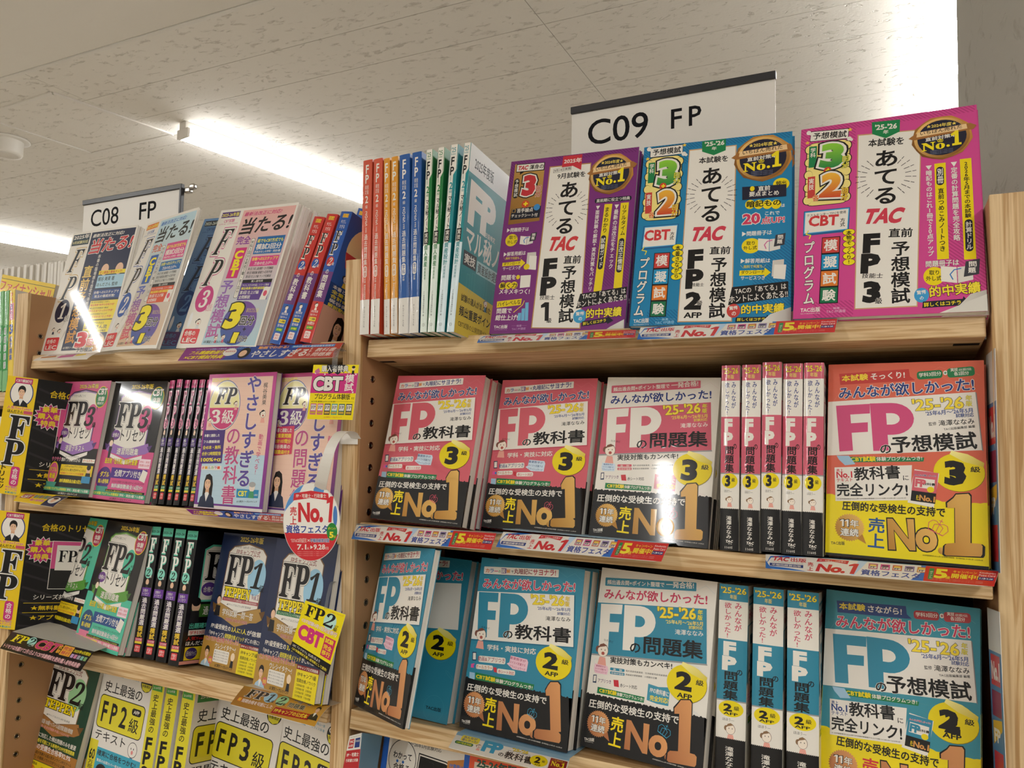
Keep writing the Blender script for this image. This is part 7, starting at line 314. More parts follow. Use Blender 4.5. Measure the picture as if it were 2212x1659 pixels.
"boardk":[["B",0,0,100,0,0,218,"#201e22",0],["B",0,0,238,0,0,218,"#151417",0],["L",[4,200,88,170],4,"#2a282c"],["L",[4,176,88,146],4,"#2a282c"],["L",[4,152,88,122],4,"#2a282c"],["L",[4,128,88,98],4,"#2a282c"],["L",[4,104,88,74],4,"#2a282c"],["L",[4,80,88,50],4,"#2a282c"],["L",[4,56,88,26],4,"#2a282c"],["L",[4,32,88,2],4,"#2a282c"],["L",[4,8,88,-22],4,"#2a282c"],["T","合格のトリセツ",22,186,90,0,0,14,"#e8c81a",0.05],["P",[26,176,22.1,169.6,16.1,174,14.9,166.6,7.6,168.4,9.4,161.1,2,159.9,6.4,153.9,0,150,6.4,146.1,2,140.1,9.4,138.9,7.6,131.6,14.9,133.4,16.1,126,22.1,130.4,26,124,29.9,130.4,35.9,126,37.1,133.4,44.4,131.6,42.6,138.9,50,140.1,45.6,146.1,52,150,45.6,153.9,50,159.9,42.6,161.1,44.4,168.4,37.1,166.6,35.9,174,29.9,169.6],"#e9e4da"],["P",[26,174,22.4,168.1,16.8,172.2,15.7,165.4,9,167,10.6,160.3,3.8,159.2,7.9,153.6,2,150,7.9,146.4,3.8,140.8,10.6,139.7,9,133,15.7,134.6,16.8,127.8,22.4,131.9,26,126,29.6,131.9,35.2,127.8,36.3,134.6,43,133,41.4,139.7,48.2,140.8,44.1,146.4,50,150,44.1,153.6,48.2,159.2,41.4,160.3,43,167,36.3,165.4,35.2,172.2,29.6,168.1],"#c0307a"],["T","豪華",14,158,24,0,0,11,"#f2dc1a",0.05],["T","購入者",8,145,36,0,0,11,"#f2dc1a",0.05],["T","特典",14,132,24,0,0,11,"#f2dc1a",0.05],["B",42,76,62,0,0,92,"#e9e4da",0],["B",43,77,60,0,0,90,"#d4548a",0],["B",43,77,60,0,0,38,"#222",0],["B",50,112,46,0,0,48,"#e9e4da",0],["T","𝐅𝐏",54,128,30,0,0,22,"#0d0c0f",0],["T","シリーズ共通",22,56,60,0,0,10,"#e9e4da",0.03],["L",[8,50,88,50],0.8,"#e8c81a"],["T","★無料動画",20,36,60,0,0,9,"#e8c81a",0.05],["L",[8,32,88,32],0.8,"#e8c81a"],["T","★アプリ",20,18,48,0,0,9,"#e8c81a",0.05]],
"kor":[["B",0,0,16,0,0,257,"#d0563c",0],["B",0,0,16,0,0,50,"#e2ded6",0],["V","FP",5,222,6,0,0,28,"#e9e4da",0.04],["V","検定",5,205,2.8,0,0,14,"#e9e4da",0],["V","技能",8.4,205,2.8,0,0,14,"#e9e4da",0],["T","2",5.4,192,5.2,0,0,11,"#e9e4da",0.04],["T","級",6,184,4,0,0,5,"#e9e4da",0],["V","2025",5.8,158,4.4,0,0,22,"#e9e4da",0],["V","年度版",6.8,148,2.6,0,0,8,"#e9e4da",0],["V","過去問題集",5,100,6,0,0,46,"#e9e4da",0.02],["B",5,82,6,0,0,17,"#e9e4da",2.9],["V","実技",5.8,83.5,4.4,0,0,14,"#d0563c",0.03],["V","試験",6.4,74,3.2,0,0,7,"#e9e4da",0],["V","資産設計提案業務",6.2,50.5,3.6,0,0,21.5,"#e9e4da",0],["V","きんざいセールス社",6.8,10,2.4,0,0,30,"#444",0]],
"kob":[["B",0,0,16,0,0,257,"#20579f",0],["B",0,0,16,0,0,50,"#e2ded6",0],["V","FP",5,222,6,0,0,28,"#e9e4da",0.04],["V","検定",5,205,2.8,0,0,14,"#e9e4da",0],["V","技能",8.4,205,2.8,0,0,14,"#e9e4da",0],["T","2",5.4,192,5.2,0,0,11,"#e9e4da",0.04],["T","級",6,184,4,0,0,5,"#e9e4da",0],["V","2025",5.8,158,4.4,0,0,22,"#e9e4da",0],["V","年度版",6.8,148,2.6,0,0,8,"#e9e4da",0],["V","過去問題集",5,100,6,0,0,46,"#e9e4da",0.02],["B",5,82,6,0,0,17,"#e9e4da",2.9],["V","学科",5.8,83.5,4.4,0,0,14,"#20579f",0.03],["V","試験",6.4,74,3.2,0,0,7,"#e9e4da",0],["V","きんざいセールス社",6.8,10,2.4,0,0,30,"#444",0]],
"kog":[["B",0,0,12,0,0,257,"#e9e4da",0],["P",[7.5,60,12,66,12,222,7.5,214],"#1d7a3c"],["P",[0,0,12,0,12,60,0,66],"#dfe6e2"],["T","'25",2,246,7,0,0,7,"#1d7a3c",0.02],["T","年度版",2,242,7,0,0,2.6,"#1d7a3c",0],["B",0,0,12,0,0,120,"#e0ebe2",0],["V","FP",2.4,214,6,0,0,26,"#0d0c0f",0.04],["V","技能検定",3,206,2,0,0,7,"#1d7a3c",0],["T","2",3,194,5,0,0,10,"#1d7a3c",0.04],["T","級",3,189,4.6,0,0,4,"#1d7a3c",0],["V","マル秘ノート",2.6,140,6,0,0,44,"#0d0c0f",0.06],["B",1.6,122,8,0,0,17,"#0d0c0f",0],["V","実技",2.8,123.5,5.6,0,0,14,"#e9e4da",0.03],["V","個人資産",2.4,90,6.4,0,0,31,"#1d7a3c",0.04],["V","相談業務",3.6,72,3.6,0,0,17,"#1d7a3c",0],["V","FP技能検定対策研究会 編",4,22,2.4,0,0,34,"#555",0],["T","⊙",4,8,4,0,0,4,"#444",0]],
"kotf":[["B",0,0,182,0,0,257,"#1c8a92",0],["B",0,218,182,0,0,39,"#e0e2e0",0],["P",[0,0,182,0,182,54,0,66],"#d8bc3a"],["T","2025年度版",14,226,56,0,0,18,"#0d0c0f",0.04],["T","FP",8,150,78,-6,0,60,"#e9e4da",0.1],["T","技能検定",60,146,30,0,0,8,"#e9e4da",0.03],["T","マル秘ノート",8,114,150,-8,0,34,"#e9e4da",0.08],["B",6,92,36,0,0,20,"#0d0c0f",0],["T","実技",9,95,30,0,0,14,"#e9e4da",0.06],["B",44,90,90,0,0,18,"#a8ccd0",0],["T","資産設計提案業務",47,92,84,0,0,14,"#0d0c0f",0.03],["L",[20,60,20,83.0,28,83.0,28,60],0.5,"#4aa8ae"],["L",[34,60,34,87.8,42,87.8,42,60],0.5,"#4aa8ae"],["L",[70,60,70,92.0,78,92.0,78,60],0.5,"#4aa8ae"],["L",[96,60,96,81.2,104,81.2,104,60],0.5,"#4aa8ae"],["E",73.5,56.6,2.1,2.5,"#888",0],["E",78,56,4.8,5.1,"#6a4a40",0],["E",78,55.9,4.4,4.7,"#f3e6d6",0],["P",[73.5,57.2,75,60.5,78,61.7,81.3,60.2,78.6,59.3,75.3,58.4],"#888"],["E",76.5,56.6,0.4,0.6,"#0d0c0f",0],["E",79.8,56.6,0.4,0.6,"#0d0c0f",0],["E",78.3,53.9,1.4,1.3,"#b2564a",0],["P",[74.4,44.6,82.2,44.6,80.7,50.9,75.6,50.9],"#4a8ab0"],["T","試験の達人がまとめた",10,44,84,0,0,10,"#0d0c0f",0.02],["T","頻出重要ポイント",8,24,100,0,0,14,"#0d0c0f",0.05],["T","CBT試験の公開問題がわかる!",8,10,100,0,0,8,"#0d0c0f",0]],
"monsp3":[["B",0,0,21,0,0,210,"#e9e4da",0],["B",0,192,21,0,0,18,"#cf5e72",0],["T","'25-'26",2,200,17,0,0,7,"#f2dc3a",0.03,"#5a4a1a",0.03],["T","年版",6.5,194,8,0,0,5,"#e8d46a",0.03],["V","みんなが",11.8,160,5,0,0,30,"#24397e",0.03],["V","欲しかった!",4.2,152,5,0,0,38,"#24397e",0.03],["P",[0,102,21,102,21,150,0,147],"#cf5e72"],["B",0,101,21,0,0,1.5,"#999",0],["T","の",13,117,3.8,0,0,5,"#0d0c0f",0.05],["B",0,86,21,0,0,64,"#cf5e72",0],["V","FP",3.4,118,10.5,0,0,31,"#e9e4da",0.1],["T","の",13.9,113,4.2,0,0,6,"#0d0c0f",0.05],["V","問題集",4.6,86.5,10.5,0,0,29.5,"#0d0c0f",0.06],["B",0,84.6,21,0,0,1.4,"#999",0],["E",10.5,77,8.8,8.5,"#ead400",0],["T","3",5,70.5,6.3,0,0,13,"#0d0c0f",0.08],["T","級",12.6,76,3.8,0,0,4.5,"#0d0c0f",0.03],["T","ほほう—",4.6,64,8.4,0,0,3,"#0d0c0f",0],["E",7.3,56.4,1.5,1.8,"#8a6a4a",0],["E",10.5,56,3.4,3.6,"#6a4a40",0],["E",10.5,55.9,3.1,3.3,"#f3e6d6",0],["P",[7.3,56.8,8.4,59.1,10.5,60,12.8,58.9,10.9,58.3,8.6,57.7],"#8a6a4a"],["E",9.4,56.4,0.3,0.4,"#0d0c0f",0],["E",11.8,56.4,0.3,0.4,"#0d0c0f",0],["P",[8,48,13.4,48,12.4,52.4,8.8,52.4],"#e9a596"],["P",[0,0,0,45.6,1,46.5,2,45.6,3,46.5,4,45.6,5,46.5,6,45.6,7,46.5,8,45.6,9,46.5,10,45.6,11,46.5,12,45.6,13,46.5,14,45.6,15,46.5,16,45.6,17,46.5,18,45.6,19,46.5,20,45.6,21,46.5,21,46,21,0],"#0d0c0f"],["V","滝澤ななみ",7.1,13,5.9,0,0,25,"#e9e4da",0.03],["T","TAC",6.3,8.5,8,0,0.6,3,"#e9e4da",0.07],["T","TPG",9.2,6.6,4.2,0,0,1.4,"#e9e4da",0],["T","11605",5.9,2,8.4,0,0,2.6,"#e9e4da",0]],
"torisp3":[["B",0,0,13,0,0,210,"#0d0c0f",0],["B",0,196,13,0,0,14,"#d4548a",0],["T","2025-26",1.5,200,10,0,0,4,"#0d0c0f",0.03],["V","𝐅𝐏",2.9,142,7.3,0,0,50,"#e8c8d4",0.02,"#d4548a",0.04],["E",6.5,134,4.7,9,"#e08aa8",0],["T","𝟑",3.9,128,4.4,0,1,12,"#0d0c0f",0],["T","級",8.6,126,2.3,0,0,4,"#e9e4da",0],["E",6.5,119,2.1,5,"#e8c0a0",0],["P",[4.9,108,8.1,108,7.8,115,5.2,115],"#333"],["B",1,96,11,0,0,14,"#4a2f7a",0],["T","合格の",2.6,103,6.5,0,0,5,"#e9e4da",0.02],["T","トリセツ",2.3,97,8.1,0,0,5.5,"#e9e4da",0.02],["V","過去問厳選",3.4,50,6.5,0,0,44,"#e9e4da",0.05,"#5a3a8a",0.05],["V","模試",3.4,31,6.5,0,0,18,"#f0c83a",0.05],["B",1.9,22,9.1,0,0,8,"#3a8a5a",0],["T","CBT試験",2.6,26,7.8,0,0,3,"#e9e4da",0],["B",1.9,21,9.1,0,0,3.6,"#e8d03a",0],["B",2.9,8,7.3,0,0,11,"#d8353c",1.5],["T","合格の",3.5,13.5,6,0,0,4,"#e9e4da",0],["T","LEC",3.5,9.5,6,0,0,3,"#e9e4da",0]],
"yasask":[["B",0,0,24,0,0,210,"#2457a8",0],["B",0,100,24,0,0,110,"#c8352e",0],["P",[0,64,24,64,24,112,0,112],"#6a3a7a"],["B",7.2,200,12,0,0,6,"#f0c83a",0],["T","2025-26",7.2,201,12,0,0,4,"#a82a1a",0],["T","やさし",7.2,190,10.8,0,0,6,"#e9e4da",0.02],["T","すぎる",7.2,182,10.8,0,0,6,"#e9e4da",0.02],["V","𝐅𝐏",4.8,140,12,0,0,38,"#141018",0.0,"#e9e4da",0.05],["E",10.8,128,7.7,8,"#2457a8",0],["T","𝟐",7.2,121,6.7,0,2,13,"#e9e4da",0],["T","級",15.8,122,4.8,0,0,5,"#e9e4da",0],["T","の",8.4,108,6.2,0,0,7,"#e9e4da",0.02],["V","教科書",4.8,70,12,0,0,36,"#e9e4da",0.04],["E",8.8,58.4,1.5,1.8,"#141010",0],["E",12,58,3.4,3.6,"#6a4a40",0],["E",12,57.9,3.1,3.3,"#f3e6d6",0],["P",[8.8,58.8,9.9,61.1,12,62,14.3,60.9,12.4,60.3,10.1,59.7],"#141010"],["E",10.9,58.4,0.3,0.4,"#0d0c0f",0],["E",13.3,58.4,0.3,0.4,"#0d0c0f",0],["P",[9.5,50,14.9,50,13.9,54.4,10.3,54.4],"#f0e0d0"],["T","梶谷美果",4.8,46,14.4,0,0,4,"#e9e4da",0],["T","動画で学べる",4.8,41,14.4,0,0,3.4,"#e9e4da",0],["B",4.8,33,14.4,0,0,6,"#f0d83a",0],["T","フル講義",5.8,34.4,12,0,0,3.4,"#0d0c0f",0.03],["T","全100本",4.8,27,14.4,0,0,5,"#e9e4da",0.04],["B",4.8,20,14.4,0,0,5.4,"#3a9a3a",0],["T","CBT模試",5.8,21,12,0,0,3.4,"#f0e83a",0.04],["B",5.8,6,12,0,0,11,"#f0e4e0",1.5],["T","合格の",6.7,11.5,9.6,0,0,4,"#c8352e",0.02],["T","LEC",6.7,7.5,9.6,0,0,3,"#c8352e",0.04]],
"yasamf":[["B",0,0,148,0,0,210,"#2457a8",0],["E",60,156,48,46,"#f0e0a0",0],["P",[12,150,108,150,100,128,60,110,20,128],"#c8352e"],["T","2025-26年版",50,198,60,0,0,9,"#f0e83a",0.04],["E",24,112.8,2.8,3.4,"#141010",0],["E",30,112,6.4,6.8,"#6a4a40",0],["E",30,111.8,5.9,6.3,"#f3e6d6",0],["P",[24,113.6,26,118,30,119.6,34.4,117.6,30.8,116.4,26.4,115.2],"#141010"],["E",28,112.8,0.5,0.8,"#0d0c0f",0],["E",32.4,112.8,0.5,0.8,"#0d0c0f",0],["E",30.4,109.2,1.9,1.8,"#b2564a",0],["P",[25.2,96.8,35.6,96.8,33.6,105.2,26.8,105.2],"#e8c83a"],["B",0,62,148,0,0,36,"#16407e",0],["T","本書と連動した",8,90,72,0,0,6,"#e9e4da",0.05],["T","全重要問題",8,83,72,0,0,6,"#f0e03a",0.05],["T","合計83問分",8,76,72,0,0,6,"#f0e03a",0.05],["T","梶谷美果の",8,69,72,0,0,6,"#e9e4da",0.05],["T","解説動画付き",8,62,72,0,0,6,"#f0e03a",0.05],["B",0,0,100,0,0,62,"#d8a890",0],["P",[31.9,11.7,33.2,41.4,37.2,53.5,46.7,56.2,54.8,50.9,58.9,36,58.9,10.3,49.4,9],"#15100f"],["P",[40,27.9,49.4,27.9,50.8,6.3,38.6,6.3],"#dca983"],["P",[22.4,-9.9,69.7,-9.9,64.2,9,50.8,17.1,44,3.6,38.6,17.1,26.4,9],"#1a1a20"],["P",[38.6,17.1,44,0.9,50.8,17.1,48,19.8,41.3,19.8],"#ece9e4"],["E",44,36,8.5,11.6,"#e8bd9b",0],["P",[35.1,37.4,37.2,46.8,45.4,50,52.1,45.5,53.2,36,49.9,43.6,42,45.5,37.5,42.8],"#15100f"],["E",40.5,37.6,1.4,0.7,"#2a1c18",0],["P",[42.2,39.9,38.6,39.8,38.6,40.5,42.1,40.7],"#3a2a22"],["E",47.5,37.6,1.4,0.7,"#2a1c18",0],["P",[45.8,39.9,49.4,39.8,49.4,40.5,45.9,40.7],"#3a2a22"],["P",[42.8,33.8,45.2,33.8,44,34.6],"#c9926f"],["P",[40.5,31.1,47.5,31.1,45.9,29.2,42.1,29.2],"#c05a55"],["P",[41.4,31,46.6,31,45.6,30.2,42.4,30.2],"#f6f2ee"],["B",100,0,48,0,0,62,"#c8352e",0]],
"kakof":[["B",0,0,148,0,0,210,"#0d0c0f",0],["P",[20,182,36,190,118,190,130,182,130,98,20,98],"#5cc4a8"],["P",[23,180,38,187,116,187,127,180,127,101,23,101],"#e9e4da"],["T","𝐅𝐏",28,132,70,0,0,46,"#0e0c10",0.02,"#e9e4da",0.03,"#2a2a2a",0.012],["E",110,148,16,22,"#8ad8c4",0],["T","𝟐",98,132,24,0,4,34,"#111",0],["E",40,118,16,11,"#5a3a8a",0],["T","合格の",28,113,24,0,0,9,"#e9e4da",0.03],["T","トリセツ",58,104,60,0,0,18,"#0d0c0f",0],["P",[10,74,140,74,140,94,10,94],"#3a6a2a"],["T","過去問厳選模試",34,77,84,0,0,14,"#e9e4da",0.03],["E",18,92,9,11,"#e8c0a0",0],["E",18,98,9,7,"#141010",0],["P",[8,66,28,66,26,84,10,84],"#222"],["T","出題確率をとことん追求!",10,56,120,0,0,9,"#5cc4a8",0.05],["B",10,46,80,0,0,8,"#e9e4da",0],["T","学科3回分+実技",12,47,70,0,0,6,"#c8302a",0.04],["T","人気YouTuber",8,38,60,0,0,6,"#c8302a",0.03],["T","ほんださん監修",8,30,70,0,0,7,"#e9e4da",0.05],["B",8,8,60,0,0,20,"#ecd020",0],["E",22,18,12,9,"#3a2a6a",0],["T","1回分の私のチョイス",12,14,20,0,0,8,"#e9e4da",0],["B",0,2,148,0,0,5,"#e8a090",0]],
"finan":[["B",0,0,182,0,0,257,"#ecc81a",0],["L",[0,249,182,249],1,"#0d0c0f"],["T","ファイナンシャル",2,222,178,0,0,23,"#c83a2a",0.1],["T","プランニング",2,192,150,0,0,24,"#c83a2a",0.1],["E",120,90,50,44,"#d8907a",0],["T","技能検定",20,30,120,0,0,24,"#2a4a8a",0.06]],
"greens":[["B",0,0,15,0,0,200,"#79b87a",0],["B",0,40,15,0,0,90,"#1f9038",0],["V","ファイナンシャルプランニング",4,140,6,0,0,56,"#234",0.02],["B",4,44,7,0,0,14,"#cfd8d0",2],["V","技能士問題",5.4,45,4,0,0,12,"#345",0],["B",4,61,7,0,0,14,"#cfd8d0",2],["V","技能士問題",5.4,62,4,0,0,12,"#345",0],["B",4,78,7,0,0,14,"#cfd8d0",2],["V","技能士問題",5.4,79,4,0,0,12,"#345",0],["B",4,95,7,0,0,14,"#cfd8d0",2],["V","技能士問題",5.4,96,4,0,0,12,"#345",0],["B",4,112,7,0,0,14,"#cfd8d0",2],["V","技能士問題",5.4,113,4,0,0,12,"#345",0]],
"yels":[["B",0,0,17,0,0,200,"#e8c83a",0],["B",2,140,13,0,0,34,"#f0a8b8",0],["V","学科",4,176,8,0,0,20,"#c8302a",0.05],["V","資格にごう",4,142,8,0,0,30,"#28469a",0.05],["T","3",3,112,11,0,0,20,"#28469a",0.08],["V","級問題集",4,60,9,0,0,48,"#28469a",0.06]],
"yelf":[["B",0,0,148,0,0,200,"#e4dfd6",0],["E",30,176,22,18,"#d05a7a",0],["E",30,176,20,16,"#233a7a",0],["T","3級",18,170,24,0,0,10,"#e9e4da",0.05],["T","マンガでわかる問題",50,164,90,0,0,20,"#d03a4e",0.08]],
"wakaru":[["B",0,0,148,0,0,210,"#e9e4da",0],["B",0,0,10,0,0,210,"#1f5fc0",0],["B",138,0,10,0,0,210,"#1f5fc0",0],["T","'25年6月～'26年5月試験対応",24,198,76,0,0,6,"#0d0c0f",0.02],["E",36,178,24,26,"#0d0c0f",0],["E",36,178,23,25,"#e9e4da",0],["T","わかって",20,178,32,0,0,9,"#0d0c0f",0.05],["T","合格る",22,163,28,0,0,9,"#0d0c0f",0.05],["E",28,174.5,2,2,"#2a6ac0",0],["E",38,174.5,2,2,"#2a6ac0",0],["T","FP",62,132,58,-4,4,56,"#0d0c0f",0.1,"#e9e4da",0.03,"#0d0c0f",0.03],["P",[112,150,122,156,120,162,138,170,138,196,112,190],"#c8823a"],["T","FP書籍は",116,182,22,0,0,6,"#2a6ac0",0.04],["T","売上No.1",112,170,26,0,0,9,"#1f5fc0",0.06]],
"orange":[["B",0,0,148,0,0,210,"#e0562e",0],["B",8,8,132,0,0,190,"#d8c8b4",0],["T","25-26年版",12,192,60,0,0,12,"#2a5a4a",0.08,"#0d0c0f",0.03],["T","'25年6月～'26年5月",12,184,60,0,0,5,"#0d0c0f",0.02],["T","FP過去問",20,130,110,0,0,40,"#0d0c0f",0.08]],
"flyA":[["B",0,0,150,0,0,60,"#ece6dc",0],["P",[10,14,50,18,44,30,6,24],"#c87a3a"],["P",[60,10,100,14,96,34,58,28],"#c85a9a"],["P",[104,16,128,22,120,34,100,30],"#e8c82a"],["T","最新情報",60,34,40,0,0,8,"#6a2a5a",0.04],["T","模試",14,32,24,0,0,8,"#2a3a7a",0.04]],
"flyB":[["B",0,0,140,0,0,45,"#ecc818",0],["P",[10,18,44,18,50,40,18,40],"#b82a4a"],["T","CBT",12,20,30,0,3,13,"#e9e4da",0.08,"#0d0c0f",0.03],["T","人気講師の",20,35,26,0,0,4,"#e9e4da",0],["B",52,24,7,0,0,15,"#6a8a9a",0],["B",60,24,7,0,0,15,"#8a9a5a",0],["B",68,24,7,0,0,15,"#7a7a9a",0],["B",76,24,7,0,0,15,"#9a8a5a",0],["B",84,24,7,0,0,15,"#5a8a7a",0],["B",92,24,7,0,0,15,"#8a8aaa",0],["T","購入者特典",50,10,44,0,0,9,"#d84a8a",0.05,"#e9e4da",0.04],["P",[96,0,140,0,140,45,104,45],"#1f2450"],["E",120,22,16,13,"#e9e4da",0],["E",120,22,7,10,"#e8bd9b",0],["E",120,29,7.4,4,"#15100f",0]],
"sidec":[["B",0,0,22,0,0,50,"#e0dcd4",0],["B",2,30,8,0,0,14,"#b82a2e",0],["T","TAC",2.6,38,6.6,0,0,4,"#e9e4da",0.06],["T","出版",2.6,32,6.6,0,0,4,"#e9e4da",0.03],["B",12,30,8,0,0,14,"#24397e",0],["T","早稲田",12.6,38,6.6,0,0,3,"#e9e4da",0],["T","TAC PUBLISHING Group",3,46,16,0,0,1.5,"#555",0],["B",0,0,22,0,0,27,"#b82a2e",0],["T","FP・宅建士",2,17,18,0,0,6,"#e9e4da",0.05],["T","行政書士対象",2,9,18,0,0,5,"#e9e4da",0.05]],
"sideb":[["B",0,0,60,0,0,50,"#5f8fb0",0],["E",24,26,14,16,"#7aa4c0",0],["E",24,24,8,10,"#86aec8",0]],
"sidecard":[["B",0,0,60,0,0,210,"#4f7fa8",0],["B",0,160,60,0,0,50,"#d8d4cc",0],["B",8,120,44,0,0,36,"#c83a3a",0],["T","No.1",10,126,40,0,0,22,"#e9e4da",0.08],["B",8,84,44,0,0,30,"#8a2a4a",0],["P",[8,50,52,70,52,82,8,78],"#d8b03a"],["T","FP",12,54,30,0,0,16,"#e9e4da",0.06],["B",8,10,44,0,0,34,"#b82a3a",0]],
"c09a":[["T","C09",27,146,94,0,0,39,"#101014",0.012]],
"c09b":[["T","F",155,152,16,0,0,29,"#101014",0.02],["T","P",181,152,18,0,0,29,"#101014",0.02]],
"c08a":[["T","C08",26,149,88,0,0,37,"#101014",0.006]],
"c08b":[["T","FP",178,149,50,0,0,36,"#101014",0.012]],
"kyo2":{"c":{"#d35f6c":"#2f87a3","#dc7a84":"#4f9fb6","#a8425a":"#1d5f78","#24397e":"#8a2a3a","#c14f5e":"#226f8c","#cfe0ee":"#f0c6d4","#27508a":"#b03a60"},"o":[["@",0,21],["T","サヨナラ!",77.7,195.4,32,2.7,-0.6,7.4,"#b03046",0.09],["T","みんなが欲しかった!",7.5,170.9,130.6,10.2,-1,13.3,"#c8385a",0.075,"#e9e4da",0.05],["@",23,47],["T","動画&アプリつき",14,81.5,38.8,3,-0.4,5.8,"#a03a50",0.02],["@",48,64],["T","2",105.4,87.9,20.3,0,0,19.3,"#0d0c0f",0.09],["@",65,66],["T","AFP",109.2,80.2,17.9,0,0,5,"#0d0c0f",0.05]],"like":"kyo3"},
"kyo2n":{"c":{"#d35f6c":"#2f87a3","#dc7a84":"#4f9fb6","#a8425a":"#1d5f78","#24397e":"#8a2a3a"},"o":[["@",0,21],["T","サヨナラ!",77.7,195.4,32,2.7,-0.6,7.4,"#b03046",0.09],["T","みんなが欲しかった!",7.5,170.9,130.6,10.2,-1,13.3,"#c8385a",0.075,"#e9e4da",0.05],["@",23,24],["E",119.7,95.1,23.9,19.3,"#8a7410",0],["E",119.3,95.6,23.9,19.3,"#ead400",0],["P",[110.9,113.5,112.6,117.2,127.6,113.9,142.7,105.6,142,101.4,124.1,106.2],"#fbf09a|#d9c43a|120"],["T","2",105.4,87.9,20.3,0,0,19.3,"#0d0c0f",0.09],["T","級",130,96,9.1,0,0,5.8,"#0d0c0f",0.04],["T","AFP",109.2,80.2,17.9,0,0,5,"#0d0c0f",0.05],["T","TAC出版",112,12,26,0,0,5,"#0d0c0f",0.05],["E",124,16,16,16,"#3a90aa",0],["E",124,16,15.4,15.4,"#2f87a3",0],["T","TAC出版",112,13,24,0,0,5,"#0d0c0f",0.05]],"like":"kyo3"},
"kyob2":{"c":{"#d35f6c":"#2f87a3","#e3b460|#b27c2c|30":"#dd9c62|#ad6a40|30","#b27c2c":"#ad6a40","#d0546a":"#3a9fc0"},"o":[["@",0,28]],"like":"kyob3"},
"mon2":{"c":{"#e4c9cc":"#c4d4da","#cf5e72":"#2f87a3","#24397e":"#c8385a","#d35f6c":"#2f87a3","#cfe0ee":"#f0c6d4","#27508a":"#b03a60","#c86a74":"#3f93ad"},"o":[["@",0,57],["T","2",108.5,84.5,20.1,0,0,20.4,"#0d0c0f",0.09],["@",58,59],["T","AFP",112.3,76.4,17.7,0,0,5.3,"#0d0c0f",0.05],["@",59,62]],"like":"mon3"},
"monb2":{"c":{"#e3b460|#b27c2c|30":"#dd9c62|#ad6a40|30","#b27c2c":"#ad6a40","#d0546a":"#3a9fc0"},"o":[["@",0,24]],"like":"monb3"},
"yoso2":{"c":{"#d9664e":"#3a90a2","#e2806a":"#62aabb","#c23a34":"#28427e","#1b7a48":"#b23a40","#24397e":"#c8385a","#cf4a7c":"#2f87a3"},"o":[["@",0,12],["T","さながら!",43.4,193.1,33.7,1.5,-0.3,7.5,"#e9e4da",0.08],["@",13,39],["T","2",112.7,86.9,19.3,0,0,19.6,"#0d0c0f",0.09],["@",40,41],["T","AFP",116.4,79,17.1,0,0,5.1,"#0d0c0f",0.05]],"like":"yoso3"},
"yosob2":{"c":{"#d9664e":"#3a90a2","#c92f3c":"#28427e","#d35f6c":"#2f87a3","#24397e":"#c8385a","#e3b460|#b27c2c|30":"#dd9c62|#ad6a40|30","#b27c2c":"#ad6a40","#24508c":"#d0383e","#d0546a":"#3a9fc0"},"o":[["@",0,9],["T","2",117.4,83.7,15,0,0,22,"#0d0c0f",0.09],["@",10,11],["T","AFP",117.9,78.7,15,0,0,4,"#0d0c0f",0.05],["@",11,29],["T","2",99,74.6,2.4,2.5,0,0,"#0d0c0f",0.08],["@",30,53]],"like":"yosob3"},
"torit2":{"c":{"#d4548a":"#4fc0a0","#3a2a4a":"#3a6a2a","#b494cc":"#8ac05a","#9a6fb8":"#5a9a3a","#5a3a7a":"#3a6a2a","#4a2a6a":"#2a5a1a","#1d7a4a":"#b83058","#4a9a8a":"#e07a9a","#3a9a78":"#e08098"},"o":[["@",0,10],["T","𝟐",88,126,26,0,6,36,"#0e0c10",0.02],["@",11,12],["T","AFP",116,138,12,0,0,4,"#0d0c0f",0],["@",12,51]],"like":"torit3"},
"torim3":{"c":{"#d4548a":"#100f12","#100f12":"#d4548a"},"o":[["@",0,8],["E",107,143,17,24,"#d4548a",0],["@",9,18],["T","速習問題集",46,79,60,0,0,12,"#e9e4da",0.04,"#4a2a6a",0.03],["@",19,29],["T","過去問「出る順」良問を厳選!",18,62,92,0,0,10,"#f0dc1a",0.05,"#6a2a4a",0.03],["B",114,58,30,0,0,16,"#f4d8e4",0],["T","学科・実技",116,67,26,0,0,4,"#c92f3c",0],["T","問題350問",116,61,26,0,0,4,"#c92f3c",0],["E",24,36,20,20,"#4a2a7a",0],["T","ダブル",12,38,26,0,0,10,"#f0dc1a",0.06],["T","購入者特典",10,27,30,0,0,8,"#f0dc1a",0.05],["B",42,38,98,0,0,18,"#4a2a8a",0],["T","全問アプリ付き",52,41,72,0,0,12,"#e9e4da",0.05],["P",[122,38,138,34,142,52,128,56],"#e9e4da"],["T","スマホで学習できる東大式チャンネルのコラボ",50,30,88,0,0,4,"#0d0c0f",0],["T","無料解説動画全16回分!",50,21,86,0,0,8,"#e9e4da",0.05,"#4a2a8a",0.04],["P",[6,22,42,22,38,14,44,10,4,10,9,15],"#4a9a8a"],["B",36,13,108,0,0,5,"#0d0c0f",0],["T","ほんださん/東大式FPチャンネルYouTubeとコラボ中!",38,13.8,100,0,0,3.4,"#e8e040",0],["B",0,6,148,0,0,8,"#3a9a78",0],["T","CBT試験プログラム体験模試",4,7.5,72,0,0,5,"#f0e83a",0.03],["T","学科・実技3種フル搭載!",78,7.5,66,0,0,5,"#e9e4da",0.04],["T","LEC東京リーガルマインド",52,0.8,60,0,0,4,"#0d0c0f",0.03]],"like":"torit3"},
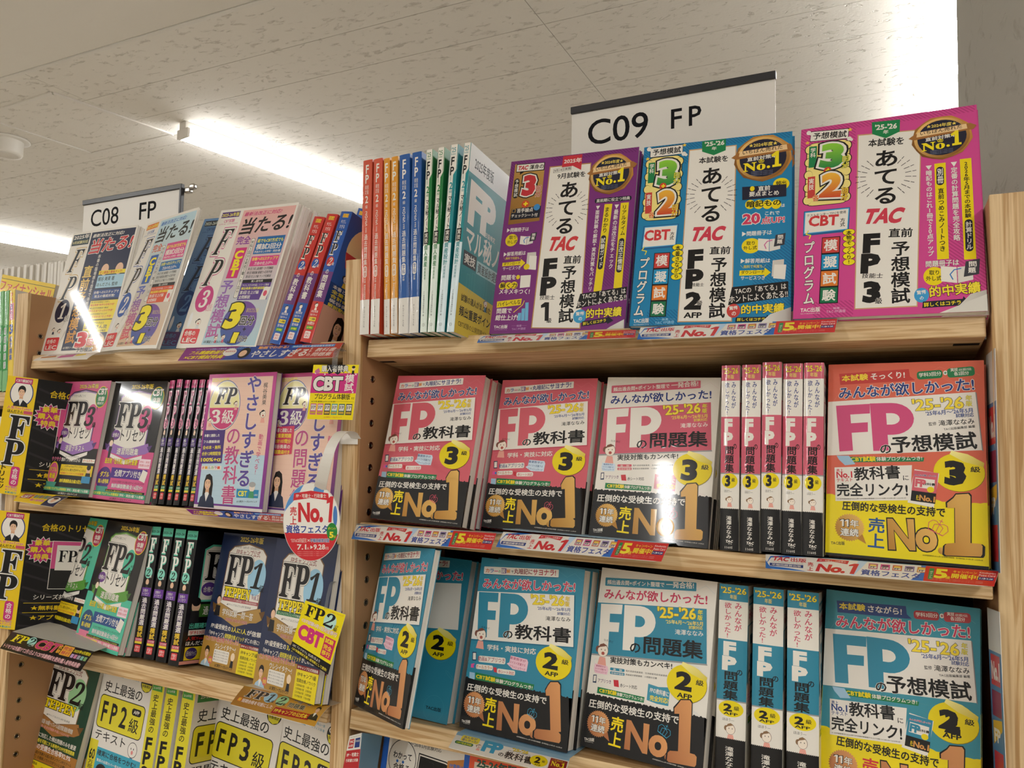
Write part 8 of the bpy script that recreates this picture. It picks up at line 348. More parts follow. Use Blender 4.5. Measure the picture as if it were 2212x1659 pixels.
"tep2":{"c":{"#a83a4a":"#2a7a4a"},"o":[["@",0,11],["T","𝐕𝐨𝐥.𝟐",103,111,18,0,0,9,"#2a7a4a",0],["@",12,13],["T","「タックスプランニング/不動産/相続・事業承継」",32,103.8,88,0,0,3.4,"#e9e4da",0],["@",14,64]],"like":"tep1"},
"tep0":{"c":{"#1c2a4e":"#18402c","#9ccbe4":"#9ccf9a","#b08a48":"#a5713a"},"o":[["@",0,8],["T","𝟐",92,128,26,0,6,40,"#0e0c10",0.0],["@",9,10],["T","𝐓𝐄𝐏𝐏𝐄𝐍",31,109,82,0,0,16,"#f6de10",0.045,"#0d0c0f",0.07],["@",14,18],["T","学科試験 1000題トップレベル過去問題 重要計算問題",30,81,90,0,0,8,"#e9e4da",0.03,"#5a3a1a",0.03],["T","一問一答 総合問題集 FP3級レベルからOK!",34,74,80,0,0,5,"#e8a0a0",0.02],["@",20,23],["T","CBT試験に対応した頻出問題のみを厳選",10,58,128,0,0,8,"#e9e4da",0.04],["T","最短最速合格を可能にする新時代のFP対策問題集",10,49,128,0,0,7,"#f0e03a",0.04],["B",0,20,148,0,0,26,"#a8722a",0],["T","驚異の受講生合格率92.9%",22,38,110,0,0,10,"#e9e4da",0.06,"#a8302a",0.04],["T","累計50,000人超が受講する超人気オンラインFPスクール",14,30,124,0,0,5.5,"#0d0c0f",0.03],["T","「FPキャンプ」の極秘ノウハウがついに公開!",14,23,110,0,0,5.5,"#0d0c0f",0.03],["B",0,0,148,0,0,19,"#ecd81a",0],["T","ほんださん式講義動画",6,12,48,0,0,5,"#0d0c0f",0.02],["T","完全連動",10,2,40,0,0,9,"#c8502a",0.06],["T","講義動画 無料視聴可能!",66,4,60,0,0,9,"#c8302a",0.05]],"like":"tep1"},
"ataru2":{"c":{"#e8b0a8|#a8d0dc|90":"#b8d8e4|#dcb48a|90","#f0c8c0":"#cfe2e6","#4a2a7a":"#e0702a","#c83a80":"#2a5aa8","#d03a7a":"#2a6ac0","#8a3a9a":"#d0552a","#d0307a":"#2a5aa8","#8a6ab8|#b85a9a|90":"#4a68b8|#e05a5a|90","#1d68a8":"#d8508a","#d8408a":"#1d68a8","#5a3a8a":"#d8502a"},"o":[["@",0,39],["T","𝟐",20,72,18,0,4,32,"#e9e4da",0.01],["@",40,106]],"like":"ataru3"},
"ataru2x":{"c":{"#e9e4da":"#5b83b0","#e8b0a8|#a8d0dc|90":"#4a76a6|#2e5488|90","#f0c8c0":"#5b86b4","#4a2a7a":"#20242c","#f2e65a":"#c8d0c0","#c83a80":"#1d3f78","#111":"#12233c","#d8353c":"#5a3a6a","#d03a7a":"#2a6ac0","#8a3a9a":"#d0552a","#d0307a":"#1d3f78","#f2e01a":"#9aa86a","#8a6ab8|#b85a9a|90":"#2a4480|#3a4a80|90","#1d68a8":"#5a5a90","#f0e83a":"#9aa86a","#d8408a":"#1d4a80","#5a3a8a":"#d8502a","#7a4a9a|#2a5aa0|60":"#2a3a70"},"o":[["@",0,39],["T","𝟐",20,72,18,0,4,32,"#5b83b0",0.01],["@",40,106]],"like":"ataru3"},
"shijo3":{"c":{"#2a93b8":"#d0603a","#2fa3c0":"#e68a2a"},"o":[["@",0,14],["T","3",70,109,19,0,0,36,"#0d0c0f",0.035],["@",15,16],["@",18,32]],"like":"shijo2"},
"shijom":{"c":{"#2a93b8":"#3a8a3a"},"o":[["@",0,18],["T","問題集",10,78,88,0,0,16,"#0d0c0f",0.02],["@",19,32]],"like":"shijo2"},
"monsp2":{"c":{},"o":[["B",0,0,33,0,0,210,"#e9e4da",0],["B",0,192,33,0,0,18,"#2f87a3",0],["T","'25-'26",2,200,29,0,0,7,"#f2dc3a",0.03,"#5a4a1a",0.03],["T","年版",12.5,194,8,0,0,5,"#e8d46a",0.03],["V","みんなが",18.5,160,7.9,0,0,30,"#c8385a",0.03],["V","欲しかった!",6.6,152,7.9,0,0,38,"#c8385a",0.03],["P",[0,102,33,102,33,150,0,147],"#2f87a3"],["B",0,101,33,0,0,1.5,"#999",0],["T","の",20.5,117,5.9,0,0,5,"#0d0c0f",0.05],["B",0,86,33,0,0,64,"#2f87a3",0],["V","FP",5.3,118,16.5,0,0,31,"#e9e4da",0.1],["T","の",21.8,113,6.6,0,0,6,"#0d0c0f",0.05],["V","問題集",7.3,86.5,16.5,0,0,29.5,"#0d0c0f",0.06],["B",0,84.6,33,0,0,1.4,"#999",0],["E",16.5,77,13.9,8.5,"#ead400",0],["T","2",7.9,74,9.9,0,0,8,"#0d0c0f",0.08],["T","級",19.8,76,5.9,0,0,4.5,"#0d0c0f",0.03],["T","AFP",8.2,70.5,16.5,0,0,2.8,"#0d0c0f",0.04],["T","ほほう—",7.3,64,13.2,0,0,3,"#0d0c0f",0],["E",11.6,56.7,2.3,2.8,"#8a6a4a",0],["E",16.5,56,5.3,5.6,"#6a4a40",0],["E",16.5,55.9,4.9,5.2,"#f3e6d6",0],["P",[11.6,57.3,13.2,61,16.5,62.3,20.1,60.6,17.2,59.6,13.5,58.6],"#8a6a4a"],["E",14.8,56.7,0.4,0.7,"#0d0c0f",0],["E",18.5,56.7,0.4,0.7,"#0d0c0f",0],["P",[12.5,43.5,21.1,43.5,19.5,50.4,13.9,50.4],"#e9a596"],["P",[0,0,0,45.6,1,46.5,2,45.6,3,46.5,4,45.6,5,46.5,6,45.6,7,46.5,8,45.6,9,46.5,10,45.6,11,46.5,12,45.6,13,46.5,14,45.6,15,46.5,16,45.6,17,46.5,18,45.6,19,46.5,20,45.6,21,46.5,22,45.6,23,46.5,24,45.6,25,46.5,26,45.6,27,46.5,28,45.6,29,46.5,30,45.6,31,46.5,32,45.6,33,46.5,33,46,33,0],"#0d0c0f"],["V","滝澤ななみ",11.2,13,9.2,0,0,25,"#e9e4da",0.03],["T","TAC",9.9,8.5,12.5,0,0.6,3,"#e9e4da",0.07],["T","TPG",14.5,6.6,6.6,0,0,1.4,"#e9e4da",0],["T","11605",9.2,2,13.2,0,0,2.6,"#e9e4da",0]],"like":"monsp3"},
"torisp2":{"c":{},"o":[["B",0,0,25,0,0,210,"#0d0c0f",0],["B",0,196,25,0,0,14,"#5cc4a8",0],["T","2025-26",1.5,200,22,0,0,4,"#0d0c0f",0.03],["V","𝐅𝐏",5.5,142,14,0,0,50,"#f0ece6",0.02,"#5cc4a8",0.04],["E",12.5,134,9,9,"#8ad8c4",0],["T","𝟐",7.5,128,8.5,0,1,12,"#0d0c0f",0],["T","級",16.5,126,4.5,0,0,4,"#e9e4da",0],["E",12.5,119,4,5,"#e8c0a0",0],["P",[9.5,108,15.5,108,15,115,10,115],"#333"],["B",1,96,23,0,0,14,"#6a3a9a",0],["T","合格の",5,103,12.5,0,0,5,"#e9e4da",0.02],["T","トリセツ",4.5,97,15.5,0,0,5.5,"#e9e4da",0.02],["V","過去問厳選",6.5,50,12.5,0,0,44,"#e9e4da",0.05,"#5a3a8a",0.05],["V","模試",6.5,31,12.5,0,0,18,"#f0c83a",0.05],["B",3.8,22,17.5,0,0,8,"#c8506a",0],["T","CBT試験",5,26,15,0,0,3,"#e9e4da",0],["B",3.8,21,17.5,0,0,3.6,"#e8d03a",0],["B",5.5,8,14,0,0,11,"#d8353c",1.5],["T","合格の",6.8,13.5,11.5,0,0,4,"#e9e4da",0],["T","LEC",6.8,9.5,11.5,0,0,3,"#e9e4da",0]],"like":"torisp3"},
"koo":{"c":{},"o":[["B",0,0,11,0,0,257,"#e09a2e",0],["B",0,0,11,0,0,50,"#e2ded6",0],["V","FP",2.5,222,6,0,0,28,"#e9e4da",0.04],["V","検定",2.5,205,2.8,0,0,14,"#e9e4da",0],["V","技能",5.9,205,2.8,0,0,14,"#e9e4da",0],["T","2",2.9,192,5.2,0,0,11,"#e9e4da",0.04],["T","級",3.5,184,4,0,0,5,"#e9e4da",0],["V","2025",3.3,158,4.4,0,0,22,"#e9e4da",0],["V","年度版",4.3,148,2.6,0,0,8,"#e9e4da",0],["V","過去問題集",2.5,100,6,0,0,46,"#e9e4da",0.02],["B",2.5,82,6,0,0,17,"#e9e4da",2.9],["V","実技",3.3,83.5,4.4,0,0,14,"#e09a2e",0.03],["V","試験",3.9,74,3.2,0,0,7,"#e9e4da",0],["V","個人資産相談業務",3.7,50.5,3.6,0,0,21.5,"#e9e4da",0],["V","きんざいセールス社",4.3,10,2.4,0,0,30,"#444",0]],"like":"kor"},
"kot":{"c":{"#1d7a3c":"#1c8a92","#e0ebe2":"#d8e8ee"},"o":[["@",0,13],["V","資産設計",2.4,90,6.4,0,0,31,"#1c8a92",0.04],["V","提案業務",3.6,72,3.6,0,0,17,"#1c8a92",0],["@",15,17]],"like":"kog"},
"yasasm":{"c":{"#2457a8":"#c8352e","#c8352e":"#2457a8"},"o":[["@",0,12],["V","問題集",4.8,70,12,0,0,36,"#e9e4da",0.04],["@",13,24],["T","83問分",4.8,27,14.4,0,0,5,"#e9e4da",0.04],["@",25,28],["T","合格の",6.7,11.5,9.6,0,0,4,"#c8352e",0.02],["T","LEC",6.7,7.5,9.6,0,0,3,"#c8352e",0.04]],"like":"yasask"},
"torim2":{"c":{"#d4548a":"#4fc0a0","#3a2a4a":"#3a6a2a","#b494cc":"#8ac05a","#9a6fb8":"#5a9a3a","#5a3a7a":"#3a6a2a","#4a2a6a":"#2a5a1a","#1d7a4a":"#b83058","#6a2a4a":"#1a5a5a","#4a2a7a":"#1a4a7a","#4a2a8a":"#1a4a8a","#4a9a8a":"#e07a9a","#3a9a78":"#e08098"},"o":[["@",0,10],["T","𝟐",88,126,26,0,6,36,"#0e0c10",0.02],["@",11,12],["T","AFP",116,138,12,0,0,4,"#0d0c0f",0],["@",12,48]],"like":"torim3"}}''')
for k, v in DES.items():        # sister editions: the same layout in other colours
    if isinstance(v, dict):
        ops = []; base = DES[v['like']]
        for o in v['o']:
            if o[0] == '@': ops += [[v['c'].get(x, x) if isinstance(x, str) else x for x in b] for b in base[o[1]:o[2]]]
            else: ops.append(o)
        DES[k] = ops
def sheet(key):
    s = Sheet(); s.run(DES[key]); return s
def colour(me, col):
    a = me.color_attributes.new('Col', 'FLOAT_COLOR', 'POINT'); c = [*lin(col), 1]
    a.data.foreach_set('color', np.tile(np.array(c, np.float32), len(me.vertices)))
# ---------------------------------------------------------------- books
def prism(name, prof, h0, h1, g=None, w=1, h=1):
    """extrude a closed x,y outline along z (mm)"""
    n = len(prof); zs = [h0, h1] if g is None else [h0 + (h1 - h0) * i / 20 for i in range(21)]
    V = []
    for z in zs:
        for x, y in prof: V.append((x * MM, (y + (g(x, z) if g else 0)) * MM, z * MM))
    F = []
    for k in range(len(zs) - 1):
        for i in range(n): a, b = k * n + i, k * n + (i + 1) % n; F.append((a, b, b + n, a + n))
    _, T = earclip(prof); F += [tuple(int(q) for q in t[::-1]) for t in T]; F += [tuple(int(q) + (len(zs) - 1) * n for q in t) for t in T]
    me = mesh(name, V, F); bm = bmesh.new(); bm.from_mesh(me); bmesh.ops.recalc_face_normals(bm, faces=bm.faces); bm.to_mesh(me); bm.free(); return me
def curlf(cu, w, h):
    if not cu: return None
    a, b, c = cu      # a: whole right side swings, b: belly, c: upper right corner lifts
    return lambda x, z: a * (x / w) ** 2 + b * (x / w) * (1 - x / w) * 4 + c * (x / w) ** 2 * (z / h) ** 2
def pose(it):
    """yaw, lean back, roll in degrees -> world matrix; 'z' items show their spine to the aisle"""
    a, l, r = [math.radians(v) for v in it['e']]
    R = Matrix.Rotation(a, 3, 'Z') @ Matrix.Rotation(-l, 3, 'X')
    u = R @ Vector((math.cos(r), 0, math.sin(r))); v = R @ Vector((-math.sin(r), 0, math.cos(r))); d = v.cross(u)
    return frame(W3(*it['o']), d, -u, v) if it.get('z') else frame(W3(*it['o']), u, d, v)
def make_book(it):
    w, h, t = it['w'], it['h'], it['t']; M = pose(it)
    root = empty(it['n'], M); tag(root, it['l'], it['c'], it.get('g'))
    g = curlf(it.get('curl'), w, h); bl = min(1.1, t * .09); k = .35
    nx = 24 if g else 1
    xs = [w * i / nx for i in range(nx + 1)]
    out = [(x, 0) for x in xs[::-1]]
    for i in range(1, 8): a = math.pi * i / 8; out.append((-bl * math.sin(a) - .0, t * (1 - math.cos(a)) / 2))
    out += [(x, t) for x in xs]; inn = [(x, t - k) for x in xs[::-1]][:-1] + [(k, t - k), (k, k)] + [(x, k) for x in xs][1:]
    me = prism('cover', out + inn, 0, h, g); colour(me, it['cc']); cov = link('cover', me, PRINT, root)
    pg = [(x, .4) for x in [k + .05] + [max(x - 1.2, 1) for x in xs[1:]]] + [(x, t - .4) for x in [max(x - 1.2, 1) for x in xs[1:]][::-1] + [k + .05]]
    link('pages', prism('pages', pg, 1.0, h - 1.2, g), PAGES, root)
    cuts = ([w * i / 24 for i in range(1, 24)], [h * i / 20 for i in range(1, 20)]) if g else None
    def front(V, hh):
        y = -(hh + (.35 if g else 0)) * np.ones(len(V))
        if g is not None: y = y + g(V[:, 0], V[:, 1])
        return np.stack([V[:, 0], y, V[:, 1]], 1)
    if it.get('d'):
        s = sheet(it['d']); kx, ky = w / it['dw'], h / it['dh']
        for q in range(len(s.P)): V, T, cc, lv = s.P[q]; s.P[q] = (V * (kx, ky, 1), T, cc, lv)
        link('lettering', s.build('lettering', front, (w, h), cuts), None, cov)
    if it.get('s'):
        s = sheet(it['s']); kx, ky = t / it['sw'], h / it['dh']
        for q in range(len(s.P)): V, T, cc, lv = s.P[q]; s.P[q] = (V * (kx, ky, 1), T, cc, lv)
        cs = [t * (1 - math.cos(math.pi * i / 8)) / 2 for i in range(1, 8)]
        def sp(V, hh):
            y = t - V[:, 0]; b = bl * np.sqrt(np.clip(1 - (2 * y / t - 1) ** 2, 0, 1)); return np.stack([-b - hh, y, V[:, 1]], 1)
        link('spine_lettering', s.build('spine_lettering', sp, (t, h), cs, base=.12), None, cov)
    if it.get('b'):
        th = it['bh'] * h / it['dh']; bm = prism('paper_band', [(w + .25, -.45), (-.3, -.45), (-.3 - bl, t / 2), (-.3, t + .3), (0, t + .3), (-bl, t / 2), (0, -.25), (w, -.25), (w, 2.5), (w + .25, 2.5)], it.get('b0', 0), th, g)
        colour(bm, it['bc']); bo = link('paper_band', bm, PRINT, root)
        s = sheet(it['b']); kx, ky = w / it['dw'], h / it['dh']
        for q in range(len(s.P)): V, T, cc, lv = s.P[q]; s.P[q] = (V * (kx, ky, 1), T, cc, lv)
        link('lettering', s.build('lettering', lambda V, hh: front(V, hh + .46), (w + .2, h), cuts), None, bo)
    return root
def copy_tree(o, parent=None):
    c = o.copy(); C.objects.link(c)
    if parent is not None: c.parent = parent
    for ch in o.children: copy_tree(ch, c)
    return c
ITEMS = json.loads(r'''[
{"id":"a1","n":"mock_exam_book","l":"purple mock exam book for FP grade 1, gold medal, beside the teal book","c":"book","w":182.4,"h":257.6,"t":9,"e":[3.09,12.69,-0.77],"o":[-465.5,894.5,133.1],"cc":"#7a2b78","dw":182,"dh":257,"d":"ateru1"},
{"id":"a1_0","n":"mock_exam_book","l":"purple mock exam book stacked behind the front purple copy, next to front","c":"book","e":[3.09,12.69,-0.77],"o":[-464.2,903.5,130.0],"copy":"a1"},
{"id":"a1_1","n":"mock_exam_book","l":"purple mock exam book stacked behind the front purple copy, third from front","c":"book","e":[3.09,12.69,-0.77],"o":[-465.6,913.1,130.1],"copy":"a1"},
{"id":"a2","n":"mock_exam_book","l":"blue mock exam book for FP grade 2, green tag, in front of C09 sign","c":"book","w":182.8,"h":258.1,"t":9,"e":[4.9,16.8,-0.44],"o":[-272.2,888.3,133.9],"cc":"#12699a","dw":182,"dh":257,"d":"ateru2"},
{"id":"a2_0","n":"mock_exam_book","l":"blue mock exam book stacked behind the front blue copy, next to front","c":"book","e":[4.9,16.8,-0.44],"o":[-270.3,897.1,130.9],"copy":"a2"},
{"id":"a2_1","n":"mock_exam_book","l":"blue mock exam book stacked behind the front blue copy, third from front","c":"book","e":[4.9,16.8,-0.44],"o":[-272.9,906.4,131.0],"copy":"a2"},
{"id":"a2_2","n":"mock_exam_book","l":"blue mock exam book stacked behind the front blue copy, last of all","c":"book","e":[4.9,16.8,-0.44],"o":[-274.3,915.8,130.7],"copy":"a2"},
{"id":"a3","n":"mock_exam_book","l":"bright pink mock exam book for FP grade 3, by the end upright of top shelf","c":"book","w":182.9,"h":258.2,"t":9,"e":[-0.61,18.85,-0.47],"o":[-86.3,889.3,133.3],"cc":"#d0468e","dw":182,"dh":257,"d":"ateru3"},
{"id":"a3_0","n":"mock_exam_book","l":"pink mock exam book hidden behind the front pink copy","c":"book","e":[-0.61,18.85,-0.47],"o":[-84.4,897.8,130.4],"copy":"a3"},
{"id":"k0","n":"exam_notebook","l":"orange-red spine past-question book next to the divider upright","c":"book","z":1,"e":[0.08,2.15,2.24],"o":[-646.5,876.8,138.0],"g":"spine-out exam books on the nearer top shelf","w":182,"h":255.6,"t":15.7,"cc":"#c94a30","dw":182,"dh":257,"s":"kor","sw":16},
{"id":"k1","n":"exam_notebook","l":"orange-red spine past-question book beside the thin orange spines","c":"book","z":1,"e":[0.07,2.4,2.36],"o":[-628.5,876.3,138.0],"g":"spine-out exam books on the nearer top shelf","w":182,"h":255.6,"t":15.0,"cc":"#c94a30","dw":182,"dh":257,"s":"kor","sw":16},
{"id":"k2","n":"exam_notebook","l":"thin orange spine past-question book touching the red spine","c":"book","z":1,"e":[0.06,1.63,3.16],"o":[-613.5,880.7,137.4],"g":"spine-out exam books on the nearer top shelf","w":182,"h":255.0,"t":9.9,"cc":"#e09a2e","dw":182,"dh":257,"s":"koo","sw":11},
{"id":"k3","n":"exam_notebook","l":"thin orange spine past-question book touching the blue spine","c":"book","z":1,"e":[0.07,2.02,3.12],"o":[-599.9,879.3,138.1],"g":"spine-out exam books on the nearer top shelf","w":182,"h":255.0,"t":11.0,"cc":"#e09a2e","dw":182,"dh":257,"s":"koo","sw":11},
{"id":"k4","n":"exam_notebook","l":"blue spine past-question book touching the thin orange spine","c":"book","z":1,"e":[0.08,1.6,2.52],"o":[-581.0,878.7,137.0],"g":"spine-out exam books on the nearer top shelf","w":182,"h":255.6,"t":17.0,"cc":"#20579f","dw":182,"dh":257,"s":"kob","sw":16},
{"id":"k5","n":"exam_notebook","l":"blue spine past-question book touching the green and white spine","c":"book","z":1,"e":[0.07,2.26,2.02],"o":[-563.6,875.8,136.6],"g":"spine-out exam books on the nearer top shelf","w":182,"h":256.3,"t":15.3,"cc":"#20579f","dw":182,"dh":257,"s":"kob","sw":16},
{"id":"k6","n":"exam_notebook","l":"green and white spine notebook touching the blue spine","c":"book","z":1,"e":[0.04,3.1,1.41],"o":[-547.7,871.7,136.1],"g":"spine-out exam books on the nearer top shelf","w":182,"h":257.2,"t":10.6,"cc":"#1d7a3c","dw":182,"dh":257,"s":"kog","sw":12},
{"id":"k7","n":"exam_notebook","l":"green and white spine notebook touching the teal and white spine","c":"book","z":1,"e":[0.01,4.0,0.41],"o":[-533.1,867.6,135.3],"g":"spine-out exam books on the nearer top shelf","w":182,"h":258.2,"t":10.9,"cc":"#1d7a3c","dw":182,"dh":257,"s":"kog","sw":12},
{"id":"k8","n":"exam_notebook","l":"teal and white spine notebook squeezed between green spine and teal cover","c":"book","z":1,"e":[-0.01,4.38,-0.82],"o":[-515.6,863.4,133.9],"g":"spine-out exam books on the nearer top shelf","w":182,"h":259.5,"t":12.2,"cc":"#1c8a92","dw":182,"dh":257,"s":"kot","sw":12},
{"id":"k9","n":"exam_notebook","l":"teal FP notebook with its front cover in view beside purple book","c":"book","z":1,"e":[-0.04,4.91,-1.66],"o":[-500.0,861.4,132.9],"g":"spine-out exam books on the nearer top shelf","w":182,"h":260.3,"t":11.0,"cc":"#1c8a92","dw":182,"dh":257,"s":"kot","sw":12,"d":"kotf"},
{"id":"b1","n":"textbook","l":"pink FP textbook grade 3 with black band, next to the divider sockets","c":"book","w":148.2,"h":210.3,"t":17,"e":[-1.7,14.32,-0.88],"o":[-646.4,893.7,-119.1],"cc":"#d35f6c","dw":148,"dh":210,"d":"kyo3","b":"kyob3","bh":69.0,"bc":"#0d0c0f"},
{"id":"b1_0","n":"textbook","l":"pink grade 3 textbook second in the stack by the divider","c":"book","e":[-1.7,14.32,-0.88],"o":[-644.0,910.2,-123.0],"copy":"b1"},
{"id":"b1_1","n":"textbook","l":"pink grade 3 textbook last in the stack by the divider","c":"book","e":[-1.7,14.32,-0.88],"o":[-644.4,927.6,-123.9],"copy":"b1"},
{"id":"b2","n":"textbook","l":"pink FP textbook grade 3 with black band, between textbook stack and white workbook","c":"book","w":146.1,"h":207.3,"t":17,"e":[-3.95,13.67,-0.2],"o":[-488.8,928.0,-123.2],"cc":"#d35f6c","dw":148,"dh":210,"d":"kyo3","b":"kyob3","bh":69.0,"bc":"#0d0c0f"},
{"id":"b2_0","n":"textbook","l":"pink grade 3 textbook second in the stack beside white workbook","c":"book","e":[-3.95,13.67,-0.2],"o":[-485.8,944.5,-127.1],"copy":"b2"},
{"id":"b2_1","n":"textbook","l":"pink grade 3 textbook last in the stack beside white workbook","c":"book","e":[-3.95,13.67,-0.2],"o":[-485.5,961.8,-128.0],"copy":"b2"},
{"id":"b3","n":"workbook","l":"white and pink FP workbook grade 3 with lamp glare on its black band","c":"book","w":146.9,"h":208.5,"t":17,"e":[-1.41,14.03,-1.33],"o":[-330.1,914.3,-123.5],"cc":"#e9e4da","dw":148,"dh":210,"d":"mon3","b":"monb3","bh":60.1,"bc":"#0d0c0f"},
{"id":"b3_0","n":"workbook","l":"white and pink workbook directly behind the glaring front copy","c":"book","e":[-1.41,14.03,-1.33],"o":[-327.9,930.8,-127.4],"copy":"b3"},
{"id":"b3_1","n":"workbook","l":"white and pink workbook last in the stack behind the glaring copy","c":"book","e":[-1.41,14.03,-1.33],"o":[-328.3,948.2,-128.3],"copy":"b3"},
{"id":"bs0","n":"workbook","l":"pink spine workbook grade 3, first of five, beside the glaring cover","c":"book","z":1,"e":[0.03,5.99,0.46],"o":[-144.9,888.5,-123.6],"g":"pink spine workbooks standing on the middle shelf","w":148,"h":210.4,"t":20.6,"cc":"#e9e4da","dw":148,"dh":210,"s":"monsp3","sw":21,"d":"mon3"},
{"id":"bs1","n":"workbook","l":"pink spine workbook grade 3, second of the five spines","c":"book","z":1,"e":[0.01,6.2,0.26],"o":[-122.1,885.6,-123.6],"g":"pink spine workbooks standing on the middle shelf","copy":"bs0"},
{"id":"bs2","n":"workbook","l":"pink spine workbook grade 3 raised on white edge, middle of the five","c":"book","z":1,"e":[0.02,6.0,-0.02],"o":[-100.5,885.2,-121.4],"g":"pink spine workbooks standing on the middle shelf","copy":"bs0"},
{"id":"bs3","n":"workbook","l":"pink spine workbook grade 3, fourth of the five spines","c":"book","z":1,"e":[0.01,7.23,-0.14],"o":[-79.1,886.2,-122.4],"g":"pink spine workbooks standing on the middle shelf","copy":"bs0"},
{"id":"bs4","n":"workbook","l":"pink spine workbook grade 3, last of five, touching the yellow mock book","c":"book","z":1,"e":[0.01,6.88,-0.39],"o":[-58.0,886.5,-122.4],"g":"pink spine workbooks standing on the middle shelf","copy":"bs0"},
{"id":"b4","n":"mock_exam_book","l":"coral and yellow FP mock exam book grade 3 beside the end upright","c":"book","w":149.6,"h":211.5,"t":14,"e":[-5.4,9.22,-0.02],"o":[-56.3,902.3,-122.4],"cc":"#d9664e","dw":150,"dh":212,"d":"yoso3","b":"yosob3","bh":107.3,"bc":"#ecd70a"},
{"id":"b4_0","n":"mock_exam_book","l":"coral and yellow grade 3 mock exam book behind the front copy","c":"book","e":[-5.4,9.22,-0.02],"o":[-53.2,916.1,-126.0],"copy":"b4"},
{"id":"c1","n":"textbook","l":"blue FP textbook grade 2 swung outward over the shelf edge by the divider","c":"book","w":151.6,"h":215.1,"t":9,"e":[-30.69,13.24,5.5],"o":[-653.4,878.8,-369.7],"cc":"#2f87a3","dw":148,"dh":210,"d":"kyo2","b":"kyob2","bh":69.0,"bc":"#0d0c0f","curl":[-3,-2,0]},
{"id":"c2","n":"textbook","l":"blue FP textbook grade 2 without a paper band, tucked behind swung copy","c":"book","w":149.6,"h":212.2,"t":16,"e":[-2.37,14.02,-0.67],"o":[-667.2,903.9,-377.8],"cc":"#2f87a3","dw":148,"dh":210,"d":"kyo2n"},
{"id":"c2_0","n":"textbook","l":"blue grade 2 textbook behind the copy that has no band","c":"book","e":[-2.37,14.02,-0.67],"o":[-664.7,919.4,-381.6],"copy":"c2"},
{"id":"c3","n":"textbook","l":"blue FP textbook grade 2 with black band, standing above the white card strip","c":"book","w":150.4,"h":213.4,"t":22,"e":[-2.71,12.05,-0.6],"o":[-492.3,885.4,-373.4],"cc":"#2f87a3","dw":148,"dh":210,"d":"kyo2","b":"kyob2","bh":69.0,"bc":"#0d0c0f"},
{"id":"c3_0","n":"textbook","l":"blue grade 2 textbook second in the stack above white card strip","c":"book","e":[-2.71,12.05,-0.6],"o":[-489.5,907.0,-377.9],"copy":"c3"},
{"id":"c3_1","n":"textbook","l":"blue grade 2 textbook last in the stack above white card strip","c":"book","e":[-2.71,12.05,-0.6],"o":[-489.3,929.3,-379.3],"copy":"c3"},
{"id":"c4","n":"workbook","l":"white and blue FP workbook grade 2 with black band and copper number one","c":"book","w":149.9,"h":212.7,"t":26,"e":[-6.0,14.42,-0.61],"o":[-334.3,903.2,-373.3],"cc":"#e9e4da","dw":148,"dh":210,"d":"mon2","b":"monb2","bh":60.1,"bc":"#0d0c0f"},
{"id":"c4_0","n":"workbook","l":"white and blue grade 2 workbook behind the front copy","c":"book","e":[-6.0,14.42,-0.61],"o":[-329.8,928.1,-378.2],"copy":"c4"},
{"id":"cs0","n":"workbook","l":"blue spine workbook grade 2 touching the white workbook cover","c":"book","z":1,"e":[-0.0,8.06,-0.04],"o":[-140.9,899.6,-380.9],"g":"thick blue spine workbooks on the lower shelf","w":148,"h":214.7,"t":32.5,"cc":"#e9e4da","dw":148,"dh":210,"s":"monsp2","sw":33,"d":"mon2"},
{"id":"cs1","n":"workbook","l":"blue spine workbook grade 2, middle one of three thick spines","c":"book","z":1,"e":[0.0,8.07,0.1],"o":[-101.1,892.9,-380.0],"g":"thick blue spine workbooks on the lower shelf","copy":"cs0"},
{"id":"cs2","n":"workbook","l":"blue spine workbook grade 2 touching the blue mock exam book","c":"book","z":1,"e":[0.01,8.09,0.16],"o":[-64.1,891.3,-379.5],"g":"thick blue spine workbooks on the lower shelf","copy":"cs0"},
{"id":"c5","n":"mock_exam_book","l":"turquoise and yellow FP mock exam book grade 2 beside the end upright","c":"book","w":150.3,"h":212.4,"t":20,"e":[-3.69,11.88,-1.27],"o":[-66.7,921.2,-377.1],"cc":"#3a90a2","dw":150,"dh":212,"d":"yoso2","b":"yosob2","bh":107.3,"bc":"#ecd70a"},
{"id":"c5_0","n":"mock_exam_book","l":"turquoise grade 2 mock exam book behind the front copy","c":"book","e":[-3.69,11.88,-1.27],"o":[-63.6,940.7,-381.5],"copy":"c5"},
{"id":"d1","n":"textbook","l":"white and blue FP book with a round speech bubble on the bottom shelf","c":"book","w":147.5,"h":209.3,"t":18,"e":[-3.12,11.16,0.97],"o":[-655.7,919.2,-637.1],"cc":"#1f5fc0","dw":148,"dh":210,"d":"wakaru"},
{"id":"d2","n":"textbook","l":"orange-edged FP book mostly hidden behind the white card strip","c":"book","w":148.6,"h":210.8,"t":18,"e":[-3.0,11.07,0.01],"o":[-511.6,908.9,-635.8],"cc":"#e0562e","dw":148,"dh":210,"d":"orange"},
{"id":"e1","n":"mock_exam_book","l":"navy and white FP mock exam magazine grade 1 with strong lamp glare","c":"book","w":179.0,"h":252.8,"t":7,"e":[3.54,12.18,-0.33],"o":[-1433.4,917.8,135.7],"cc":"#e9e4da","dw":182,"dh":257,"d":"ataru1","curl":[-6,-3,0]},
{"id":"e1_0","n":"mock_exam_book","l":"navy mock exam magazine behind the glaring grade 1 copy","c":"book","e":[3.54,12.18,-0.33],"o":[-1432.0,924.9,132.9],"copy":"e1"},
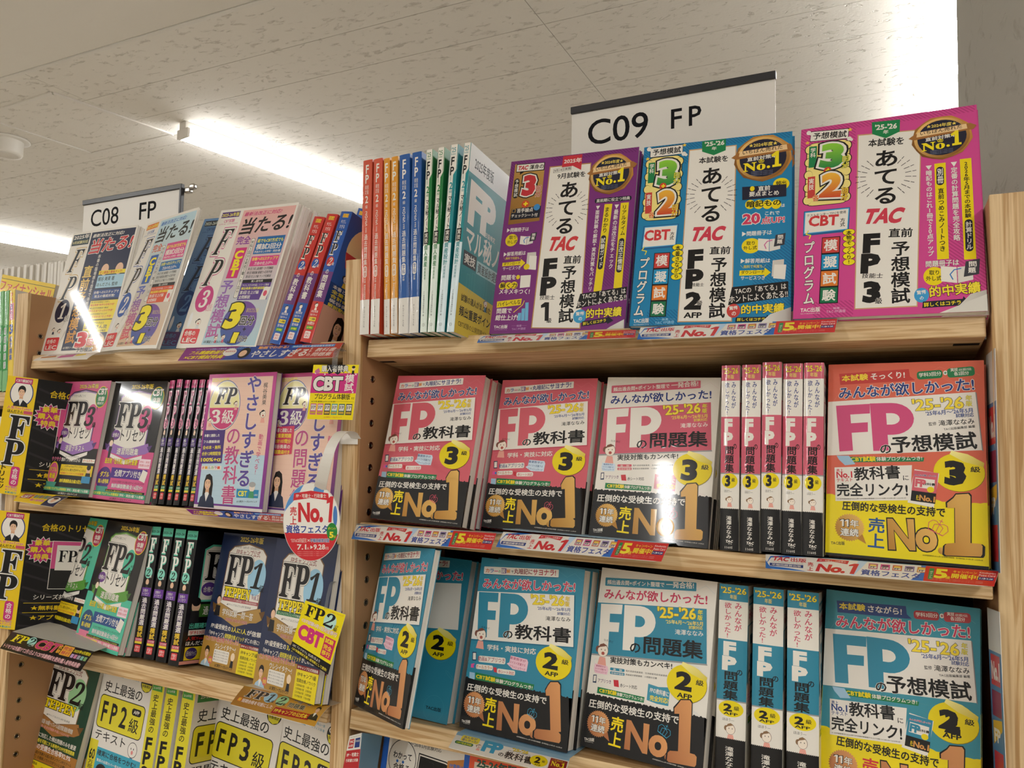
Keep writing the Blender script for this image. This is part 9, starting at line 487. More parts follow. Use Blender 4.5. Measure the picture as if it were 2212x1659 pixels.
{"id":"e2","n":"mock_exam_book","l":"light blue and white FP mock exam magazine grade 2 with curling corner","c":"book","w":181.6,"h":256.4,"t":6,"e":[-9.41,16.38,-0.99],"o":[-1240.9,900.1,133.7],"cc":"#e9e4da","dw":182,"dh":257,"d":"ataru2","curl":[0,-4,-11]},
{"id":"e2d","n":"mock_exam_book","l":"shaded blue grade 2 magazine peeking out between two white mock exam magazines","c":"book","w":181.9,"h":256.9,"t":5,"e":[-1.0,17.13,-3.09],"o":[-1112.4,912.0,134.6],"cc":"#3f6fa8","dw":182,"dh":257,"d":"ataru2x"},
{"id":"e3","n":"mock_exam_book","l":"white and pink FP mock exam magazine grade 3, front of thick stack","c":"book","w":181.3,"h":256.0,"t":8,"e":[-2.11,15.43,-3.02],"o":[-1042.3,891.2,133.3],"cc":"#e9e4da","dw":182,"dh":257,"d":"ataru3"},
{"id":"e3_0","n":"mock_exam_book","l":"white-edged magazine in the stack behind the grade 3 magazine, next to front","c":"book","e":[-2.11,15.43,-3.02],"o":[-1039.0,898.8,130.3],"copy":"e3"},
{"id":"e3_1","n":"mock_exam_book","l":"white-edged magazine in the stack behind the grade 3 magazine, third from front","c":"book","e":[-2.11,15.43,-3.02],"o":[-1041.0,907.5,130.6],"copy":"e3"},
{"id":"e3_2","n":"mock_exam_book","l":"white-edged magazine in the stack behind the grade 3 magazine, fourth from front","c":"book","e":[-2.11,15.43,-3.02],"o":[-1041.5,916.0,130.5],"copy":"e3"},
{"id":"e3_3","n":"mock_exam_book","l":"white-edged magazine in the stack behind the grade 3 magazine, fifth from front","c":"book","e":[-2.11,15.43,-3.02],"o":[-1035.8,923.7,127.9],"copy":"e3"},
{"id":"e3_4","n":"mock_exam_book","l":"white-edged magazine in the stack behind the grade 3 magazine, last of all","c":"book","e":[-2.11,15.43,-3.02],"o":[-1040.0,932.1,126.7],"copy":"e3"},
{"id":"es0","n":"textbook","l":"red and blue spine textbook leaning, next to the magazine stack","c":"book","z":1,"e":[-0.47,12.72,-10.68],"o":[-811.7,881.1,129.0],"g":"leaning red and blue spines on the farther top shelf","w":148,"h":211.2,"t":22,"cc":"#b8352e","dw":148,"dh":210,"s":"yasask","sw":24},
{"id":"es1","n":"textbook","l":"red and blue spine textbook leaning, middle of the three","c":"book","z":1,"e":[-1.05,12.39,-10.01],"o":[-782.5,880.1,129.1],"g":"leaning red and blue spines on the farther top shelf","copy":"es0"},
{"id":"es2","n":"workbook","l":"blue and red workbook leaning, portrait on its cover in view","c":"book","z":1,"e":[-0.86,12.23,-9.08],"o":[-752.3,880.7,129.6],"g":"leaning red and blue spines on the farther top shelf","w":148,"h":211.2,"t":22,"cc":"#2457a8","dw":148,"dh":210,"s":"yasasm","sw":24,"d":"yasamf"},
{"id":"es3","n":"workbook","l":"blue and red workbook squeezed behind the divider upright","c":"book","z":1,"e":[-0.9,3.89,-16.86],"o":[-816.1,989.4,147.1],"w":148,"h":225.0,"t":18,"cc":"#2457a8","dw":148,"dh":210,"s":"yasasm","sw":24},
{"id":"f1","n":"textbook","l":"pink FP3 guidebook with bottle-shaped white label on the middle shelf","c":"book","w":147.2,"h":208.8,"t":10,"e":[-4.8,8.32,-0.32],"o":[-1394.7,910.7,-120.8],"cc":"#d4548a","dw":148,"dh":210,"d":"torit3"},
{"id":"f1_0","n":"textbook","l":"pink FP3 guidebook behind the front pink copy","c":"book","e":[-4.8,8.32,-0.32],"o":[-1392.0,920.7,-124.0],"copy":"f1"},
{"id":"f2","n":"workbook","l":"black and pink FP3 workbook with white label and glare stripe","c":"book","w":147.4,"h":209.2,"t":11,"e":[-3.9,8.82,-0.85],"o":[-1252.5,906.4,-122.4],"cc":"#100f12","dw":148,"dh":210,"d":"torim3"},
{"id":"f2_0","n":"workbook","l":"black and pink FP3 workbook behind the front copy","c":"book","e":[-3.9,8.82,-0.85],"o":[-1249.9,917.4,-125.7],"copy":"f2"},
{"id":"fs0","n":"workbook","l":"thin black spine with pink top and yellow letters, first of six in the row","c":"book","z":1,"e":[0.02,9.4,2.69],"o":[-1079.1,899.0,-123.0],"g":"thin black spines with pink tops on the middle shelf","w":148,"h":209.8,"t":12.6,"cc":"#0d0c0f","dw":148,"dh":210,"s":"torisp3","sw":13},
{"id":"fs1","n":"workbook","l":"thin black spine with pink top and yellow letters, second of six in the row","c":"book","z":1,"e":[0.02,8.37,1.21],"o":[-1060.9,897.0,-122.9],"g":"thin black spines with pink tops on the middle shelf","copy":"fs0"},
{"id":"fs2","n":"workbook","l":"thin black spine with pink top and yellow letters, third of six in the row","c":"book","z":1,"e":[0.03,9.01,1.8],"o":[-1046.5,900.3,-123.3],"g":"thin black spines with pink tops on the middle shelf","copy":"fs0"},
{"id":"fs3","n":"workbook","l":"thin black spine with pink top and yellow letters, fourth of six in the row","c":"book","z":1,"e":[0.03,9.21,1.78],"o":[-1029.5,899.9,-122.9],"g":"thin black spines with pink tops on the middle shelf","copy":"fs0"},
{"id":"fs4","n":"workbook","l":"thin black spine with pink top and yellow letters, fifth of six in the row","c":"book","z":1,"e":[0.04,8.98,2.15],"o":[-1012.2,901.9,-122.8],"g":"thin black spines with pink tops on the middle shelf","copy":"fs0"},
{"id":"fs5","n":"workbook","l":"thin black spine with pink top and yellow letters, sixth of six in the row","c":"book","z":1,"e":[0.04,9.33,2.17],"o":[-995.9,901.5,-122.8],"g":"thin black spines with pink tops on the middle shelf","copy":"fs0"},
{"id":"f3","n":"textbook","l":"purple-edged FP3 textbook with yellow circle and a woman portrait","c":"book","w":148.9,"h":211.3,"t":11,"e":[-3.13,5.52,0.3],"o":[-974.1,880.4,-121.3],"cc":"#6a3a8a","dw":148,"dh":210,"d":"yasak"},
{"id":"f4","n":"workbook","l":"purple-edged FP3 workbook half covered by the oval hanging card","c":"book","w":148.6,"h":210.9,"t":14,"e":[-7.89,5.89,0.35],"o":[-843.0,889.9,-121.7],"cc":"#5a3a80","dw":148,"dh":210,"d":"yasam"},
{"id":"f4_0","n":"workbook","l":"purple-edged FP3 workbook behind the half covered copy","c":"book","e":[-7.89,5.89,0.35],"o":[-839.2,903.8,-125.4],"copy":"f4"},
{"id":"g1","n":"textbook","l":"mint green FP2 guidebook with white bottle-shaped label","c":"book","w":148.3,"h":210.4,"t":10,"e":[-10.37,13.27,0.45],"o":[-1435.9,944.0,-374.5],"cc":"#4fc0a0","dw":148,"dh":210,"d":"torit2"},
{"id":"g2","n":"workbook","l":"black and mint FP2 workbook overlapping the green guidebook","c":"book","w":149.6,"h":212.2,"t":11,"e":[-10.12,13.47,0.26],"o":[-1283.6,910.6,-373.7],"cc":"#100f12","dw":148,"dh":210,"d":"torim2"},
{"id":"g2_0","n":"workbook","l":"black and mint FP2 workbook behind the front copy","c":"book","e":[-10.12,13.47,0.26],"o":[-1279.8,920.9,-376.9],"copy":"g2"},
{"id":"gs0","n":"workbook","l":"black spine with mint top, beside the mint workbook cover","c":"book","z":1,"e":[0.0,9.1,2.07],"o":[-1102.4,902.9,-375.6],"g":"black spines with mint tops on the lower shelf","w":148,"h":211.9,"t":23.5,"cc":"#0d0c0f","dw":148,"dh":210,"s":"torisp2","sw":25},
{"id":"gs1","n":"workbook","l":"black spine with mint top, second of the four","c":"book","z":1,"e":[-0.01,9.02,1.53],"o":[-1074.9,903.9,-376.3],"g":"black spines with mint tops on the lower shelf","copy":"gs0"},
{"id":"gs2","n":"workbook","l":"black spine with mint top, third of the four","c":"book","z":1,"e":[-0.02,8.54,0.81],"o":[-1045.7,903.1,-376.2],"g":"black spines with mint tops on the lower shelf","copy":"gs0"},
{"id":"gs3","n":"workbook","l":"black FP2 workbook with mint top and its black cover in view","c":"book","z":1,"e":[0.01,9.09,1.48],"o":[-1013.1,899.5,-376.2],"g":"black spines with mint tops on the lower shelf","w":148,"h":211.9,"t":23.5,"cc":"#0d0c0f","dw":148,"dh":210,"s":"torisp2","sw":25,"d":"kakof"},
{"id":"g3","n":"textbook","l":"navy and gold FP1 question book with red title bar and man portrait","c":"book","w":148.0,"h":210.0,"t":11,"e":[-10.15,11.24,1.68],"o":[-1000.7,928.8,-377.3],"cc":"#1c2a4e","dw":148,"dh":210,"d":"tep1"},
{"id":"g3_0","n":"textbook","l":"navy question book tucked behind the red-barred copy","c":"book","e":[-10.15,11.24,1.68],"o":[-996.9,939.3,-380.5],"copy":"g3"},
{"id":"g4","n":"textbook","l":"navy and gold FP1 question book with green title bar behind yellow hanging card","c":"book","w":150.4,"h":213.4,"t":11,"e":[-14.54,10.42,2.44],"o":[-839.3,881.1,-373.5],"cc":"#1c2a4e","dw":148,"dh":210,"d":"tep2"},
{"id":"g4_0","n":"textbook","l":"navy question book tucked behind the copy under yellow card","c":"book","e":[-14.54,10.42,2.44],"o":[-834.6,891.3,-376.7],"copy":"g4"},
{"id":"h1","n":"textbook","l":"dark green FP2 question book with yellow lettering on the bottom shelf","c":"book","w":152.4,"h":216.3,"t":16,"e":[2.53,10.49,-5.13],"o":[-1478.2,944.7,-634.0],"cc":"#18402c","dw":148,"dh":210,"d":"tep0"},
{"id":"h1_0","n":"textbook","l":"dark green FP2 question book behind the front copy","c":"book","e":[2.53,10.49,-5.13],"o":[-1477.2,960.7,-637.9],"copy":"h1"},
{"id":"h2","n":"textbook","l":"white and yellow FP2 textbook beside the yellow spines","c":"book","w":145.9,"h":207.0,"t":16,"e":[-3.22,8.56,-1.22],"o":[-1316.5,965.9,-640.6],"cc":"#e4e0d9","dw":148,"dh":210,"d":"shijo2"},
{"id":"h2_0","n":"textbook","l":"white and yellow FP2 textbook behind the front copy","c":"book","e":[-3.22,8.56,-1.22],"o":[-1313.8,981.8,-644.5],"copy":"h2"},
{"id":"hs0","n":"workbook","l":"yellow spine FP2 workbook touching the white textbook cover","c":"book","z":1,"e":[-0.15,11.18,3.59],"o":[-1086.6,910.1,-636.5],"g":"yellow spine workbooks on the bottom shelf","w":148,"h":210.6,"t":29,"cc":"#e4e0d9","dw":148,"dh":210,"s":"shijos","sw":20},
{"id":"hs1","n":"workbook","l":"yellow spine FP2 workbook, middle of three","c":"book","z":1,"e":[-0.2,11.16,3.46],"o":[-1051.5,908.9,-636.4],"g":"yellow spine workbooks on the bottom shelf","copy":"hs0"},
{"id":"hs2","n":"workbook","l":"yellow spine FP2 workbook with its white cover in view","c":"book","z":1,"e":[-0.27,11.13,3.27],"o":[-1011.5,906.5,-636.3],"g":"yellow spine workbooks on the bottom shelf","w":148,"h":210.4,"t":29,"cc":"#e4e0d9","dw":148,"dh":210,"s":"shijos","sw":20,"d":"shijom"},
{"id":"h3","n":"textbook","l":"white and yellow FP3 textbook under the gold card strip","c":"book","w":146.4,"h":207.7,"t":16,"e":[-0.61,8.77,-4.64],"o":[-1035.2,965.9,-639.1],"cc":"#e4e0d9","dw":148,"dh":210,"d":"shijo3"},
{"id":"h4","n":"textbook","l":"white and yellow FP textbook with magenta tag against the divider","c":"book","w":148,"h":210,"t":16,"e":[-10.18,6.93,-2.27],"o":[-892.6,971.4,-648.8],"cc":"#e4e0d9","dw":148,"dh":210,"d":"shijo2"},
{"id":"n1","n":"textbook","l":"big yellow textbook with red katakana title leaning in neighbouring bay","c":"book","w":182,"h":257,"t":12,"e":[0.0,3.0,-11.0],"o":[-1707.0,958.0,66.0],"cc":"#ecc81a","dw":182,"dh":257,"d":"finan"},
{"id":"n2","n":"textbook","l":"green spine book nearest the photo edge in the neighbouring bay","c":"book","z":1,"e":[0.0,4.0,10.0],"o":[-1506.2,893.2,67.1],"g":"green spine books in the neighbouring bay","w":148,"h":200,"t":15,"cc":"#79b87a","dw":148,"dh":200,"s":"greens","sw":15},
{"id":"n3","n":"textbook","l":"green spine book touching the yellow spine in the neighbouring bay","c":"book","z":1,"e":[0.0,4.0,10.0],"o":[-1489.2,893.2,67.1],"g":"green spine books in the neighbouring bay","copy":"n2"},
{"id":"n4","n":"textbook","l":"yellow spine book with white cover leaning on the end upright","c":"book","z":1,"e":[0.0,4.0,10.0],"o":[-1470.3,893.2,67.4],"w":148,"h":200,"t":17,"cc":"#e4dfd6","dw":148,"dh":200,"s":"yels","sw":17,"d":"yelf"}]''')
PLACED = {}
for it in ITEMS:
    if it.get('copy'):
        src = PLACED[it['copy']]; o = copy_tree(src); M = pose(it); o.matrix_world = M
        for k in ('label', 'category', 'group'):
            if k in o: del o[k]
        tag(o, it['l'], it['c'], it.get('g'))
    else: o = make_book(it)
    PLACED[it['id']] = o
# ---------------------------------------------------------------- cards and shelf strips
def card(name, label, cat, P, key, dw, dh, group=None, th=.5, mat_=None, radius=0, cc='#e9e4da', back=None, bend=0, nseg=8):
    """P: four corners TL TR BR BL (mm). bend: mm the sheet bellies out of its plane"""
    P = [Vector(p) for p in P]; m0 = (P[0] + P[1] + P[2] + P[3]) / 4; nn = (P[2] - P[0]).cross(P[1] - P[3]).normalized(); P = [p - nn * (p - m0).dot(nn) for p in P]
    root = empty(name, Matrix.Translation(W3(*P[3]))); tag(root, label, cat, group)
    def at(u, v): return (P[3] * (1 - u) + P[2] * u) * (1 - v) + (P[0] * (1 - u) + P[1] * u) * v
    n = (P[2] - P[3]).cross(P[0] - P[3]).normalized(); base = P[3]
    def surf(V, hh):
        u = V[:, 0] / dw; v = V[:, 1] / dh; p = [np.array(q) for q in P]
        hh = hh * np.ones(len(V)); r = (np.outer(1 - u, p[3]) + np.outer(u, p[2])) * (1 - v)[:, None] + (np.outer(1 - u, p[0]) + np.outer(u, p[1])) * v[:, None]
        bb = hh + bend * (1 - (2 * v - 1) ** 2) * (.3 + .7 * u)
        return r + np.array(n)[None] * (bb[:, None] if hasattr(bb, '__len__') else bb) - np.array(base)
    return root, surf
def outline(dw, dh, r):
    if not r: return [(0, 0), (dw, 0), (dw, dh), (0, dh)]
    rr = r if isinstance(r, (list, tuple)) else [r] * 4; pts = []
    for (cx, cy, s0, q) in ((dw, 0, -90, rr[0]), (dw, dh, 0, rr[1]), (0, dh, 90, rr[2]), (0, 0, 180, rr[3])):
        if q == 0: pts.append((cx, cy)); continue
        ox = cx - q if cx else q; oy = cy - q if cy else q
        for i in range(6): t = math.radians(s0 + i * 18); pts.append((ox + q * math.cos(t), oy + q * math.sin(t)))
    return pts
def sheetbody(name, pts, surf, th, col, parent, cuts=None, material=None):
    V, T = earclip(pts); V = np.concatenate([V, np.zeros((len(V), 1))], 1); cc = np.zeros((len(V), 3))
    if cuts: V, T, cc = slice_(V, T, cc, cuts)
    A = surf(V, 0.0) * MM; Bk = surf(V, -th) * MM; n = len(V)
    E = np.concatenate([T[:, [0, 1]], T[:, [1, 2]], T[:, [2, 0]]]).tolist(); st = set(map(tuple, E)); F = [tuple(t) for t in T.tolist()] + [tuple(q + n for q in t[::-1]) for t in T.tolist()]
    F += [(b, a, a + n, b + n) for a, b in E if (b, a) not in st]
    me = mesh(name, np.concatenate([A, Bk]), F); colour(me, col); return link(name, me, material or CARD, parent)
DES_SIZE = {'boardk': (100, 218), 'sideb': (60, 50)}
CARDS = json.loads(r'''[
{"n":"shelf_strip","l":"blue and red campaign strip under the purple book on top shelf","c":"shelf card","P":[[-471.8,882.0,128.9],[-262.5,882.0,128.4],[-253.6,850.1,114.2],[-460.0,850.5,116.1]],"key":"strip_tac","dw":300,"dh":38,"id":"tacA1","g":"blue and red campaign shelf strips","r":[12,3,3,12],"base":[62,-6,"#9fc0d4"],"cc":"#e9e4da"},
{"n":"shelf_strip","l":"blue and red campaign strip under the blue book on top shelf","c":"shelf card","P":[[-257.2,884.0,130.8],[-41.3,884.0,130.7],[-42.5,853.3,112.0],[-252.3,853.3,112.6]],"key":"strip_tac","dw":300,"dh":38,"id":"tacA2","g":"blue and red campaign shelf strips","r":[12,3,3,12],"base":[62,-6,"#9fc0d4"],"cc":"#e9e4da"},
{"n":"shelf_strip","l":"blue and red campaign strip under pink textbook beside the divider","c":"shelf card","P":[[-659.9,880.0,-127.3],[-441.7,880.0,-125.1],[-432.2,846.1,-139.4],[-644.2,849.3,-143.4]],"key":"strip_tac","dw":300,"dh":38,"id":"tacB1","g":"blue and red campaign shelf strips","r":[12,3,3,12],"base":[62,-6,"#9fc0d4"],"cc":"#e9e4da"},
{"n":"shelf_strip","l":"blue and red campaign strip under the white workbook with glare","c":"shelf card","P":[[-432.5,880.0,-119.8],[-220.5,880.0,-122.2],[-220.6,843.8,-133.7],[-426.5,849.5,-138.3]],"key":"strip_tac","dw":300,"dh":38,"id":"tacB2","g":"blue and red campaign shelf strips","r":[12,3,3,12],"base":[62,-6,"#9fc0d4"],"cc":"#e9e4da"},
{"n":"shelf_strip","l":"blue and red campaign strip under the coral mock exam book","c":"shelf card","P":[[-115.1,880.0,-123.6],[99.7,880.0,-122.0],[91.7,844.1,-131.6],[-110.4,843.4,-132.6]],"key":"strip_tac","dw":300,"dh":38,"id":"tacB3","g":"blue and red campaign shelf strips","r":[12,3,3,12],"base":[62,-6,"#9fc0d4"],"cc":"#e9e4da"},
{"n":"shelf_strip","l":"purple to red advertising strip under the leaning red and blue books","c":"shelf card","P":[[-1012.0,885.0,131.2],[-696.3,885.0,128.0],[-687.5,853.8,104.6],[-997.0,857.0,106.9]],"key":"strip_yasa","dw":300,"dh":42,"id":"yasaA","r":3,"base":[50,-5,"#8a3a7a"]},
{"n":"shelf_strip","l":"purple advertising strip under the FP3 textbooks with yellow circles","c":"shelf card","P":[[-980.8,870.0,-122.0],[-779.0,870.0,-121.2],[-757.9,849.6,-127.5],[-953.7,861.2,-131.5]],"key":"strip_yasa","dw":300,"dh":42,"id":"yasaB","r":3,"base":[26,-3,"#8a3a7a"]},
{"n":"shelf_strip","l":"gold curling card strip reading FP1 and FP2 below the navy books","c":"shelf card","P":[[-839.8,866.0,-370.0],[-682.9,866.0,-372.6],[-662.0,807.9,-378.0],[-811.2,811.2,-375.2]],"key":"strip_camp","dw":250,"dh":60,"id":"camp","r":3,"base":[50,-5,"#c9b8a0"],"bend":3},
{"n":"shelf_strip","l":"black FP2 card strip with magenta CBT lettering under mint books","c":"shelf card","P":[[-1389.9,868.0,-361.7],[-1171.7,868.0,-366.6],[-1141.5,823.6,-382.4],[-1354.2,827.3,-376.2]],"key":"strip_cbt","dw":200,"dh":52,"id":"cbt","base":[64,4,"#b8b4ac"],"cc":"#0d0c0f"},
{"n":"leaflet","l":"small yellow leaflet curling off the middle shelf below pink guidebook","c":"shelf card","P":[[-1409.2,880.0,-118.8],[-1273.5,880.0,-120.8],[-1256.2,840.3,-133.1],[-1378.3,849.8,-131.5]],"key":"flyB","dw":140,"dh":45,"id":"flyB","r":5,"bend":2,"base":[20,-2,"#ecc818"]},
{"n":"shelf_strip","l":"white card strip with blue FP letters under the blue textbook","c":"shelf card","P":[[-485.8,870.0,-373.6],[-334.6,870.0,-375.8],[-321.2,819.8,-375.8],[-470.6,820.3,-372.1]],"key":"strip_kyo","dw":230,"dh":50,"id":"kyoC","r":3,"base":[60,-6,"#86aec8"]},
{"n":"leaflet","l":"white leaflet curling over the shelf edge below the glaring magazine","c":"shelf card","P":[[-1354.6,885.0,129.4],[-1201.9,885.0,132.8],[-1180.2,833.6,110.8],[-1324.6,834.6,116.7]],"key":"flyA","dw":150,"dh":60,"id":"flyA","bend":4,"base":[30,-2,"#e9e4da"]},
{"n":"hanging_card","l":"square yellow and magenta CBT card hanging on a clear arm","c":"hanging card","P":[[-715.8,845.0,93.6],[-637.5,845.0,91.8],[-645.3,845.0,17.0],[-723.8,845.0,17.6]],"key":"pop_cbt","dw":92,"dh":104,"id":"popcbt"},
{"n":"hanging_card","l":"oval white and red No.1 card hanging on a white arm","c":"hanging card","P":[[-749.3,830.0,-71.4],[-651.2,830.0,-67.2],[-647.0,830.0,-169.7],[-744.0,830.0,-178.1]],"key":"pop_oval","dw":110,"dh":150,"id":"oval","oval":1},
{"n":"hanging_card","l":"tilted yellow FP2 card with magenta CBT letters in front of navy book","c":"hanging card","P":[[-711.1,840.0,-229.5],[-642.6,840.0,-240.7],[-668.6,840.0,-322.4],[-735.5,840.0,-298.0]],"key":"pop_fp2","dw":100,"dh":120,"id":"popfp2"},
{"n":"display_board","l":"yellow and black folded display board with a man portrait on the middle shelf","c":"display board","P":[[-1447.7,869.2,93.5],[-1390.4,888.9,87.5],[-1409.3,879.7,-125.6],[-1466.6,859.9,-119.7]],"key":"boardy","dw":62,"dh":218,"id":"board3","g":"yellow and black display boards","r":[4,0,16,4],"th":0.8,"wing":[[-1390.4,888.9,87.5],[-1343.4,977.2,77.3],[-1362.4,967.9,-135.8],[-1409.3,879.7,-125.6]]},
{"n":"display_board","l":"yellow and black folded display board with a man portrait on the lower shelf","c":"display board","P":[[-1450.0,868.6,-152.5],[-1395.1,890.8,-156.9],[-1409.6,885.1,-365.1],[-1464.5,862.9,-360.6]],"key":"boardy","dw":62,"dh":218,"id":"board2","g":"yellow and black display boards","r":[4,0,16,4],"th":0.8,"wing":[[-1395.1,890.8,-156.9],[-1348.2,979.0,-167.1],[-1362.6,973.4,-375.2],[-1409.6,885.1,-365.1]]},
{"n":"side_card","l":"white and red card folded round the divider below the lower shelf","c":"shelf card","P":[[-652.9,870.0,-408.8],[-632.5,870.0,-400.9],[-636.1,870.0,-447.3],[-662.0,870.0,-452.5]],"key":"sidec","dw":22,"dh":50,"id":"sidec","r":[0,0,5,0],"wing2":[[-632.5,870.0,-400.9],[-644.5,935.0,-427.8],[-651.6,935.0,-474.4],[-636.1,870.0,-447.3]]},
{"n":"side_card","l":"narrow bent card with white edge against end upright, middle shelf","c":"shelf card","P":[[100.4,945.0,93.3],[100.7,878.0,93.8],[99.5,866.0,-121.6],[98.9,935.0,-130.7]],"key":"sidecard","dw":60,"dh":210,"id":"sr1","cc":"#dcd8d0"},
{"n":"side_card","l":"narrow bent card with white edge against end upright, lower shelf","c":"shelf card","P":[[96.4,945.0,-168.9],[97.8,868.0,-158.4],[99.1,852.0,-320.4],[96.8,925.0,-341.3]],"key":"sidecard","dw":60,"dh":210,"id":"sr2","cc":"#dcd8d0"}]''')
for c in CARDS:
    root, surf = card(c['n'], c['l'], c['c'], c['P'], c['key'], c['dw'], c['dh'], c.get('g'), bend=c.get('bend', 0))
    if c.get('oval'):
        pts = [(c['dw'] / 2 * (1 + math.cos(i * math.pi / 24)), c['dh'] / 2 * (1 + math.sin(i * math.pi / 24))) for i in range(48)]
    else: pts = outline(c['dw'], c['dh'], c.get('r', 0))
    cuts = ([c['dw'] * i / 8 for i in range(1, 8)], [c['dh'] * i / 8 for i in range(1, 8)]) if c.get('bend') else None
    body = sheetbody('card', pts, surf, c.get('th', .5), c.get('cc', '#e9e4da'), root, cuts)
    s = sheet(c['key']); link('lettering', s.build('lettering', surf, None if c.get('oval') else (c['dw'], c['dh']), cuts, material=CARD), None, body)
    root['cid'] = c['id']
    for wk, key in (('wing', 'boardk'), ('wing2', 'sideb')):
        if c.get(wk):
            P0 = [Vector(p) for p in c[wk]]; b0 = Vector(c['P'][3]); m = DES_SIZE[key]
            def ws(V, hh, P0=P0, b0=b0, m=m):
                u = (V[:, 0] / m[0])[:, None]; v = (V[:, 1] / m[1])[:, None]; p = [np.array(q) for q in P0]; n = (P0[2] - P0[3]).cross(P0[0] - P0[3]).normalized()
                hh = (hh * np.ones(len(V)))[:, None]; return ((1 - u) * p[3] + u * p[2]) * (1 - v) + ((1 - u) * p[0] + u * p[1]) * v + np.array(n) * hh - np.array(b0)
            bo = sheetbody('side_wing', outline(m[0], m[1], 0), ws, .6, '#151417' if wk == 'wing' else '#5f8fb0', root); s = sheet(key); link('lettering', s.build('lettering', ws, m, material=CARD), None, bo)
    if c.get('base'):       # the part of the strip that lies under the books
        bx = c['base']; P = [Vector(p) for p in c['P']]; q0, q1 = P[0], P[1]; back = Vector((0, bx[0], bx[1]))
        V = [q0, q1, q1 + back, q0 + back]; V = [(v - P[3]) * MM for v in V]; V += [v + Vector((0, 0, -.4 * MM)) for v in V]
        me = mesh('base_flap', V, [(0, 1, 2, 3), (7, 6, 5, 4), (0, 4, 5, 1), (1, 5, 6, 2), (2, 6, 7, 3), (3, 7, 4, 0)]); colour(me, bx[2]); link('base_flap', me, CARD, root)
# ---------------------------------------------------------------- bookcase with two bays
TILT = math.radians(6.56)
YF = {'A': 900, 'B': 893, 'C': 886, 'D': 880}; SZ = {'A': 133.6, 'B': -125.6, 'C': -379.7, 'D': -635}
case = empty('bookcase', Matrix.Translation(W3(-668, 888, -EYE * 1000))); tag(case, 'pale ash bookcase with two bays of tilted display shelves full of exam books', 'bookcase')
INV = case.matrix_world.inverted()
def bx(name, lo, hi, m, parent=None, bev=0, rot=None, pv=None):
    """box given in mm from the camera, as a child of the bookcase"""
    M = Matrix.Identity(4)
    if rot is not None: M = Matrix.Translation(W3(*pv)) @ Matrix.Rotation(rot, 4, 'X') @ Matrix.Translation(-W3(*pv))
    o = box(name, W3(*lo), W3(*hi), m, parent or case, bev * MM, 2, INV @ M); return o
FLR = -EYE * 1000 + .5
SIDES = ((-1466, -1433), (-699.5, -668), (100, 133))
panels = []
for a, b in SIDES:
    p = bx('side_panel', (a + .6, 893, FLR), (b - .6, 1138, 249), CREAM); panels.append(p)
    bx('edge_strip', (a, 888, FLR), (b, 894, 250), WOODZ, p, 1.2)
for (a, b) in ((-1429, -703), (-664, 96)):
    for k in 'ABCD':
        y, z = YF[k], SZ[k]
        s = bx('shelf_board', (a, y, z - 26), (b, y + 216, z), WOODX, None, 1.6, -TILT, (0, y, z))
        for e, sg in ((a, 1), (b, -1)):
            bx('pin_slot', (min(e + sg * 3, e + sg * 27), y + 28, z - 26.3), (max(e + sg * 3, e + sg * 27), y + 37, z - 25.4), HOLE, s, 0, -TILT, (0, y, z))
            bx('shelf_pin', (e - 3.8 if sg > 0 else e, y + 29, z - 22), (e if sg > 0 else e + 3.8, y + 36, z - 15), STEEL, s, .8, -TILT, (0, y, z))
bx('back_panel', (-1466, 1138, FLR), (133, 1146, 200), DARK)
bx('plinth', (-1433, 915, FLR), (100, 930, FLR + 80), WOODX)
sock = None
def socket(x, y, z, sg, p):
    global sock
    if sock is None:
        V = []; F = []; R = [(5.2, 0), (5.2, .7), (3.9, 1.0), (3.2, .2), (3.0, -.0)]; n = 16
        for r, d in R:
            for i in range(n): t = 2 * math.pi * i / n; V.append((d * MM, r * MM * math.cos(t), r * MM * math.sin(t)))
        for k in range(len(R) - 1):
            for i in range(n): a, b = k * n + i, k * n + (i + 1) % n; F.append((a, b, b + n, a + n))
        sock = [mesh('socket', V, F, True), mesh('socket_bore', [(.0001, 3.3 * MM * math.cos(2 * math.pi * i / n), 3.3 * MM * math.sin(2 * math.pi * i / n)) for i in range(n)], [tuple(range(n))])]
        sock[0].materials.append(BRASS); sock[1].materials.append(HOLE)
        V = [(0, 0, 0)]; 
    for me, nm in zip(sock, ('socket', 'socket_bore')):
        o = link(nm, me, None, p); o.matrix_local = (INV @ Matrix.Translation(W3(x, y, z)) @ Matrix.Diagonal((sg, 1, 1, 1)))
for i in range(27):
    z = 174 - 32 * i
    if all(abs(z - SZ[k] + 18) > 20 for k in SZ):
        if z < 100: socket(-668.6, 919, z, 1, panels[1])
        socket(-1433.6, 915.5, z - 3, 1, panels[0])
        if z > 100: pass
# ---------------------------------------------------------------- neighbouring bay at the far end
nb = empty('bookcase', Matrix.Translation(W3(-1900, 1000, -EYE * 1000))); tag(nb, 'neighbouring pale bookcase behind the yellow textbook, partly cut off by the photo edge', 'bookcase')
I2 = nb.matrix_world.inverted()
def nbx(name, lo, hi, m, bev=0): return box(name, W3(*lo), W3(*hi), m, nb, bev * MM, 2, I2)
nbx('shelf_board', (-2240, 888, 38), (-1470, 1050, 64), WOODX, 1.5); nbx('shelf_board', (-2240, 888, -240), (-1470, 1120, -214), WOODX, 1.5)
nbx('side_panel', (-2272, 888, FLR), (-2241, 1138, 250), WOODZ, 1); nbx('back_panel', (-2240, 1056, FLR), (-1470, 1064, 180), DARK); nbx('shelf_board', (-2240, 1066, 160), (-1470, 1290, 184), WOODX, 1.5); nbx('rear_panel', (-2240, 1292, FLR), (-1470, 1300, 184), CREAM)
src = None
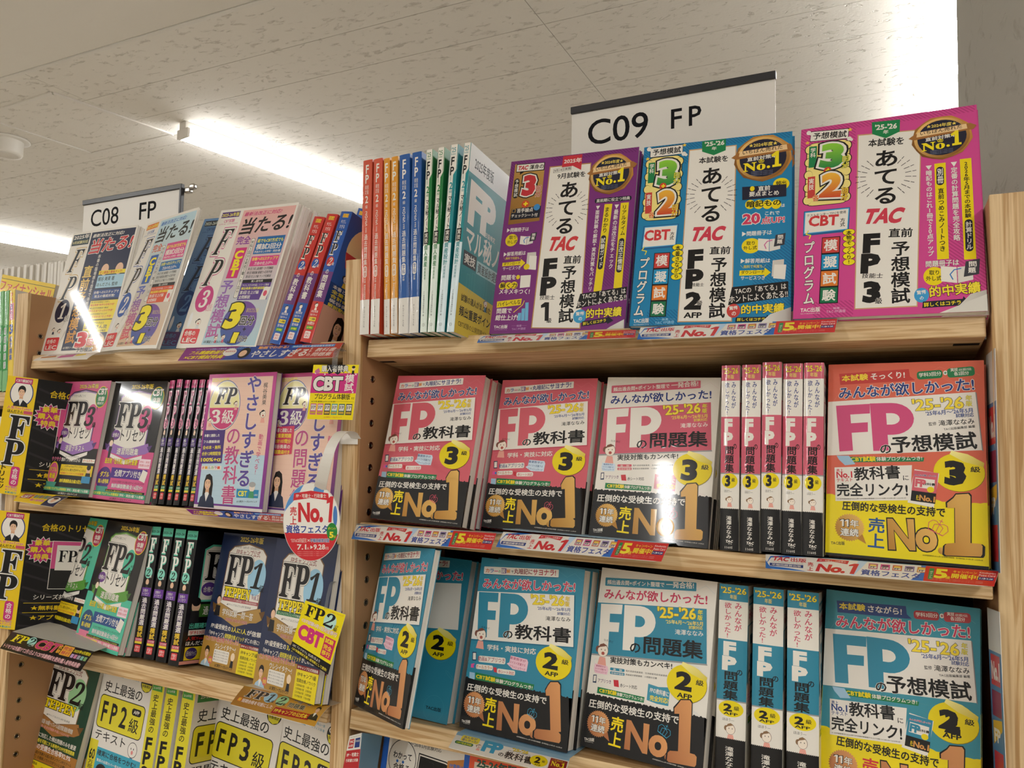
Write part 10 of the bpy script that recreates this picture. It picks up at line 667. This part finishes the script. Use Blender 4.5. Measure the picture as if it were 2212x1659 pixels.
for i in range(26):
    x = -2012 + i * 12.3; hh = 205 + 3 * math.sin(i * 2.1)
    if src is None:
        r = empty('paperback', Matrix.Translation(W3(x, 1150, 184.2)))
        box('pages', (.0008, .0003, .001), (.0108, .14, .206), WHITEP, r, 0); box('cover', (0, .0, 0), (.0007, .142, .2075), PAGES, r); box('cover', (.0109, .0, 0), (.0116, .142, .2075), PAGES, r); src = r
    else:
        r = copy_tree(src); r.matrix_world = Matrix.Translation(W3(x, 1150 + 3 * math.sin(i * 3.3), 184.2)) @ Matrix.Diagonal((1, 1, 1 + .012 * math.sin(i * 1.9), 1))
    tag(r, 'thin pale paperback shelved with its white page edges facing out', 'book', 'thin pale paperbacks in the row behind the yellow textbook')
pb = empty('storage_box', Matrix.Translation(W3(-1560, 892, -213.8))); tag(pb, 'plain off-white box on the shelf below the yellow textbook', 'box')
box('box_body', (-.06, 0, 0), (.075, .12, .20), WHITEP, pb, .002); box('lid', (-.063, -.002, .2), (.078, .123, .232), WHITEP, pb, .002)
# ---------------------------------------------------------------- aisle signs
def sign(x0, x1, z1, key, label, strip):
    r = empty('aisle_sign', Matrix.Translation(W3(x0, 1080, 204))); tag(r, label, 'sign', 'shelf number signs above the bookcase')
    wd = x1 - x0; zt = z1 - 204
    p = box('sign_board', (0, 0, (zt - 212) * MM), (wd * MM, .0022, zt * MM), WHITEP, r, .0004)
    box('top_rail', (-.001, -.0035, (zt - 10.5) * MM), ((wd + 1) * MM, .005, (zt + .5) * MM), BLACK, r, .0012)
    for q in (40, wd - 40): box('stand_rod', ((q - 4) * MM, .0024, 0), ((q + 4) * MM, .005, (zt - 60) * MM), CLEARM, r)
    box('stand_foot', (.02, -.012, -.004), ((wd - 20) * MM, .066, .0), CLEARM, r)
    for kk in (key + 'a', key + 'b'): s = sheet(kk); link('lettering', s.build('lettering', lambda V, hh: np.stack([V[:, 0], -hh * np.ones(len(V)), V[:, 1] + zt - 210], 1), material=MATTE), None, p)
    if strip: box('side_rail', ((wd - .5) * MM, -.0035, .12), ((wd + 5) * MM, .005, zt * MM), BLACK, r, .001)
    return r
sign(-426, -126, 507, 'c09', 'white sign reading C09 FP under a black rail, standing over the nearer bay', 0)
sg = sign(-1568, -1271, 495, 'c08', 'white sign reading C08 FP with black rail and black side edge, over the farther bay', 1)
clip = empty('hook', Matrix.Translation(W3(-1262, 1084, 492))); clip.parent = sg; clip.matrix_parent_inverse = sg.matrix_world.inverted()
bpy.data.objects.remove(clip)
box('sign_clip', (.302, .002, .2725), (.318, .014, .284), STEEL, sg, .003); box('sign_clip', (.314, .003, .279), (.329, .015, .291), STEEL, sg, .004)
# ---------------------------------------------------------------- arms of the hanging cards
def ribbon(name, pts, wdt, th, m, parent=None, axis=(1, 0, 0)):
    P = [W3(*p) for p in pts]; Q = []
    for i in range(len(P) - 1):
        p0 = P[max(i - 1, 0)]; p1 = P[i]; p2 = P[i + 1]; p3 = P[min(i + 2, len(P) - 1)]
        for k in range(6):
            t = k / 6; Q.append(.5 * ((2 * p1) + (-p0 + p2) * t + (2 * p0 - 5 * p1 + 4 * p2 - p3) * t * t + (-p0 + 3 * p1 - 3 * p2 + p3) * t ** 3))
    Q.append(P[-1]); V = []; F = []; ax = Vector(axis).normalized()
    for i, q in enumerate(Q):
        d = (Q[min(i + 1, len(Q) - 1)] - Q[max(i - 1, 0)]).normalized(); s = (ax - ax.dot(d) * d).normalized(); n = d.cross(s)
        for a, b in ((-1, 0), (1, 0), (1, 1), (-1, 1)): V.append(q + s * a * wdt * MM / 2 + n * b * th * MM)
    for i in range(len(Q) - 1):
        for k in range(4): a, b = i * 4 + k, i * 4 + (k + 1) % 4; F.append((a, b, b + 4, a + 4))
    F += [(3, 2, 1, 0), tuple(len(V) - 4 + k for k in range(4))]
    if parent is not None: V = [parent.matrix_world.inverted() @ v for v in V]
    me = mesh(name, V, F, True); me.shade_flat(); return link(name, me, m, parent)
by = {o['cid']: o for o in C.objects if 'cid' in o}
for o in by.values(): del o['cid']
ribbon('arm', [[-667.0, 882.0, -8.4], [-665.5, 868.0, 0.1], [-655.9, 836.0, -0.1], [-651.1, 812.0, -15.1], [-657.4, 808.0, -38.8], [-672.0, 818.0, -63.3], [-683.8, 829.0, -76.3]], 17, .4, WHITEP, by['oval'])
ribbon('arm', [[-694.9, 884.0, 116.1], [-690.3, 868.0, 117.9], [-680.7, 850.0, 110.2], [-676.0, 842.0, 98.6], [-677.8, 844.0, 87.3]], 9, .4, CLEARM, by['popcbt'])
ribbon('arm', [[-695.9, 884.0, -209.8], [-686.5, 864.0, -207.7], [-676.7, 846.0, -217.9], [-675.2, 839.0, -236.4]], 5, .4, CLEARM, by['popfp2'])
P = [[-695.8, 884.0, -1.6], [-664.8, 884.0, -1.1], [-664.8, 884.0, -16.5], [-695.1, 884.0, -16.7]]
me = mesh('adhesive_tab', [W3(*p) - by['oval'].matrix_world.translation for p in P] + [W3(p[0], p[1] - .5, p[2]) - by['oval'].matrix_world.translation for p in P], [(0, 1, 2, 3), (7, 6, 5, 4), (0, 4, 5, 1), (1, 5, 6, 2), (2, 6, 7, 3), (3, 7, 4, 0)]); link('adhesive_tab', me, WHITEP, by['oval'])
# ---------------------------------------------------------------- room
CH = 1250
def room(name, lo, hi, m): return tag(box(name, W3(*lo), W3(*hi), m), kind='structure')
room('floor', (-9000, -6500, -1480 + 30 - 30), (3500, 7500, -1450), FLOORM)
room('wall_left', (-9100, -6500, -1450), (-9000, 7500, CH), WALLM); room('wall_right', (3500, -6500, -1450), (3600, 7500, CH), WALLM)
room('wall_front', (-9000, 7500, -1450), (3500, 7600, CH), WALLM); room('wall_back', (-9000, -6600, -1450), (3500, -6500, CH), WALLM)
ce = empty('ceiling', Matrix.Translation(W3(0, 0, CH))); tag(ce, kind='structure')
def cpart(name, x0, x1, y0, y1, m, dz=0, th=20): return box(name, (x0 * MM, y0 * MM, dz * MM), (x1 * MM, y1 * MM, (dz + th) * MM), m, ce)
cpart('smooth_panel', -9000, 3500, -6500, 1612, CEILS)
cpart('joint_trim', -9000, 3500, 1614, 1626, WHITEP, -5)
ys = [1628, 1865, 2070, 2320, 2525, 2775, 2980, 3230, 3435, 3685, 3890, 4345, 4800, 7500]
xs = [-9000, -6370, -4550, -2730, -910, 910, 3500]
for j in range(len(ys) - 1):
    for i in range(len(xs) - 1): cpart('ceiling_panel', xs[i] + 1, xs[i + 1] - 1, ys[j] + 1.3, ys[j + 1] - 1.3, CEIL)
cpart('deck', -9000, 3500, -6500, 7500, DARK, 22, 20)
ha = empty('ceiling_hatch', Matrix.Translation(W3(-2960, 2000, CH - .2))); tag(ha, 'square access hatch with a thin white frame set in the ceiling', 'hatch')
H = [(-2779, 1766), (-2696, 2234), (-3221, 2244), (-3270, 1785)]
for i in range(4):
    a = Vector((*H[i], 0)); b = Vector((*H[(i + 1) % 4], 0)); d = (b - a).normalized(); n = Vector((-d.y, d.x, 0)) * 7; o3 = Vector((-2960, 2000, 0)); V = [(a + n - o3), (b + n - o3), (b - n - o3), (a - n - o3)]
    V = [v * MM for v in V]; V = V + [v + Vector((0, 0, -.006)) for v in V]
    link('hatch_frame', mesh('hatch_frame', V, [(0, 1, 2, 3), (7, 6, 5, 4), (0, 4, 5, 1), (1, 5, 6, 2), (2, 6, 7, 3), (3, 7, 4, 0)]), WHITEP, ha)
V = [(Vector((*h, 0)) - o3) * MM for h in H]; c0 = sum(V, Vector()) / 4; V = [c0 + (v - c0) * .965 for v in V]; V = V + [v + Vector((0, 0, -.003)) for v in V]
link('hatch_panel', mesh('hatch_panel', V, [(0, 1, 2, 3), (7, 6, 5, 4), (0, 4, 5, 1), (1, 5, 6, 2), (2, 6, 7, 3), (3, 7, 4, 0)]), CEIL, ha)
def lathe(name, prof, m, parent=None, n=40, M=None):
    V = []; F = []
    for r, z in prof:
        for i in range(n): t = 2 * math.pi * i / n; V.append((r * MM * math.cos(t), r * MM * math.sin(t), z * MM))
    for k in range(len(prof) - 1):
        for i in range(n): a, b = k * n + i, k * n + (i + 1) % n; F.append((a, b, b + n, a + n))
    o = link(name, mesh(name, V, F, True), m, parent)
    if M is not None: o.matrix_world = M
    return o
dl = empty('smoke_detector', Matrix.Translation(W3(-3425, 1990, CH))); tag(dl, 'round cream ceiling fitting with a flange, cut off by the photo edge', 'ceiling fitting')
lathe('flange', [(0, 0), (86, 0), (88, -5), (82, -8), (62, -9)], WHITEP, dl); lathe('housing', [(62, -8), (62, -62), (58, -70), (46, -72), (44, -66), (0, -64)], WHITEP, dl)
col = lathe('column', [(292, FLR), (292, CH + 10)], COLM, None, 96, Matrix.Translation(W3(420, 1500, 0))); tag(col, kind='structure')
# ---------------------------------------------------------------- fluorescent battens
for i, (x0, y0, x1, y1, lab) in enumerate(TUBES):
    d = Vector((x1 - x0, y1 - y0, 0)); L = d.length; a = math.atan2(d.y, d.x)
    r = empty('ceiling_light', Matrix.Translation(W3(x0, y0, CH)) @ Matrix.Rotation(a, 4, 'Z')); tag(r, lab, 'ceiling light', 'fluorescent battens on the ceiling')
    box('housing', (0, -.022, -.030), (L * MM, .022, -.0005), WHITEP, r, .002)
    prof = [(-.032, -.030), (-.036, -.036), (-.036, -.055), (-.028, -.066), (.028, -.066), (.036, -.055), (.036, -.036), (.032, -.030)]
    n = len(prof); V = [(.012, y, z) for y, z in prof] + [(L * MM - .012, y, z) for y, z in prof]; F = [(k, (k + 1) % n, (k + 1) % n + n, k + n) for k in range(n)] + [tuple(range(n))[::-1], tuple(range(n, 2 * n))]
    o = link('diffuser', mesh('diffuser', V, F), GLOW, r); o.data.materials.append(GLOWS)
    for p in o.data.polygons: p.material_index = 0 if p.normal.z < -.5 else 1
    for e in (0, L * MM - .0125): box('end_cap', (e, -.037, -.067), (e + .0125, .037, -.029), WHITEP, r, .002)

bpy.data.objects.remove(_fo)
